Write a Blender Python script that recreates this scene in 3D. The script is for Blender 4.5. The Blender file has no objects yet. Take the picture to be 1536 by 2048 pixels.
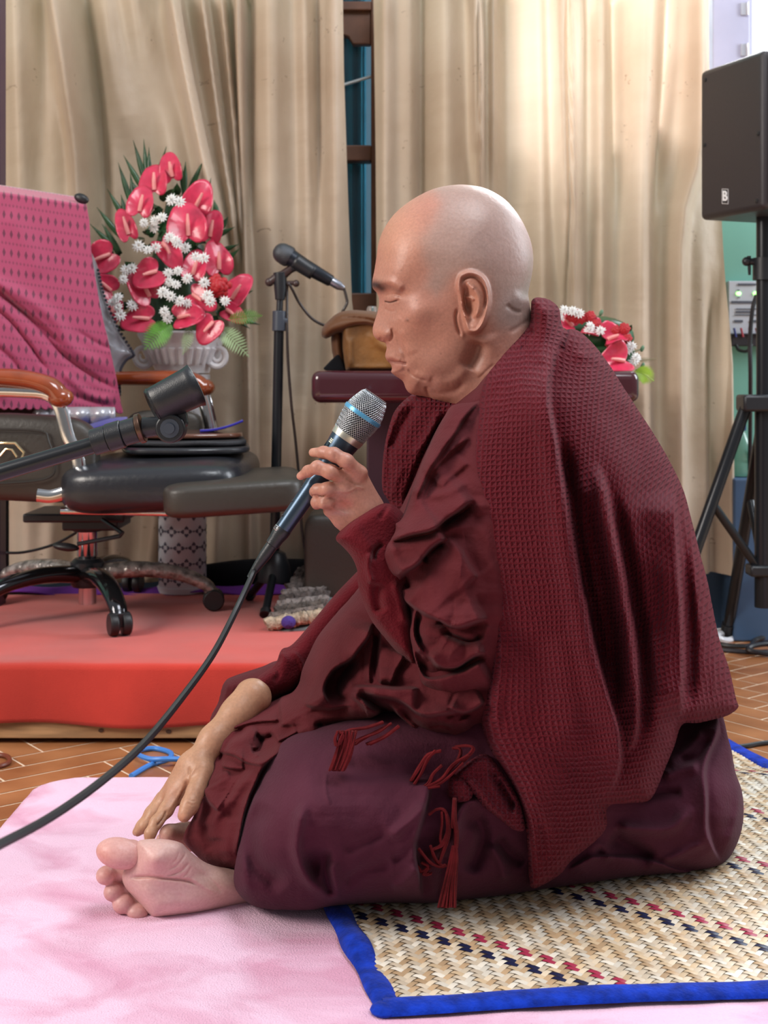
import bpy, bmesh, math, random
import numpy as np
from mathutils import Vector, Matrix, noise as mnoise
random.seed(7); rng = np.random.default_rng(7)
PI = math.pi
S = bpy.context.scene
col = S.collection

# ------------------------------------------------------------------ camera
FPX, CAMZ, CXP, HORY = 2600.0, 0.62, 768.0, 750.0   # focal length in px, eye height, principal column, horizon row
cam_data = bpy.data.cameras.new('camera'); cam = bpy.data.objects.new('camera', cam_data); col.objects.link(cam)
cam.location = (0, 0, CAMZ); cam.rotation_euler = (PI/2, 0, 0)
cam_data.sensor_fit = 'HORIZONTAL'; cam_data.sensor_width = 36.0
cam_data.lens = 36.0*FPX/1536.0
cam_data.shift_y = -(1024-HORY)/1536.0
cam_data.clip_start = 0.05; cam_data.clip_end = 60
cam_data.dof.use_dof = True; cam_data.dof.focus_distance = 1.5; cam_data.dof.aperture_fstop = 14.0
S.camera = cam

# ------------------------------------------------------------------ world, lights, exposure
W = bpy.data.worlds.new('world'); S.world = W; W.use_nodes = True
wn = W.node_tree.nodes; wl = W.node_tree.links
bg = wn['Background']; bg.inputs[1].default_value = 0.60
tc = wn.new('ShaderNodeTexCoord'); sep = wn.new('ShaderNodeSeparateXYZ'); ramp = wn.new('ShaderNodeValToRGB')
wl.new(tc.outputs['Generated'], sep.inputs[0]); wl.new(sep.outputs['Z'], ramp.inputs[0]); 
# the room behind the camera is dimmer than the sides and the ceiling
mr = wn.new('ShaderNodeMapRange'); mr.inputs['From Min'].default_value = -0.9; mr.inputs['From Max'].default_value = 0.2; mr.inputs['To Min'].default_value = 0.52; mr.inputs['To Max'].default_value = 1.0
wl.new(sep.outputs['Y'], mr.inputs[0]); vm = wn.new('ShaderNodeVectorMath'); vm.operation = 'SCALE'; wl.new(ramp.outputs[0], vm.inputs[0]); wl.new(mr.outputs[0], vm.inputs['Scale']); 
# outdoors, beyond the back wall's windows, the sky is much brighter
m2 = wn.new('ShaderNodeMapRange'); m2.inputs['From Min'].default_value = 0.72; m2.inputs['From Max'].default_value = 0.90; m2.inputs['To Min'].default_value = 1.0; m2.inputs['To Max'].default_value = 3.6
wl.new(sep.outputs['Y'], m2.inputs[0]); v2 = wn.new('ShaderNodeVectorMath'); v2.operation = 'SCALE'; wl.new(vm.outputs[0], v2.inputs[0]); wl.new(m2.outputs[0], v2.inputs['Scale']); wl.new(v2.outputs[0], bg.inputs[0])
ramp.color_ramp.elements[0].position = 0.0; ramp.color_ramp.elements[0].color = (0.44, 0.42, 0.41, 1)
ramp.color_ramp.elements[1].position = 0.75; ramp.color_ramp.elements[1].color = (0.86, 0.92, 1.0, 1)
S.view_settings.view_transform = 'Standard'; S.view_settings.look = 'None'
S.view_settings.gamma = 1.0; S.view_settings.use_curve_mapping = False
S.view_settings.exposure = 0.28

def area(name, loc, target, size, sizey, power, color):
    d = bpy.data.lights.new(name, 'AREA'); d.shape = 'RECTANGLE'; d.size = size; d.size_y = sizey
    d.energy = power; d.color = color
    o = bpy.data.objects.new(name, d); col.objects.link(o); o.location = loc
    v = Vector(target)-Vector(loc); o.rotation_euler = v.to_track_quat('-Z', 'Y').to_euler()
    return o
area('daylight_left', (-2.5, 0.5, 2.0), (0.0, 1.8, 0.7), 1.2, 1.2, 66, (1.0, 0.92, 0.84))      # warm room side, in front of the monk's face
area('daylight_overhead', (0.7, 1.0, 3.0), (0.2, 1.9, 0.3), 1.2, 1.2, 44, (0.93, 0.96, 1.0))
area('daylight_window_right', (1.75, 4.3, 2.65), (0.35, 1.7, 0.7), 1.1, 1.1, 46, (0.86, 0.92, 1.0))  # through the bright window, upper right
area('daylight_behind_curtain', (0.95, 3.9, 2.15), (0.68, 3.0, 1.45), 0.8, 0.8, 60, (0.97, 0.97, 1.0))    # outside, behind the right hand curtain
area('raking_light_right', (2.5, 2.55, 1.7), (-0.5, 2.98, 0.9), 0.7, 1.5, 42, (0.88, 0.93, 1.0))       # added unseen light, raking across the curtains to brighten their folds
# ------------------------------------------------------------------ helpers
def P(a, b, Y):
    return ((a-CXP)/FPX*Y, Y, CAMZ-(b-HORY)/FPX*Y)
def V(a, b, Y): return Vector(P(a, b, Y))
def Yfloor(b, z=0.0): return FPX*(CAMZ-z)/(b-HORY)

MATS = {}
def newmat(name):
    m = bpy.data.materials.new(name); m.use_nodes = True; MATS[name] = m
    nt = m.node_tree; return m, nt.nodes, nt.links, nt.nodes['Principled BSDF']
def mat(name, c, rough=0.5, metal=0.0, var=0.0, vscale=20.0, bump=0.0, bscale=200.0, spec=0.5, sheen=0.0, c2=None, coat=0.0, stretch=None, trans=0.0, detail=4.0):
    m, n, l, b = newmat(name)
    b.inputs['Base Color'].default_value = (*c, 1); b.inputs['Roughness'].default_value = rough
    b.inputs['Metallic'].default_value = metal; b.inputs['Specular IOR Level'].default_value = spec
    b.inputs['Sheen Weight'].default_value = sheen; b.inputs['Coat Weight'].default_value = coat
    b.inputs['Transmission Weight'].default_value = trans
    t = n.new('ShaderNodeTexCoord'); mp = n.new('ShaderNodeMapping'); l.new(t.outputs['Object'], mp.inputs[0])
    if stretch: mp.inputs['Scale'].default_value = stretch
    if var > 0 or c2:
        nz = n.new('ShaderNodeTexNoise'); nz.inputs['Scale'].default_value = vscale; nz.inputs['Detail'].default_value = detail
        l.new(mp.outputs[0], nz.inputs['Vector'])
        r = n.new('ShaderNodeValToRGB'); l.new(nz.outputs[0], r.inputs[0])
        d = c2 or tuple(x*(1-var) for x in c)
        u = c if c2 else tuple(min(1, x*(1+var)) for x in c)
        r.color_ramp.elements[0].position = 0.35; r.color_ramp.elements[0].color = (*d, 1)
        r.color_ramp.elements[1].position = 0.65; r.color_ramp.elements[1].color = (*u, 1)
        l.new(r.outputs[0], b.inputs['Base Color'])
    if bump > 0:
        nz = n.new('ShaderNodeTexNoise'); nz.inputs['Scale'].default_value = bscale; nz.inputs['Detail'].default_value = 3
        l.new(mp.outputs[0], nz.inputs['Vector'])
        bp = n.new('ShaderNodeBump'); bp.inputs['Strength'].default_value = 1.0; bp.inputs['Distance'].default_value = bump
        l.new(nz.outputs[0], bp.inputs['Height']); l.new(bp.outputs[0], b.inputs['Normal'])
    return m

def setprops(o, label=None, cat=None, group=None, kind=None):
    if label: o['label'] = label
    if cat: o['category'] = cat
    if group: o['group'] = group
    if kind: o['kind'] = kind
    return o
def thing(name, loc, label, cat, group=None, kind=None):
    o = bpy.data.objects.new(name, None); col.objects.link(o); o.location = loc; o.empty_display_size = 0.05
    return setprops(o, label, cat, group, kind)

def world_loc(p):
    v = Vector((0, 0, 0))
    while p is not None: v += p.location; p = p.parent
    return v

def cr(pts, n=8, closed=False):
    """Catmull-Rom resample of a polyline (any dimension)."""
    p = np.array(pts, float); N = len(p); out = []
    rngN = N if closed else N-1
    for i in range(rngN):
        if closed: p0, p1, p2, p3 = p[(i-1) % N], p[i], p[(i+1) % N], p[(i+2) % N]
        else:
            p1, p2 = p[i], p[i+1]
            p0 = p[i-1] if i > 0 else 2*p1-p2
            p3 = p[i+2] if i+2 < N else 2*p2-p1
        for k in range(n):
            t = k/n
            out.append(0.5*((2*p1)+(-p0+p2)*t+(2*p0-5*p1+4*p2-p3)*t*t+(-p0+3*p1-3*p2+p3)*t**3))
    if not closed: out.append(p[-1])
    return np.array(out)

class MB:
    def __init__(s): s.v = []; s.f = []; s.m = []; s.cm = 0
    def add(s, vs, fs):
        b = len(s.v); s.v += [tuple(map(float, x)) for x in vs]
        s.f += [tuple(int(i)+b for i in q) for q in fs]; s.m += [s.cm]*len(fs)
        return s
    def box(s, c, d, rot=None, taper=1.0):
        x, y, z = (q/2 for q in d); M = rot or Matrix.Identity(3)
        if not isinstance(M, Matrix): M = Matrix.Rotation(M, 3, 'Z')
        vs = []
        for k in (-1, 1):
            t = taper if k > 0 else 1
            for i, j in ((-1, -1), (1, -1), (1, 1), (-1, 1)): vs.append(Vector(c)+M @ Vector((i*x*t, j*y*t, k*z)))
        return s.add(vs, [(3, 2, 1, 0), (4, 5, 6, 7), (0, 1, 5, 4), (1, 2, 6, 5), (2, 3, 7, 6), (3, 0, 4, 7)])
    def tube(s, pts, r, seg=10, caps=True, smooth=0, flat=None, up=None):
        if smooth: 
            if hasattr(r, '__len__'):
                q = cr([list(p)+[rr] for p, rr in zip(pts, r)], smooth); pts = q[:, :3]; r = q[:, 3]
            else: pts = cr(pts, smooth)
        P_ = [Vector([float(c) for c in p]) for p in pts]; n = len(P_)
        R = [float(x) for x in r] if hasattr(r, '__len__') else [float(r)]*n
        T = [(P_[min(i+1, n-1)]-P_[max(i-1, 0)]).normalized() for i in range(n)]
        a = Vector(up) if up else (Vector((0, 0, 1)) if abs(T[0].z) < .9 else Vector((1, 0, 0)))
        N = (a-a.dot(T[0])*T[0]).normalized(); vs = []
        for i in range(n):
            if i: N = (N-N.dot(T[i])*T[i]).normalized()
            B = T[i].cross(N)
            fl = 1.0 if flat is None else flat
            for k in range(seg):
                t = 2*PI*k/seg; vs.append(P_[i]+R[i]*(math.cos(t)*N*fl+math.sin(t)*B))
        fs = [(i*seg+k, i*seg+(k+1) % seg, (i+1)*seg+(k+1) % seg, (i+1)*seg+k) for i in range(n-1) for k in range(seg)]
        if caps: fs += [tuple(range(seg))[::-1], tuple(range((n-1)*seg, n*seg))]
        return s.add(vs, fs)
    def lathe(s, prof, c=(0, 0, 0), axis=(0, 0, 1), seg=32, sx=1.0, sy=1.0, caps=True):
        """prof: list of (radius, height along axis)"""
        A = Vector(axis).normalized(); a = Vector((1, 0, 0)) if abs(A.x) < .9 else Vector((0, 1, 0))
        N = (a-a.dot(A)*A).normalized(); B = A.cross(N); vs = []
        for r, h in prof:
            for k in range(seg):
                t = 2*PI*k/seg; vs.append(Vector(c)+A*h+N*(r*sx*math.cos(t))+B*(r*sy*math.sin(t)))
        n = len(prof)
        fs = [(i*seg+k, i*seg+(k+1) % seg, (i+1)*seg+(k+1) % seg, (i+1)*seg+k) for i in range(n-1) for k in range(seg)]
        if caps: fs += [tuple(range(seg))[::-1], tuple(range((n-1)*seg, n*seg))]
        return s.add(vs, fs)
    def ball(s, c, r, seg=16, rings=10, M=None):
        rx, ry, rz = (r if hasattr(r, '__len__') else (r, r, r)); vs = []; M = M or Matrix.Identity(3)
        for i in range(rings+1):
            ph = PI*i/rings
            for k in range(seg):
                t = 2*PI*k/seg
                vs.append(Vector(c)+M @ Vector((rx*math.sin(ph)*math.cos(t), ry*math.sin(ph)*math.sin(t), rz*math.cos(ph))))
        fs = [(i*seg+k, (i+1)*seg+k, (i+1)*seg+(k+1) % seg, i*seg+(k+1) % seg) for i in range(rings) for k in range(seg)]
        return s.add(vs, fs)
    def prism(s, outline, vec):
        n = len(outline); v = Vector(vec)
        vs = [Vector(p) for p in outline]+[Vector(p)+v for p in outline]
        fs = [tuple(range(n)), tuple(range(n, 2*n))[::-1]]+[(i, i+n, (i+1) % n+n, (i+1) % n) for i in range(n)]
        return s.add(vs, fs)
    def grid(s, G):
        """G: array (n,m,3)"""
        n, m = G.shape[:2]
        return s.add(G.reshape(-1, 3), [(i*m+j, i*m+j+1, (i+1)*m+j+1, (i+1)*m+j) for i in range(n-1) for j in range(m-1)])
    def build(s, name, mats, parent=None, smooth=True, bevel=0, bseg=2, sub=0, solid=0, weld=False, loc=None, fixn=True, angle=40):
        me = bpy.data.meshes.new(name)
        base = world_loc(parent) if parent else Vector(loc if loc is not None else (0, 0, 0))
        vs = np.array(s.v)-np.array(base)
        me.from_pydata([tuple(x) for x in vs], [], s.f)
        for m in (mats if isinstance(mats, (list, tuple)) else [mats]): me.materials.append(m)
        if max(s.m, default=0) > 0: me.polygons.foreach_set('material_index', s.m)
        if fixn or weld:
            bm = bmesh.new(); bm.from_mesh(me)
            if weld: bmesh.ops.remove_doubles(bm, verts=bm.verts, dist=1e-5)
            if fixn: bmesh.ops.recalc_face_normals(bm, faces=bm.faces)
            bm.to_mesh(me); bm.free()
        if smooth: me.polygons.foreach_set('use_smooth', [True]*len(me.polygons))
        o = bpy.data.objects.new(name, me); col.objects.link(o)
        if parent: o.parent = parent
        else: o.location = base
        if solid: md = o.modifiers.new('solid', 'SOLIDIFY'); md.thickness = solid; md.offset = 0
        if bevel: md = o.modifiers.new('bevel', 'BEVEL'); md.width = bevel; md.segments = bseg; md.limit_method = 'ANGLE'; md.angle_limit = math.radians(35)
        if sub: md = o.modifiers.new('sub', 'SUBSURF'); md.levels = sub; md.render_levels = sub
        if smooth and angle and not sub and len(me.polygons) < 60000: me.set_sharp_from_angle(angle=math.radians(angle))
        return o
def base_of(mb):
    a = np.array(mb.v); return Vector((float((a[:, 0].min()+a[:, 0].max())/2), float((a[:, 1].min()+a[:, 1].max())/2), float(a[:, 2].min())))
def single(mb, name, mats, label, cat, group=None, kind=None, **kw):
    o = mb.build(name, mats, None, loc=base_of(mb), **kw); return setprops(o, label, cat, group, kind)

# ------------------------------------------------------------------ numpy sculpting
def seg_dist(A, B, pts, want_side=False):
    """distance (and side, and 0..1 position) of grid points A,B from a polyline"""
    best = np.full(A.shape, 1e9, np.float32); side = np.zeros(A.shape, np.float32); pos = np.zeros(A.shape, np.float32)
    p = np.array(pts, float); L = np.r_[0, np.cumsum(np.hypot(*np.diff(p, axis=0).T))]; tot = max(L[-1], 1e-6)
    for i in range(len(p)-1):
        ax, ay = p[i]; bx, by = p[i+1]; dx, dy = bx-ax, by-ay; l2 = dx*dx+dy*dy+1e-9
        t = np.clip(((A-ax)*dx+(B-ay)*dy)/l2, 0, 1); ex = A-(ax+t*dx); ey = B-(ay+t*dy)
        d = np.sqrt(ex*ex+ey*ey); m = d < best
        best = np.where(m, d, best); side = np.where(m, np.sign(dx*(B-ay)-dy*(A-ax)), side); pos = np.where(m, (L[i]+t*math.sqrt(l2))/tot, pos)
    return best, side, pos
def poly_sd(A, B, pts):
    p = list(pts)+[pts[0]]; d, _, _ = seg_dist(A, B, p); ins = np.zeros(A.shape, bool)
    for i in range(len(p)-1):
        (x1, y1), (x2, y2) = p[i], p[i+1]
        c = ((y1 > B) != (y2 > B)) & (A < (x2-x1)*(B-y1)/((y2-y1) if y2 != y1 else 1e-9)+x1); ins ^= c
    return np.where(ins, d, -d)
def tps(ctrl, A, B, lam=1e-3):
    c = np.array(ctrl, float); n = len(c); s = 300.0; x = c[:, :2]/s; vals = c[:, 2:]
    def U(r2): return 0.5*r2*np.log(r2+1e-12)
    K = U(((x[:, None]-x[None])**2).sum(-1))+lam*np.eye(n); Pm = np.c_[np.ones(n), x]
    M = np.block([[K, Pm], [Pm.T, np.zeros((3, 3))]]); w = np.linalg.lstsq(M, np.r_[vals, np.zeros((3, vals.shape[1]))], rcond=1e-9)[0]
    out = []
    a = A.ravel()/s; b = B.ravel()/s
    acc = w[n][None]+a[:, None]*w[n+1][None]+b[:, None]*w[n+2][None]
    for i in range(n):
        acc = acc+U((a-x[i, 0])**2+(b-x[i, 1])**2)[:, None]*w[i][None]
    return [acc[:, k].reshape(A.shape) for k in range(vals.shape[1])]
def blur(a, n):
    for _ in range(n):
        q = np.pad(a, 1, mode='edge'); a = (q[:-2, 1:-1]+q[2:, 1:-1]+q[1:-1, :-2]+q[1:-1, 2:]+4*q[1:-1, 1:-1])/8
    return a
def warp(A, B, amp=5.0):
    return (A+amp*(np.sin(B*.043+1.7*np.sin(A*.021))+.5*np.sin(A*.09+B*.05)), B+amp*(np.sin(A*.039+1.3*np.sin(B*.026)+2)+.5*np.sin(B*.083-A*.06)))
def strokes_field(A, B, strokes, cloth=False):
    D = np.zeros(A.shape, np.float32)
    for s in strokes:
        k = s[0]
        if k == 'blob':
            _, a, b, r, amp = s[:5]; ry = s[5] if len(s) > 5 else r
            D += amp*np.exp(-((A-a)/r)**2-((B-b)/ry)**2)
        elif k == 'line':
            _, pts, w, amp = s[:4]; q = cr(pts, 4) if len(pts) > 2 else np.array(pts, float)
            d, sd, t = seg_dist(A, B, q); fade = np.clip(np.minimum(t, 1-t)/0.18, 0, 1)
            if len(s) > 4 and s[4] == 'open': fade = 1
            fade = fade*fade*(3-2*fade) if not np.isscalar(fade) else 1
            if len(s) > 4 and s[4] == 'open' and pts[0][1] > 200 and pts[-1][1] > 1000: fade = np.clip(t/.35, 0, 1)**1.5
            if len(s) > 4 and s[4] == 'tail': fade = np.clip((1-t)/.4, 0, 1)**1.5
            if cloth == 'soft': D += amp*fade*np.exp(-(d/(w*1.3))**2)
            elif cloth and amp < 0: D += 1.0*amp*fade*np.exp(-np.sqrt((d/(w*.8))**2+.12)+.35)
            elif cloth: D += .9*amp*fade*np.exp(-(d/(w*1.5))**2)
            else: D += amp*fade*np.exp(-(d/w)**2)
        elif k == 'step':      # side +1/-1 is raised next to the line and falls off over 'fall' px
            _, pts, side, amp, fall, sharp = s[:6]; q = cr(pts, 4) if len(pts) > 2 else np.array(pts, float)
            d, sd, t = seg_dist(A, B, q); fade = np.clip(np.minimum(t, 1-t)/0.12, 0, 1); fade = fade*fade*(3-2*fade)
            x = d*sd*side
            D += amp*fade*(0.5+0.5*np.tanh(x/sharp))*np.exp(-np.maximum(x, 0)/fall)
            D -= 0.45*amp*fade*(0.5-0.5*np.tanh(x/sharp))*np.exp(-np.maximum(-x, 0)/(fall*0.6))
    return D
def snets(f):
    s = f < 0
    c = np.zeros(tuple(n-1 for n in f.shape), np.uint8)
    offs = [(i, j, k) for i in (0, 1) for j in (0, 1) for k in (0, 1)]
    nx, ny, nz = f.shape
    for i, j, k in offs: c += s[i:nx-1+i, j:ny-1+j, k:nz-1+k]
    act = (c > 0) & (c < 8); ii, jj, kk = np.nonzero(act); M = len(ii)
    vals = np.stack([f[ii+i, jj+j, kk+k] for i, j, k in offs], 1)
    acc = np.zeros((M, 3)); cnt = np.zeros(M)
    for p in range(8):
        for q in range(p+1, 8):
            dp = np.array(offs[q])-np.array(offs[p])
            if abs(dp).sum() != 1: continue
            a, b = vals[:, p], vals[:, q]; m = (a < 0) != (b < 0); t = np.where(m, a/np.where(m, a-b, 1), 0)
            acc += m[:, None]*(np.array(offs[p])[None]+t[:, None]*dp[None]); cnt += m
    verts = np.c_[ii, jj, kk]+acc/cnt[:, None]
    idm = np.full(act.shape, -1, np.int32); idm[act] = np.arange(M)
    quads = []
    for ax in range(3):
        sl0 = [slice(None)]*3; sl1 = [slice(None)]*3; sl0[ax] = slice(0, -1); sl1[ax] = slice(1, None)
        s0 = s[tuple(sl0)]; s1 = s[tuple(sl1)]; ch = s0 != s1
        u, v = [x for x in range(3) if x != ax]
        idx = np.array(np.nonzero(ch))
        ok = (idx[u] > 0) & (idx[v] > 0) & (idx[u] < f.shape[u]-1) & (idx[v] < f.shape[v]-1); idx = idx[:, ok]
        def g(du, dv):
            q = idx.copy(); q[u] += du; q[v] += dv; return idm[q[0], q[1], q[2]]
        Q = np.stack([g(-1, -1), g(0, -1), g(0, 0), g(-1, 0)], 1)
        fl = (~s0[tuple(idx)]) ^ (ax == 1)
        Q[fl] = Q[fl][:, ::-1]; quads.append(Q)
    Q = np.concatenate(quads); return verts, Q[(Q >= 0).all(1)]
def to_world(a, b, Y, yref):
    Ym = np.minimum(Y, yref)
    return np.stack([(a-CXP)/FPX*Ym, Y, CAMZ-(b-HORY)/FPX*Ym], -1)
def relief(outline, ctrl, strokes, step=3.0, dy=0.004, yref=1.62, extra=None, smooth_outline=4, dblur=3, zmin=None, post=None, cloth=False):
    """closed solid: outline (px at its depth), ctrl (px,py, mid depth, half thickness, rim roundness px), strokes sculpt the near side"""
    ol = cr(outline, smooth_outline, closed=True) if smooth_outline else np.array(outline, float)
    a0, b0 = ol.min(0)-3*step; a1, b1 = ol.max(0)+3*step
    ga = np.arange(a0, a1+step, step); gb = np.arange(b0, b1+step, step)
    A, B = np.meshgrid(ga, gb, indexing='ij')
    d = blur(poly_sd(A, B, ol), dblur)
    mid, Wd, R = tps(ctrl, A, B); Wd = np.clip(Wd, 0.004, 0.4); R = np.clip(R, 6, 400)
    x = d/R; q = np.where(x < 1, 2*x-x*x, 1.0); q = np.where(x < -0.3, -0.69, q)
    if cloth:
        A2, B2 = warp(A, B, 2.2); D = strokes_field(A2, B2, strokes, cloth)
        n1 = np.sin(A*.11+2.1*np.sin(B*.037+A*.013))*np.sin(B*.071+1.9*np.sin(A*.041)); n2 = np.sin(A*.05-B*.083+2.5*np.sin(A*.023+B*.031)); D = D+(.0004 if cloth == 'soft' else .0010)*n1+(.0008 if cloth == 'soft' else .0015)*n2*np.abs(n2)
    else: D = strokes_field(A, B, strokes)
    if extra is not None: D = D+extra(A, B, d)
    w2 = Wd**2*q; w = np.sqrt(np.maximum(w2, 0)); sc = np.clip(1+D/np.maximum(w, 0.02), 0.15, 4)
    h2 = np.where(w2 > 0, w2*sc*sc, w2)
    yn = (mid-np.sqrt(np.maximum(h2, 0)))[d > 0].min()-3*dy; yx = (mid+w)[d > 0].max()+3*dy
    gy = np.arange(yn, yx+dy, dy)
    T = gy[None, None]-mid[..., None].astype(np.float32); T = T.astype(np.float32)
    hh = np.where(T < 0, h2[..., None].astype(np.float32), w2[..., None].astype(np.float32))
    f = (T*T-hh)/(np.abs(T)+np.sqrt(np.maximum(hh, 0))+0.01)
    if post is not None: f = post(f, A, B, gy)
    v, Q = snets(f); a = ga[0]+v[:, 0]*step; b = gb[0]+v[:, 1]*step; Y = gy[0]+v[:, 2]*dy
    co = to_world(a, b, Y, yref)
    if zmin is not None: co[:, 2] = np.maximum(co[:, 2], zmin)
    return co, Q, np.c_[a, b]
def sdf_mesh(prims, lo, hi, h=0.003, k=0.008):
    """prims: (kind, args) smooth-unioned in metres. kinds: cap(p,q,r1,r2), ell(c,(r),M)"""
    n = [int((hi[i]-lo[i])/h)+2 for i in range(3)]
    g = [lo[i]+h*np.arange(n[i]) for i in range(3)]
    X, Yg, Z = np.meshgrid(*g, indexing='ij'); X = X.astype(np.float32); Yg = Yg.astype(np.float32); Z = Z.astype(np.float32)
    f = None
    for pr in prims:
        kk = pr[-1] if pr[0].endswith('k') else k
        if pr[0][:3] == 'cap':
            _, p, q, r1, r2 = pr[:5]; p = np.array(p); q = np.array(q); dv = q-p; l2 = (dv**2).sum()+1e-12
            t = np.clip(((X-p[0])*dv[0]+(Yg-p[1])*dv[1]+(Z-p[2])*dv[2])/l2, 0, 1)
            d = np.sqrt((X-p[0]-t*dv[0])**2+(Yg-p[1]-t*dv[1])**2+(Z-p[2]-t*dv[2])**2)-(r1+(r2-r1)*t)
        else:
            _, c, r, Mx = pr[:4]; x, y, z = X-c[0], Yg-c[1], Z-c[2]
            Mi = np.array(Mx).T if Mx is not None else np.eye(3)
            xr = [Mi[i, 0]*x+Mi[i, 1]*y+Mi[i, 2]*z for i in range(3)]
            q0 = np.sqrt(sum((xr[i]/r[i])**2 for i in range(3))); q1 = np.sqrt(sum((xr[i]/r[i]**2)**2 for i in range(3)))+1e-9
            d = q0*(q0-1)/q1
        if pr[0].startswith('sub') or pr[0].startswith('esub'):
            f = np.maximum(f, -d)
        elif f is None: f = d
        else:
            hh = np.clip(0.5+0.5*(f-d)/kk, 0, 1); f = f*(1-hh)+d*hh-kk*hh*(1-hh)
    v, Q = snets(f); return np.stack([g[i][0]+v[:, i]*h for i in range(3)], -1), Q
def proj(co):
    return CXP+co[:, 0]/co[:, 1]*FPX, HORY-(co[:, 2]-CAMZ)/co[:, 1]*FPX
def displace(co, Q, strokes, nrm_k=1.0):
    """push vertices along their normal by strokes given in px (near side only)"""
    fn = np.cross(co[Q[:, 2]]-co[Q[:, 0]], co[Q[:, 3]]-co[Q[:, 1]]); vn = np.zeros_like(co)
    for k in range(4): np.add.at(vn, Q[:, k], fn)
    vn /= np.linalg.norm(vn, axis=1)[:, None]+1e-12
    if np.mean(vn[:, 1]*(co[:, 1]-co[:, 1].mean())) < 0: vn = -vn
    a, b = proj(co); D = strokes_field(a, b, strokes); m = np.clip(-vn[:, 1]*2, 0, 1)
    return co+vn*(D*m)[:, None]
def np_mesh(name, parts, mats, parent=None, loc=None, uv=None, colors=None, matidx=None):
    """parts: list of (co, quads)"""
    base = np.array(world_loc(parent) if parent else (loc if loc is not None else (0, 0, 0)), float)
    co = np.concatenate([p[0] for p in parts])-base; off = 0; qs = []
    for p in parts: qs.append(p[1]+off); off += len(p[0])
    Q = np.concatenate(qs); me = bpy.data.meshes.new(name)
    me.vertices.add(len(co)); me.vertices.foreach_set('co', co.astype(np.float32).ravel())
    me.loops.add(Q.size); me.loops.foreach_set('vertex_index', Q.astype(np.int32).ravel())
    me.polygons.add(len(Q)); me.polygons.foreach_set('loop_start', (np.arange(len(Q))*4).astype(np.int32))
    me.polygons.foreach_set('use_smooth', np.ones(len(Q), bool))
    for m in (mats if isinstance(mats, (list, tuple)) else [mats]): me.materials.append(m)
    if matidx is not None: me.polygons.foreach_set('material_index', np.concatenate(matidx).astype(np.int32))
    if uv is not None:
        U = np.concatenate(uv)[Q.ravel()]; l = me.uv_layers.new(name='uv'); l.data.foreach_set('uv', U.astype(np.float32).ravel())
    if colors is not None:
        C = np.c_[np.concatenate(colors), np.ones(len(co))]; ca = me.color_attributes.new('paint', 'FLOAT_COLOR', 'POINT'); ca.data.foreach_set('color', C.astype(np.float32).ravel())
    me.update(); me.validate()
    o = bpy.data.objects.new(name, me); col.objects.link(o)
    if parent: o.parent = parent
    else: o.location = base
    return o
# ------------------------------------------------------------------ the setting
YW = 3.18                                             # back wall
def clothmat(name, c, rough=0.85, sheen=0.05, weave=900, bump=0.0004, var=0.10, vscale=9, transl=0.0):
    m = mat(name, c, rough, 0, var, vscale, bump, weave, spec=0.08, sheen=sheen)
    if transl > 0:
        n, l = m.node_tree.nodes, m.node_tree.links; out = n['Material Output']; b = n['Principled BSDF']
        t = n.new('ShaderNodeBsdfTranslucent'); mx = n.new('ShaderNodeMixShader'); mx.inputs[0].default_value = transl
        src = b.inputs['Base Color'].links[0].from_socket; l.new(src, t.inputs[0])
        l.new(b.outputs[0], mx.inputs[1]); l.new(t.outputs[0], mx.inputs[2]); l.new(mx.outputs[0], out.inputs[0])
    return m

def wallmat():
    m, n, l, b = newmat('painted_wall')
    t = n.new('ShaderNodeTexCoord'); s = n.new('ShaderNodeSeparateXYZ'); l.new(t.outputs['Object'], s.inputs[0])
    r = n.new('ShaderNodeValToRGB'); r.color_ramp.interpolation = 'CONSTANT'
    mp = n.new('ShaderNodeMath'); mp.operation = 'DIVIDE'; mp.inputs[1].default_value = 1.0
    l.new(s.outputs['Z'], mp.inputs[0]); l.new(mp.outputs[0], r.inputs[0])
    e = r.color_ramp.elements; e[0].position = 0; e[0].color = (0.085, 0.165, 0.30, 1); e[1].position = 0.372; e[1].color = (0.21, 0.50, 0.40, 1)
    l.new(r.outputs[0], b.inputs['Base Color']); b.inputs['Roughness'].default_value = 0.45
    return m
wall_m = wallmat()
def wall_rect(mb, x0, x1, z0, z1, y0=YW, th=0.12): mb.box(((x0+x1)/2, y0+th/2, (z0+z1)/2), (x1-x0, th, z1-z0))
# openings: window_1 (seen between the curtains) and window_2 (bright, upper right, also behind the right hand curtain)
w1 = (-0.19, 0.04, 0.80, 1.75); w2x0, w2x1, w2z0, w2z1 = 0.37, 2.3, 1.23, 2.5
mb = MB()
wall_rect(mb, -3.2, w1[0], 0, 2.9); wall_rect(mb, w1[0], w1[1], 0, w1[2]); wall_rect(mb, w1[0], w1[1], w1[3], 2.9)
wall_rect(mb, w1[1], w2x0, 0, 2.9); wall_rect(mb, w2x0, w2x1, 0, w2z0); wall_rect(mb, w2x0, w2x1, w2z1, 2.9); wall_rect(mb, w2x1, 3.2, 0, 2.9)
o = mb.build('wall_back', wall_m, smooth=False); setprops(o, kind='structure')

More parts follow.
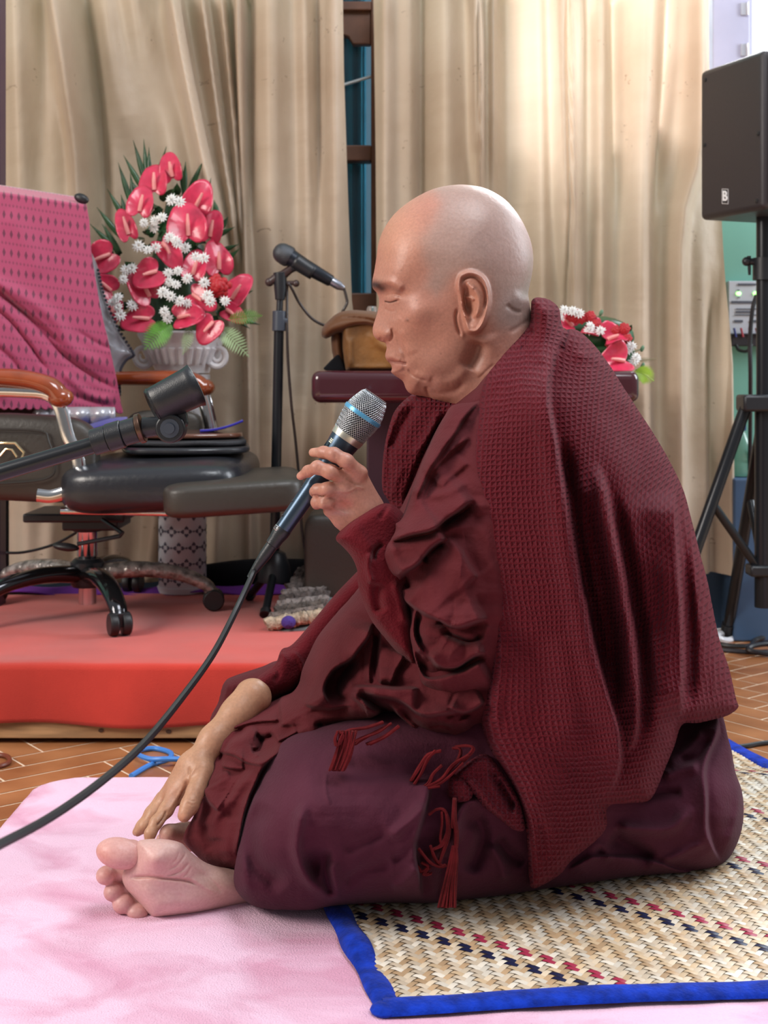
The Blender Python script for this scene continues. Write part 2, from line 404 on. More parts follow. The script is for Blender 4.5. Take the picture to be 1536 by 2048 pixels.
# floor: wood-look herringbone tiles with pale joints, modelled plank by plank in one mesh
def floormat():
    m, n, l, b = newmat('wood_tile')
    t = n.new('ShaderNodeTexCoord'); nz = n.new('ShaderNodeTexNoise'); nz.inputs['Scale'].default_value = 9; nz.inputs['Detail'].default_value = 8
    l.new(t.outputs['Object'], nz.inputs['Vector']); r = n.new('ShaderNodeValToRGB'); l.new(nz.outputs[0], r.inputs[0])
    r.color_ramp.elements[0].position = .3; r.color_ramp.elements[0].color = (0.24, 0.085, 0.03, 1)
    r.color_ramp.elements[1].position = .7; r.color_ramp.elements[1].color = (0.42, 0.175, 0.07, 1)
    l.new(r.outputs[0], b.inputs['Base Color']); b.inputs['Roughness'].default_value = 0.32
    return m
tile_m = floormat(); grout_m = mat('grout', (0.75, 0.56, 0.40), 0.7)
mb = MB(); mb.cm = 1; mb.add([(-3.2, -0.5, -0.0006), (3.2, -0.5, -0.0006), (3.2, YW, -0.0006), (-3.2, YW, -0.0006)], [(0, 1, 2, 3)]); mb.cm = 0
L_, W_, G_ = 0.22, 0.055, 0.0038; ang = math.radians(38)
ca, sa = math.cos(ang), math.sin(ang)
for i in range(-64, 64):
    for j in range(-36, 36):
        for k in (0, 1):
            bx = i*W_+j*2*L_*0.5+0; by = -i*W_+j*L_
            # herringbone lattice: vectors (W,W)... and (L,-L)
            ox = (i*W_)+(j*L_); oy = (i*W_)-(j*L_)
            if k == 0: r = (ox, oy, ox+L_, oy+W_)
            else: r = (ox+L_, oy, ox+L_+W_, oy+L_) if False else (ox, oy+W_, ox+W_, oy+W_+L_)
            q = [(r[0]+G_/2, r[1]+G_/2), (r[2]-G_/2, r[1]+G_/2), (r[2]-G_/2, r[3]-G_/2), (r[0]+G_/2, r[3]-G_/2)]
            w = [(x*ca-y*sa, x*sa+y*ca+1.6) for x, y in q]
            if all(-1.6 < x < 1.7 and 0.9 < y < YW for x, y in w): mb.add([(x, y, 0.0) for x, y in w], [(0, 1, 2, 3)])
o = mb.build('floor', [tile_m, grout_m], smooth=False, fixn=False); setprops(o, kind='structure')

# window_1: brown wooden sash with shaped head rail and bluish panes, between the curtains
wood_m = mat('brown_window_wood', (0.13, 0.055, 0.03), 0.45, var=.25, vscale=14)
glass_m = mat('blue_glass', (0.035, 0.12, 0.17), 0.06, var=.5, vscale=5, spec=0.8)
def px_box(mb, a0, a1, b0, b1, Y, th):
    x0, _, z1 = P(a0, b0, Y); x1, _, z0 = P(a1, b1, Y); mb.box(((x0+x1)/2, Y+th/2, (z0+z1)/2), (x1-x0, th, z1-z0))
win = bpy.data.objects.new('window_1', None); col.objects.link(win); win.location = ((w1[0]+w1[1])/2, YW, w1[2]); setprops(win, kind='structure')
mb = MB()
px_box(mb, 612, 632, -60, 640, YW+.01, .06); px_box(mb, 742, 800, -60, 640, YW+.01, .06)
px_box(mb, 632, 742, 290, 321, YW+.01, .06); px_box(mb, 632, 742, 2, 20, YW+.005, .07); px_box(mb, 612, 800, 586, 640, YW-.012, .08)
arch = [(632, 20), (742, 20), (742, 88), (706, 88), (701, 80), (697, 73), (688, 70), (670, 72), (650, 86), (632, 88)]
mb.prism([P(a, b, YW+.02) for a, b in arch], (0, .03, 0))
mb.build('window_frame', wood_m, win, smooth=False, bevel=.003)
mb = MB(); mb.add([P(a, b, YW+.05) for a, b in ((610, -60), (800, -60), (800, 640), (610, 640))], [(0, 1, 2, 3)])
gm = newmat('window_pane'); gm[3].inputs['Base Color'].default_value = (0.10, 0.19, 0.25, 1); gm[3].inputs['Roughness'].default_value = 0.08; gm[3].inputs['Transmission Weight'].default_value = 0.75; gm[3].inputs['IOR'].default_value = 1.2
mb.build('window_pane', gm[0], win, smooth=False, solid=0.004)
# added behind the panes: a teal sheet imitating reflections, a bright gap beside it
teal_m = clothmat('teal_sheet', (0.12, 0.42, 0.50), vscale=5, var=.35)
mb = MB(); G = np.zeros((60, 12, 3))
for i in range(60):
    for j in range(12):
        a = 560+i*2.9; G[i, j] = P(a, -90+j*72, YW+.24+.018*math.sin(i*.75)+.008*math.sin(i*1.9))
mb.grid(G)
single(mb, 'teal_reflection_sheet', teal_m, 'teal sheet added behind the blue glass to imitate its teal reflections', 'curtain', solid=.003)
mb = MB(); mb.tube([P(660, 178, YW+.035), P(762, 147, YW+.035)], .004, 10)
mb.build('stay_rod', mat('pale_metal', (.6, .68, .72), .35, .5), win)

# window_2: lavender painted frame post with hinges, bright daylight beyond
lav_m = mat('lavender_paint', (0.50, 0.50, 0.66), 0.5, var=.06, vscale=6)
win = bpy.data.objects.new('window_2', None); col.objects.link(win); win.location = (P(1460, 250, YW)[0], YW, w2z0); setprops(win, kind='structure')
mb = MB(); x0 = P(1418, 0, YW)[0]; x1 = P(1492, 0, YW)[0]
mb.box(((x0+x1)/2, YW-.01, (w2z0+w2z1)/2), (x1-x0, .05, w2z1-w2z0)); mb.box((x1+.006, YW-.0, (w2z0+w2z1)/2), (.012, .035, w2z1-w2z0))
mb.box((1.6, YW+.04, w2z0-.02), (1.9, .17, .05))
mb.build('window_frame', lav_m, win, smooth=False, bevel=.003)
for b in (18, 100):
    mb = MB(); c = V(1487, b, YW-.037); mb.box(c, (.014, .004, .03)); mb.tube([c+Vector((.009, -.002, -.016)), c+Vector((.009, -.002, .016))], .003, 8)
    mb.build('hinge', mat('hinge_metal', (.6, .6, .66), .35, .7), win, bevel=.001)

# curtains: heavy cream damask, modelled fold by fold
def curtainmat():
    m, n, l, b = newmat('cream_damask')
    t = n.new('ShaderNodeTexCoord'); mp = n.new('ShaderNodeMapping'); l.new(t.outputs['UV'], mp.inputs[0])
    nz = n.new('ShaderNodeTexNoise'); nz.inputs['Scale'].default_value = 3.0; nz.inputs['Detail'].default_value = 6; l.new(mp.outputs[0], nz.inputs['Vector'])
    r = n.new('ShaderNodeValToRGB'); l.new(nz.outputs[0], r.inputs[0])
    r.color_ramp.elements[0].position = .35; r.color_ramp.elements[0].color = (0.57, 0.425, 0.30, 1)
    r.color_ramp.elements[1].position = .68; r.color_ramp.elements[1].color = (0.72, 0.58, 0.445, 1)
    # small brown leafy flecks in loose rows
    br = n.new('ShaderNodeTexVoronoi'); br.inputs['Scale'].default_value = 11; br.feature = 'F1'; br.inputs['Randomness'].default_value = .55
    l.new(mp.outputs[0], br.inputs['Vector'])
    n2 = n.new('ShaderNodeTexNoise'); n2.inputs['Scale'].default_value = 75; n2.inputs['Detail'].default_value = 2; l.new(mp.outputs[0], n2.inputs['Vector'])
    lt = n.new('ShaderNodeMath'); lt.operation = 'LESS_THAN'; lt.inputs[1].default_value = .24; l.new(br.outputs['Distance'], lt.inputs[0])
    gt = n.new('ShaderNodeMapRange'); gt.inputs['From Min'].default_value = .60; gt.inputs['From Max'].default_value = .68; l.new(n2.outputs[0], gt.inputs[0])
    mu = n.new('ShaderNodeMath'); mu.operation = 'MULTIPLY'; l.new(lt.outputs[0], mu.inputs[0]); l.new(gt.outputs[0], mu.inputs[1])
    m2 = n.new('ShaderNodeMath'); m2.operation = 'MULTIPLY'; m2.inputs[1].default_value = .55; l.new(mu.outputs[0], m2.inputs[0])
    mx = n.new('ShaderNodeMixRGB'); mx.inputs[2].default_value = (0.20, 0.10, 0.05, 1); l.new(m2.outputs[0], mx.inputs[0]); l.new(r.outputs[0], mx.inputs[1])
    l.new(mx.outputs[0], b.inputs['Base Color']); b.inputs['Roughness'].default_value = .5; b.inputs['Sheen Weight'].default_value = .25; b.inputs['Specular IOR Level'].default_value = .5
    n3 = n.new('ShaderNodeTexNoise'); n3.inputs['Scale'].default_value = 14; n3.inputs['Detail'].default_value = 5; l.new(mp.outputs[0], n3.inputs['Vector'])
    bp = n.new('ShaderNodeBump'); bp.inputs['Distance'].default_value = .006; bp.inputs['Strength'].default_value = .8; l.new(n3.outputs[0], bp.inputs['Height']); l.new(bp.outputs[0], b.inputs['Normal'])
    tr = n.new('ShaderNodeBsdfTranslucent'); l.new(mx.outputs[0], tr.inputs[0]); ms = n.new('ShaderNodeMixShader'); ms.inputs[0].default_value = .30
    l.new(b.outputs[0], ms.inputs[1]); l.new(tr.outputs[0], ms.inputs[2]); l.new(ms.outputs[0], n['Material Output'].inputs[0])
    return m
cur_m = curtainmat()
def curtain(name, left, right, top, bottom, Y0, strokes, label, na=230, nb=260):
    """left/right: edge polylines (px a at px b); folds pushed toward the room by the strokes"""
    tb = np.linspace(top, bottom, nb); la = np.interp(tb, [p[1] for p in left], [p[0] for p in left]); ra = np.interp(tb, [p[1] for p in right], [p[0] for p in right])
    u = np.linspace(0, 1, na); A = la[None]+(ra-la)[None]*u[:, None]; B = np.repeat(tb[None], na, 0)
    D = strokes_field(A, B, strokes)
    ph = A*0.024+0.7*np.sin(A*.006+B*.0012)
    D = 1.35*D+0.009*np.sin(ph*2.1+B*.0008)+0.004*np.sin(ph*4.3+1.0-B*.0015)
    Y = Y0-D; X = (A-CXP)/FPX*Y0; Z = CAMZ-(B-HORY)/FPX*Y0
    G = np.stack([X, Y, Z], -1); mb = MB(); mb.grid(G)
    o = single(mb, name, cur_m, label, 'curtain', fixn=False, angle=0)
    me = o.data; uv = me.uv_layers.new(name='uv'); k = (A-A.min())/800.0, (B)/800.0
    UVv = np.stack([k[0].ravel()+Y.ravel()*1.2, k[1].ravel()], 1); li = np.empty(len(me.loops), np.int32); me.loops.foreach_get('vertex_index', li)
    uv.data.foreach_set('uv', UVv[li].astype(np.float32).ravel())
    return o
ln = lambda pts, w, a: ('line', pts, w, a, 'open' if pts[-1][1] > 1000 else 'tail')
stL = [ln([(45, 0), (60, 500), (70, 1150)], 34, .045), ln([(118, -20), (150, 200), (172, 420), (180, 1150)], 20, .06), ln([(165, -20), (190, 200), (215, 600)], 16, -.03),
       ln([(205, 0), (300, 400)], 30, .03), ln([(275, 0), (360, 400), (420, 700)], 34, .035), ln([(345, -20), (395, 220), (440, 500), (470, 800)], 16, .04),
       ('step', [(358, -40), (385, 130), (420, 300), (446, 420), (462, 560), (470, 700)], 1, .075, 24, 2.5),
       ('step', [(408, -40), (430, 130), (452, 300), (470, 420), (480, 560)], 1, .05, 18, 2.5),
       ('step', [(446, -40), (462, 130), (476, 300), (486, 500)], 1, .045, 16, 2.5),
       ln([(478, -20), (486, 300), (500, 700), (505, 1150)], 9, .045), ln([(497, 0), (500, 600)], 9, -.03), ln([(540, 0), (560, 1150)], 26, .03), ln([(610, 0), (618, 600), (600, 1150)], 20, .03),
       ln([(632, -20), (640, 500)], 12, -.025), ln([(668, -20), (676, 600), (668, 1150)], 22, .05), ln([(455, 800), (440, 1150)], 16, .03), ln([(385, 800), (400, 1150)], 16, -.03), ln([(330, 900), (300, 1150)], 20, .03), ln([(230, 900), (235, 1150)], 18, .03), ln([(120, 950), (110, 1150)], 20, .02)]
curtain('curtain', [(-90, -60), (-90, 1165)], [(686, -60), (689, 150), (697, 400), (704, 600), (716, 700), (742, 800), (745, 1165)], -60, 1162, 3.06, stL, 'cream damask curtain behind the flowers, left of the window gap')
stR = [ln([(770, 0), (770, 1150)], 14, .02), ln([(842, -20), (842, 1150)], 12, -.03), ln([(890, 0), (900, 1150)], 30, .035), ln([(948, -20), (955, 500)], 12, .055), ('step', [(954, -60), (956, 200), (954, 400), (960, 700), (965, 1160)], -1, .035, 20, 2),
       ln([(985, 0), (985, 500)], 8, .02), ln([(1020, 0), (1030, 1150)], 26, -.03), ln([(1075, 0), (1078, 400), (1085, 1150)], 20, .03), ln([(1114, -20), (1122, 300), (1130, 700)], 16, .06), ('step', [(1132, -60), (1135, 300), (1137, 700), (1140, 1160)], -1, .04, 24, 2),
       ln([(1155, 0), (1160, 1150)], 14, .02), ln([(1195, 0), (1195, 1150)], 18, .035), ln([(1232, 0), (1238, 500)], 14, -.04), ln([(1290, -20), (1285, 200), (1275, 600), (1280, 1150)], 30, .055),
       ln([(1345, -20), (1335, 160), (1318, 330), (1290, 500)], 12, -.045), ln([(1390, -20), (1385, 300), (1350, 500), (1350, 1150)], 18, .05), ln([(1420, 500), (1430, 1150)], 10, -.03), ln([(1455, 500), (1460, 1150)], 10, .03)]
curtain('curtain', [(746, -60), (751, 300), (754, 700), (756, 1150)], [(1417, -60), (1419, 130), (1440, 330), (1448, 480), (1457, 650), (1466, 850), (1472, 1150)], -60, 1148, 3.06, stR, 'cream damask curtain behind the monk, right of the window gap')

# trim: dark post at the far left of the frame
mb = MB(); x0 = P(-40, 0, 2.75)[0]; x1 = P(6, 0, 2.75)[0]; zt = P(0, -60, 2.75)[2]; zb = P(0, 520, 2.75)[2]
mb.box(((x0+x1)/2, 2.75, (zt+0)/2), (x1-x0, .05, zt)); single(mb, 'trim_1', mat('dark_purple_wood', (.06, .03, .06), .35), None, None, kind='structure', smooth=False, bevel=.004)
# ------------------------------------------------------------------ the seated monk
YC = 1.62
def c1(L, ox, oy, s): return [(ox+x/s, oy+y/s) for x, y in L]
hc = lambda L: c1(L, 700, 350, 3.4133)
c3 = lambda L: c1(L, 600, 780, 3.84)
c4 = lambda L: c1(L, 600, 1150, 3.84)
c5 = lambda L: c1(L, 380, 1300, 3.7225)
c6 = lambda L: c1(L, 780, 1400, 3.84)
s1 = lambda L: c1(L, 900, 580, 2.56)
s2 = lambda L: c1(L, 900, 1180, 2.56)

# ---- head and neck: profile outline read off the photograph, widths from anatomy
head_ol = hc([(740, 65), (600, 85), (480, 135), (370, 205), (290, 280), (230, 370), (195, 460), (180, 560), (166, 650), (153, 715), (150, 750), (158, 778), (183, 805), (198, 850), (194, 905), (180, 960), (162, 1015), (154, 1055), (160, 1095), (182, 1122), (215, 1138), (240, 1146), (250, 1180), (243, 1212), (240, 1240), (252, 1266), (268, 1282), (281, 1300), (286, 1325), (280, 1346), (310, 1372), (352, 1400), (368, 1422), (378, 1452), (398, 1482), (430, 1500), (475, 1508), (520, 1520), (570, 1548), (690, 1600)])
head_ol += [(905, 850), (930, 905), (1010, 930), (1085, 880), (1088, 760), (1078, 690), (1066, 650)]
head_ol += hc([(1237, 935), (1226, 870), (1218, 810), (1230, 740), (1247, 655), (1252, 560), (1238, 465), (1204, 372), (1160, 288), (1110, 220), (1050, 160), (965, 108), (870, 76)])
hcx = lambda x, y: (700+x/3.4133, 350+y/3.4133)
head_ctrl = [(*hcx(x, y), YC, w, r) for x, y, w, r in [
 (200, 1060, .019, 24), (165, 1070, .016, 20), (240, 1080, .024, 30), (210, 960, .018, 26), (215, 880, .021, 26), (200, 760, .034, 30),
 (270, 1190, .026, 26), (270, 1260, .024, 24), (310, 1310, .030, 28), (330, 1360, .030, 32), (420, 1430, .032, 42), (470, 1450, .036, 44),
 (270, 830, .043, 40), (330, 850, .051, 50), (300, 740, .056, 44), (420, 760, .064, 70), (350, 1000, .052, 55), (300, 1090, .040, 40), (430, 950, .064, 75), (420, 1150, .052, 60), (430, 1290, .046, 55),
 (560, 1000, .068, 90), (600, 1150, .065, 85), (560, 1330, .056, 60), (700, 1330, .059, 70), (780, 1180, .066, 90), (600, 1440, .046, 44), (720, 1480, .050, 50),
 (260, 560, .060, 66), (330, 400, .064, 85), (480, 560, .072, 100), (500, 300, .070, 110), (700, 200, .074, 130), (700, 450, .078, 150), (900, 300, .078, 140), (900, 550, .080, 150), (1080, 400, .074, 130),
 (1150, 600, .072, 120), (1100, 780, .068, 100), (1150, 900, .060, 85), (950, 750, .076, 120), (850, 860, .073, 120), (950, 1000, .066, 100), (1050, 1060, .060, 85), (900, 1250, .057, 90), (850, 1420, .056, 80), (1100, 1250, .062, 90), (1000, 1700, .07, 90), (1250, 1500, .08, 90)]]
h_l = lambda pts, w, a, *k: ('line', hc(pts), w, a, *k)
hb = lambda x, y, r, a, *k: ('blob', *hcx(x, y), r, a, *k)
head_st = [
 hb(268, 808, 10, -.0055, 12), hb(350, 815, 15, -.003, 10), hb(285, 842, 11, .0045, 8), h_l([(235, 862), (270, 872), (310, 862), (345, 850)], 1.7, -.0032), h_l([(240, 830), (290, 815), (335, 822), (360, 840)], 2.2, -.0018),
 h_l([(160, 742), (230, 728), (300, 745), (370, 790)], 9, .0042), h_l([(235, 905), (270, 930), (320, 925)], 3.2, -.0018), h_l([(250, 985), (300, 1000), (350, 970)], 6, .0012),
 hb(246, 1092, 9.5, .0075, 11), h_l([(282, 1040), (292, 1080), (284, 1120), (262, 1145)], 2.6, -.0045), h_l([(195, 1118), (225, 1128)], 2.6, -.006), hb(215, 1060, 10, .002),
 h_l([(296, 1060), (325, 1110), (345, 1170), (375, 1230), (385, 1290)], 4.5, -.0030), h_l([(330, 1060), (390, 1130), (430, 1230)], 12, .0016),
 h_l([(243, 1262), (290, 1274), (340, 1280), (382, 1286)], 2.0, -.0045, 'open'), hb(385, 1288, 6, -.0018), h_l([(250, 1240), (300, 1250), (350, 1268)], 4.5, .0022), h_l([(285, 1312), (320, 1306), (365, 1300)], 6, .0014), h_l([(300, 1350), (340, 1345), (390, 1330)], 5, -.0014),
 hb(470, 930, 34, .0040, 24), hb(540, 1150, 36, -.0030), hb(420, 1400, 13, .004), h_l([(392, 1320), (430, 1370), (480, 1395), (530, 1410)], 2.6, -.0022), h_l([(440, 1345), (500, 1375), (560, 1395)], 6, .0014),
 h_l([(518, 1440), (535, 1500), (560, 1540)], 3.5, -.0030), h_l([(545, 1470), (620, 1490), (720, 1470), (790, 1400)], 7, -.0016), h_l([(560, 1400), (650, 1420), (740, 1380), (800, 1300)], 11, .0020),
 h_l([(880, 1130), (850, 1230), (800, 1330)], 13, -.0085), h_l([(930, 1080), (960, 1180), (930, 1300), (880, 1400)], 18, .0035), hb(1120, 950, 16, -.0020, 24), h_l([(1080, 1080), (1180, 1020), (1235, 985)], 5, -.0016),
 h_l([(990, 1285), (930, 1340), (870, 1400)], 3, -.0008), h_l([(735, 900), (722, 980), (740, 1060), (765, 1115)], 2.8, -.0042), hb(760, 1090, 6, .002), hb(640, 780, 26, -.0022, 30), hb(560, 620, 34, -.0018),
 hb(390, 990, 2.6, .0009), h_l([(1060, 880), (1120, 930), (1180, 940)], 5, -.002), hb(1150, 830, 12, .0022)]
ear_ol = hc([(738, 690), (770, 662), (820, 650), (872, 662), (915, 695), (942, 745), (956, 820), (953, 900), (938, 970), (912, 1030), (880, 1072), (840, 1084), (806, 1074), (790, 1050), (776, 1000), (764, 940), (752, 880), (742, 820), (724, 760)])
def ear(A, B, d):
    e = poly_sd(A, B, cr(ear_ol, 4, closed=True)); u = np.clip((A-915)/60, 0, 1)
    pl = (.003+.015*u)*(0.5+0.5*np.tanh(e/2.2))
    rim = np.where(A > 915, .0042*np.exp(-((e-5)/3.6)**2), .0042*np.exp(-((e-4.5)/3.4)**2)*np.clip((640-B)/40, 0, 1))
    inner = strokes_field(A, B, [h_l([(752, 745), (780, 705), (830, 692), (880, 715), (915, 770), (928, 840), (915, 930)], 3.4, -.0062), h_l([(805, 760), (850, 790), (880, 850), (872, 930), (840, 985)], 5.0, .0045), h_l([(790, 740), (820, 760), (850, 775)], 4, .0030),
        hb(812, 900, 9.5, -.012, 20), hb(782, 870, 5, -.009, 22), hb(795, 790, 6, -.007, 13), h_l([(760, 880), (770, 920), (782, 960)], 3.6, .0052, 'open'), hb(800, 972, 6, .0036), hb(845, 1040, 13, .0040, 10), h_l([(780, 830), (820, 838), (850, 860)], 3, .0040), hb(742, 780, 4, .003, 14)])
    return pl+(rim+inner)*np.clip(e/2, 0, 1)
head = relief(head_ol, head_ctrl, head_st, step=1.6, dy=.0016, yref=YC, extra=ear, dblur=2)

# ---- near hand on the microphone
def px_sdf(prims, k=.006, h=.0014):
    out = []; lo = np.array([9., 9, 9]); hi = -lo
    for p in prims:
        if p[0] == 'cap':
            (a, b, y, r), (a2, b2, y2, r2) = p[1], p[2]; q1 = np.array(P(a, b, y)); q2 = np.array(P(a2, b2, y2)); R1 = r/FPX*y; R2 = r2/FPX*y2
            out.append(('capk', q1, q2, R1, R2, p[3] if len(p) > 3 else k))
            for q, R in ((q1, R1), (q2, R2)): lo = np.minimum(lo, q-R); hi = np.maximum(hi, q+R)
        else:
            _, a, b, y, rr, M = p[:6]; q = np.array(P(a, b, y)); out.append(('ellk', q, rr, M, p[6] if len(p) > 6 else k)); R = max(rr); lo = np.minimum(lo, q-R); hi = np.maximum(hi, q+R)
    return sdf_mesh(out, lo-.012, hi+.012, h, k)
h7 = lambda x, y: (560+x/6.4, 880+y/6.4)
Yh = 1.435
def fg(pts, k0=.005):
    return [('cap', pts[i], pts[i+1], k0) for i in range(len(pts)-1)]
def jt(x, y, Y, r): a, b = h7(x, y); return (a, b, Y, r/6.4)
hand = []
hand += [('cap', jt(1000, 430, 1.440, 105), jt(1180, 860, 1.455, 140), .014), ('cap', jt(800, 560, 1.436, 110), jt(1120, 900, 1.45, 150), .014), ('cap', jt(700, 760, 1.440, 100), jt(1020, 950, 1.45, 140), .014), ('cap', jt(640, 900, 1.448, 88), jt(930, 1060, 1.452, 120), .014),
         ('cap', jt(1060, 960, 1.452, 175), jt(1220, 1190, 1.46, 190), .014), ('cap', jt(800, 1040, 1.452, 85), jt(1000, 1170, 1.456, 130), .014)]
hand_f = [fg([jt(1010, 420, 1.436, 98), jt(850, 270, 1.424, 88), jt(690, 185, 1.426, 84), jt(560, 160, 1.436, 74), jt(425, 160, 1.452, 58)]),
          fg([jt(820, 480, 1.434, 92), jt(640, 410, 1.422, 84), jt(480, 350, 1.426, 80), jt(360, 400, 1.442, 68), jt(262, 462, 1.458, 52)]),
          fg([jt(760, 640, 1.436, 86), jt(600, 630, 1.426, 80), jt(480, 640, 1.434, 74), jt(450, 660, 1.462, 64), jt(540, 660, 1.482, 56)]),
          fg([jt(700, 820, 1.442, 80), jt(580, 800, 1.432, 74), jt(470, 800, 1.442, 68), jt(470, 820, 1.466, 58), jt(560, 820, 1.482, 52)])]
for f in hand_f: hand += f
hand += [('cap', jt(1080, 620, 1.468, 110), jt(900, 330, 1.488, 86), .012), ('cap', jt(900, 330, 1.488, 84), jt(700, 240, 1.50, 66), .006)]
hco, hQ = px_sdf(hand, k=.006, h=.0013)
H7 = lambda L: [h7(x, y) for x, y in L]
hb7 = lambda x, y, r, a, *k: ('blob', *h7(x, y), r, a, *k)
hco = displace(hco, hQ, [('line', H7([(470, 235), (560, 262), (650, 300), (760, 360), (850, 380)]), 1.5, -.0034), ('line', H7([(440, 480), (540, 530), (640, 525), (720, 490)]), 1.4, -.0030), ('line', H7([(400, 715), (470, 712), (540, 725), (600, 700)]), 1.3, -.0030),
    ('line', H7([(690, 150), (700, 200), (690, 240)]), 1.0, -.0008), ('line', H7([(705, 150), (716, 200), (706, 240)]), 1.0, -.0007), ('line', H7([(500, 300), (490, 350), (500, 400)]), 1.0, -.0008), hb7(1090, 400, 10, .0022), hb7(840, 610, 9, .0022), hb7(660, 790, 8, .0020), hb7(540, 840, 6, .001),
    ('line', H7([(720, 640), (860, 660), (1000, 600), (1100, 630)]), 2.4, .0012), ('line', H7([(600, 800), (700, 880), (800, 920), (900, 960)]), 2.2, .0013), ('line', H7([(820, 500), (930, 570), (1080, 640)]), 2.2, .001), ('line', H7([(760, 740), (860, 820), (940, 900)]), 5, -.0010),
    ('line', H7([(560, 1000), (640, 1010), (700, 1060)]), 1.6, -.0009), ('line', H7([(620, 1060), (680, 1100)]), 1.6, -.0009), ('line', H7([(330, 400), (345, 450)]), 1.0, -.0006)])

# ---- far hand and forearm, reaching down to the foot
Yr = 1.525
c15 = lambda x, y: (150+x/3.072, 1350+y/3.072)
def j5(x, y, Y, r): a, b = c15(x, y); return (a, b, Y, r/3.072)
fh = [('cap', j5(1090, 140, 1.60, 118), j5(1000, 235, 1.585, 98), .01), ('cap', j5(1000, 235, 1.585, 98), j5(850, 400, 1.56, 84), .01), ('cap', j5(850, 400, 1.56, 84), j5(745, 560, 1.54, 84), .01),
      ('cap', j5(745, 560, 1.54, 80), j5(610, 740, 1.53, 62), .012), ('cap', j5(700, 560, 1.545, 70), j5(560, 760, 1.545, 56), .012), ('cap', j5(760, 600, 1.53, 60), j5(650, 720, 1.525, 55), .012)]
fh += fg([j5(610, 740, 1.522, 52), j5(560, 830, 1.506, 42), j5(500, 905, 1.492, 37), j5(462, 975, 1.484, 33), j5(455, 1010, 1.482, 27)], .005)      # index
fh += fg([j5(560, 760, 1.54, 52), j5(480, 860, 1.528, 42), j5(425, 930, 1.52, 35), j5(385, 968, 1.518, 24)], .005)                               # middle
fh += fg([j5(540, 760, 1.56, 48), j5(470, 850, 1.555, 40), j5(410, 930, 1.55, 33), j5(376, 965, 1.548, 24)], .005)
fh += fg([j5(530, 770, 1.58, 42), j5(470, 850, 1.58, 34), j5(420, 920, 1.578, 29), j5(400, 950, 1.576, 22)], .005)
fh += fg([j5(790, 590, 1.528, 62), j5(740, 720, 1.506, 50), j5(705, 800, 1.494, 50), j5(672, 862, 1.486, 42)], .008)                              # thumb
fco, fQ = px_sdf(fh, k=.007, h=.0015)
F5 = lambda L: [c15(x, y) for x, y in L]
fco = displace(fco, fQ, [('line', F5([(690, 640), (665, 720), (640, 800)]), 3, -.004), ('line', F5([(700, 560), (700, 640), (680, 700)]), 2, -.0015), ('line', F5([(760, 540), (640, 730), (560, 850)]), 3, .0012), ('line', F5([(690, 760), (720, 775), (745, 772)]), 1.2, -.001), ('line', F5([(688, 785), (720, 798), (742, 795)]), 1.2, -.0009),
    ('line', F5([(480, 890), (505, 910), (520, 930)]), 1.2, -.0009), ('blob', *c15(655, 862), 6, -.0008), ('line', F5([(560, 830), (545, 880), (500, 930)]), 1.6, -.003)])

# ---- foot with the sole turned to the camera
f8 = lambda x, y: (180+x/4.8, 1640+y/4.8)
F8 = lambda L: [f8(x, y) for x, y in L]
foot_ol = F8([(455, 215), (520, 186), (640, 180), (760, 188), (880, 222), (960, 300), (1080, 390), (1200, 440), (1370, 470), (1640, 520), (1720, 700), (1680, 850), (1500, 850), (1300, 862), (1000, 906), (750, 938), (620, 940), (560, 900), (490, 815), (400, 720), (340, 650), (308, 570), (325, 480), (400, 370)])
foot_ctrl = [(*f8(x, y), Y, w, r) for x, y, Y, w, r in [(350, 550, 1.452, .022, 20), (500, 300, 1.450, .026, 22), (620, 400, 1.452, .034, 40), (600, 700, 1.452, .031, 36), (650, 880, 1.45, .026, 26), (900, 350, 1.458, .030, 36), (900, 600, 1.462, .030, 44), (1000, 820, 1.462, .028, 34), (1200, 600, 1.478, .031, 44), (1500, 650, 1.50, .034, 40), (1700, 700, 1.52, .036, 40)]]
foot_st = [('line', F8([(350, 552), (450, 550), (600, 545), (720, 560), (850, 572), (950, 590), (1050, 640)]), 3.2, -.0042), ('line', F8([(700, 535), (800, 520), (900, 470), (960, 400)]), 2.2, -.0022), ('line', F8([(740, 480), (840, 430), (910, 340), (920, 290)]), 1.8, -.0018), ('line', F8([(850, 560), (930, 520), (980, 440)]), 1.8, -.0018), ('line', F8([(780, 420), (830, 380), (860, 300)]), 1.5, -.0011),
    ('blob', *f8(620, 380), 26, .007, 22), ('blob', *f8(520, 700), 20, .003, 20), ('blob', *f8(700, 800), 40, .0022, 16), ('line', F8([(880, 700), (860, 800), (860, 900)]), 12, -.001), ('line', F8([(1040, 500), (1130, 560), (1200, 620), (1280, 700)]), 4, -.0015), ('blob', *f8(1080, 520), 22, -.003, 12), ('line', F8([(980, 560), (1100, 640), (1200, 700)]), 4, .0014)]
foot = relief(foot_ol, foot_ctrl, foot_st, step=1.8, dy=.0018, yref=1.60, dblur=2)
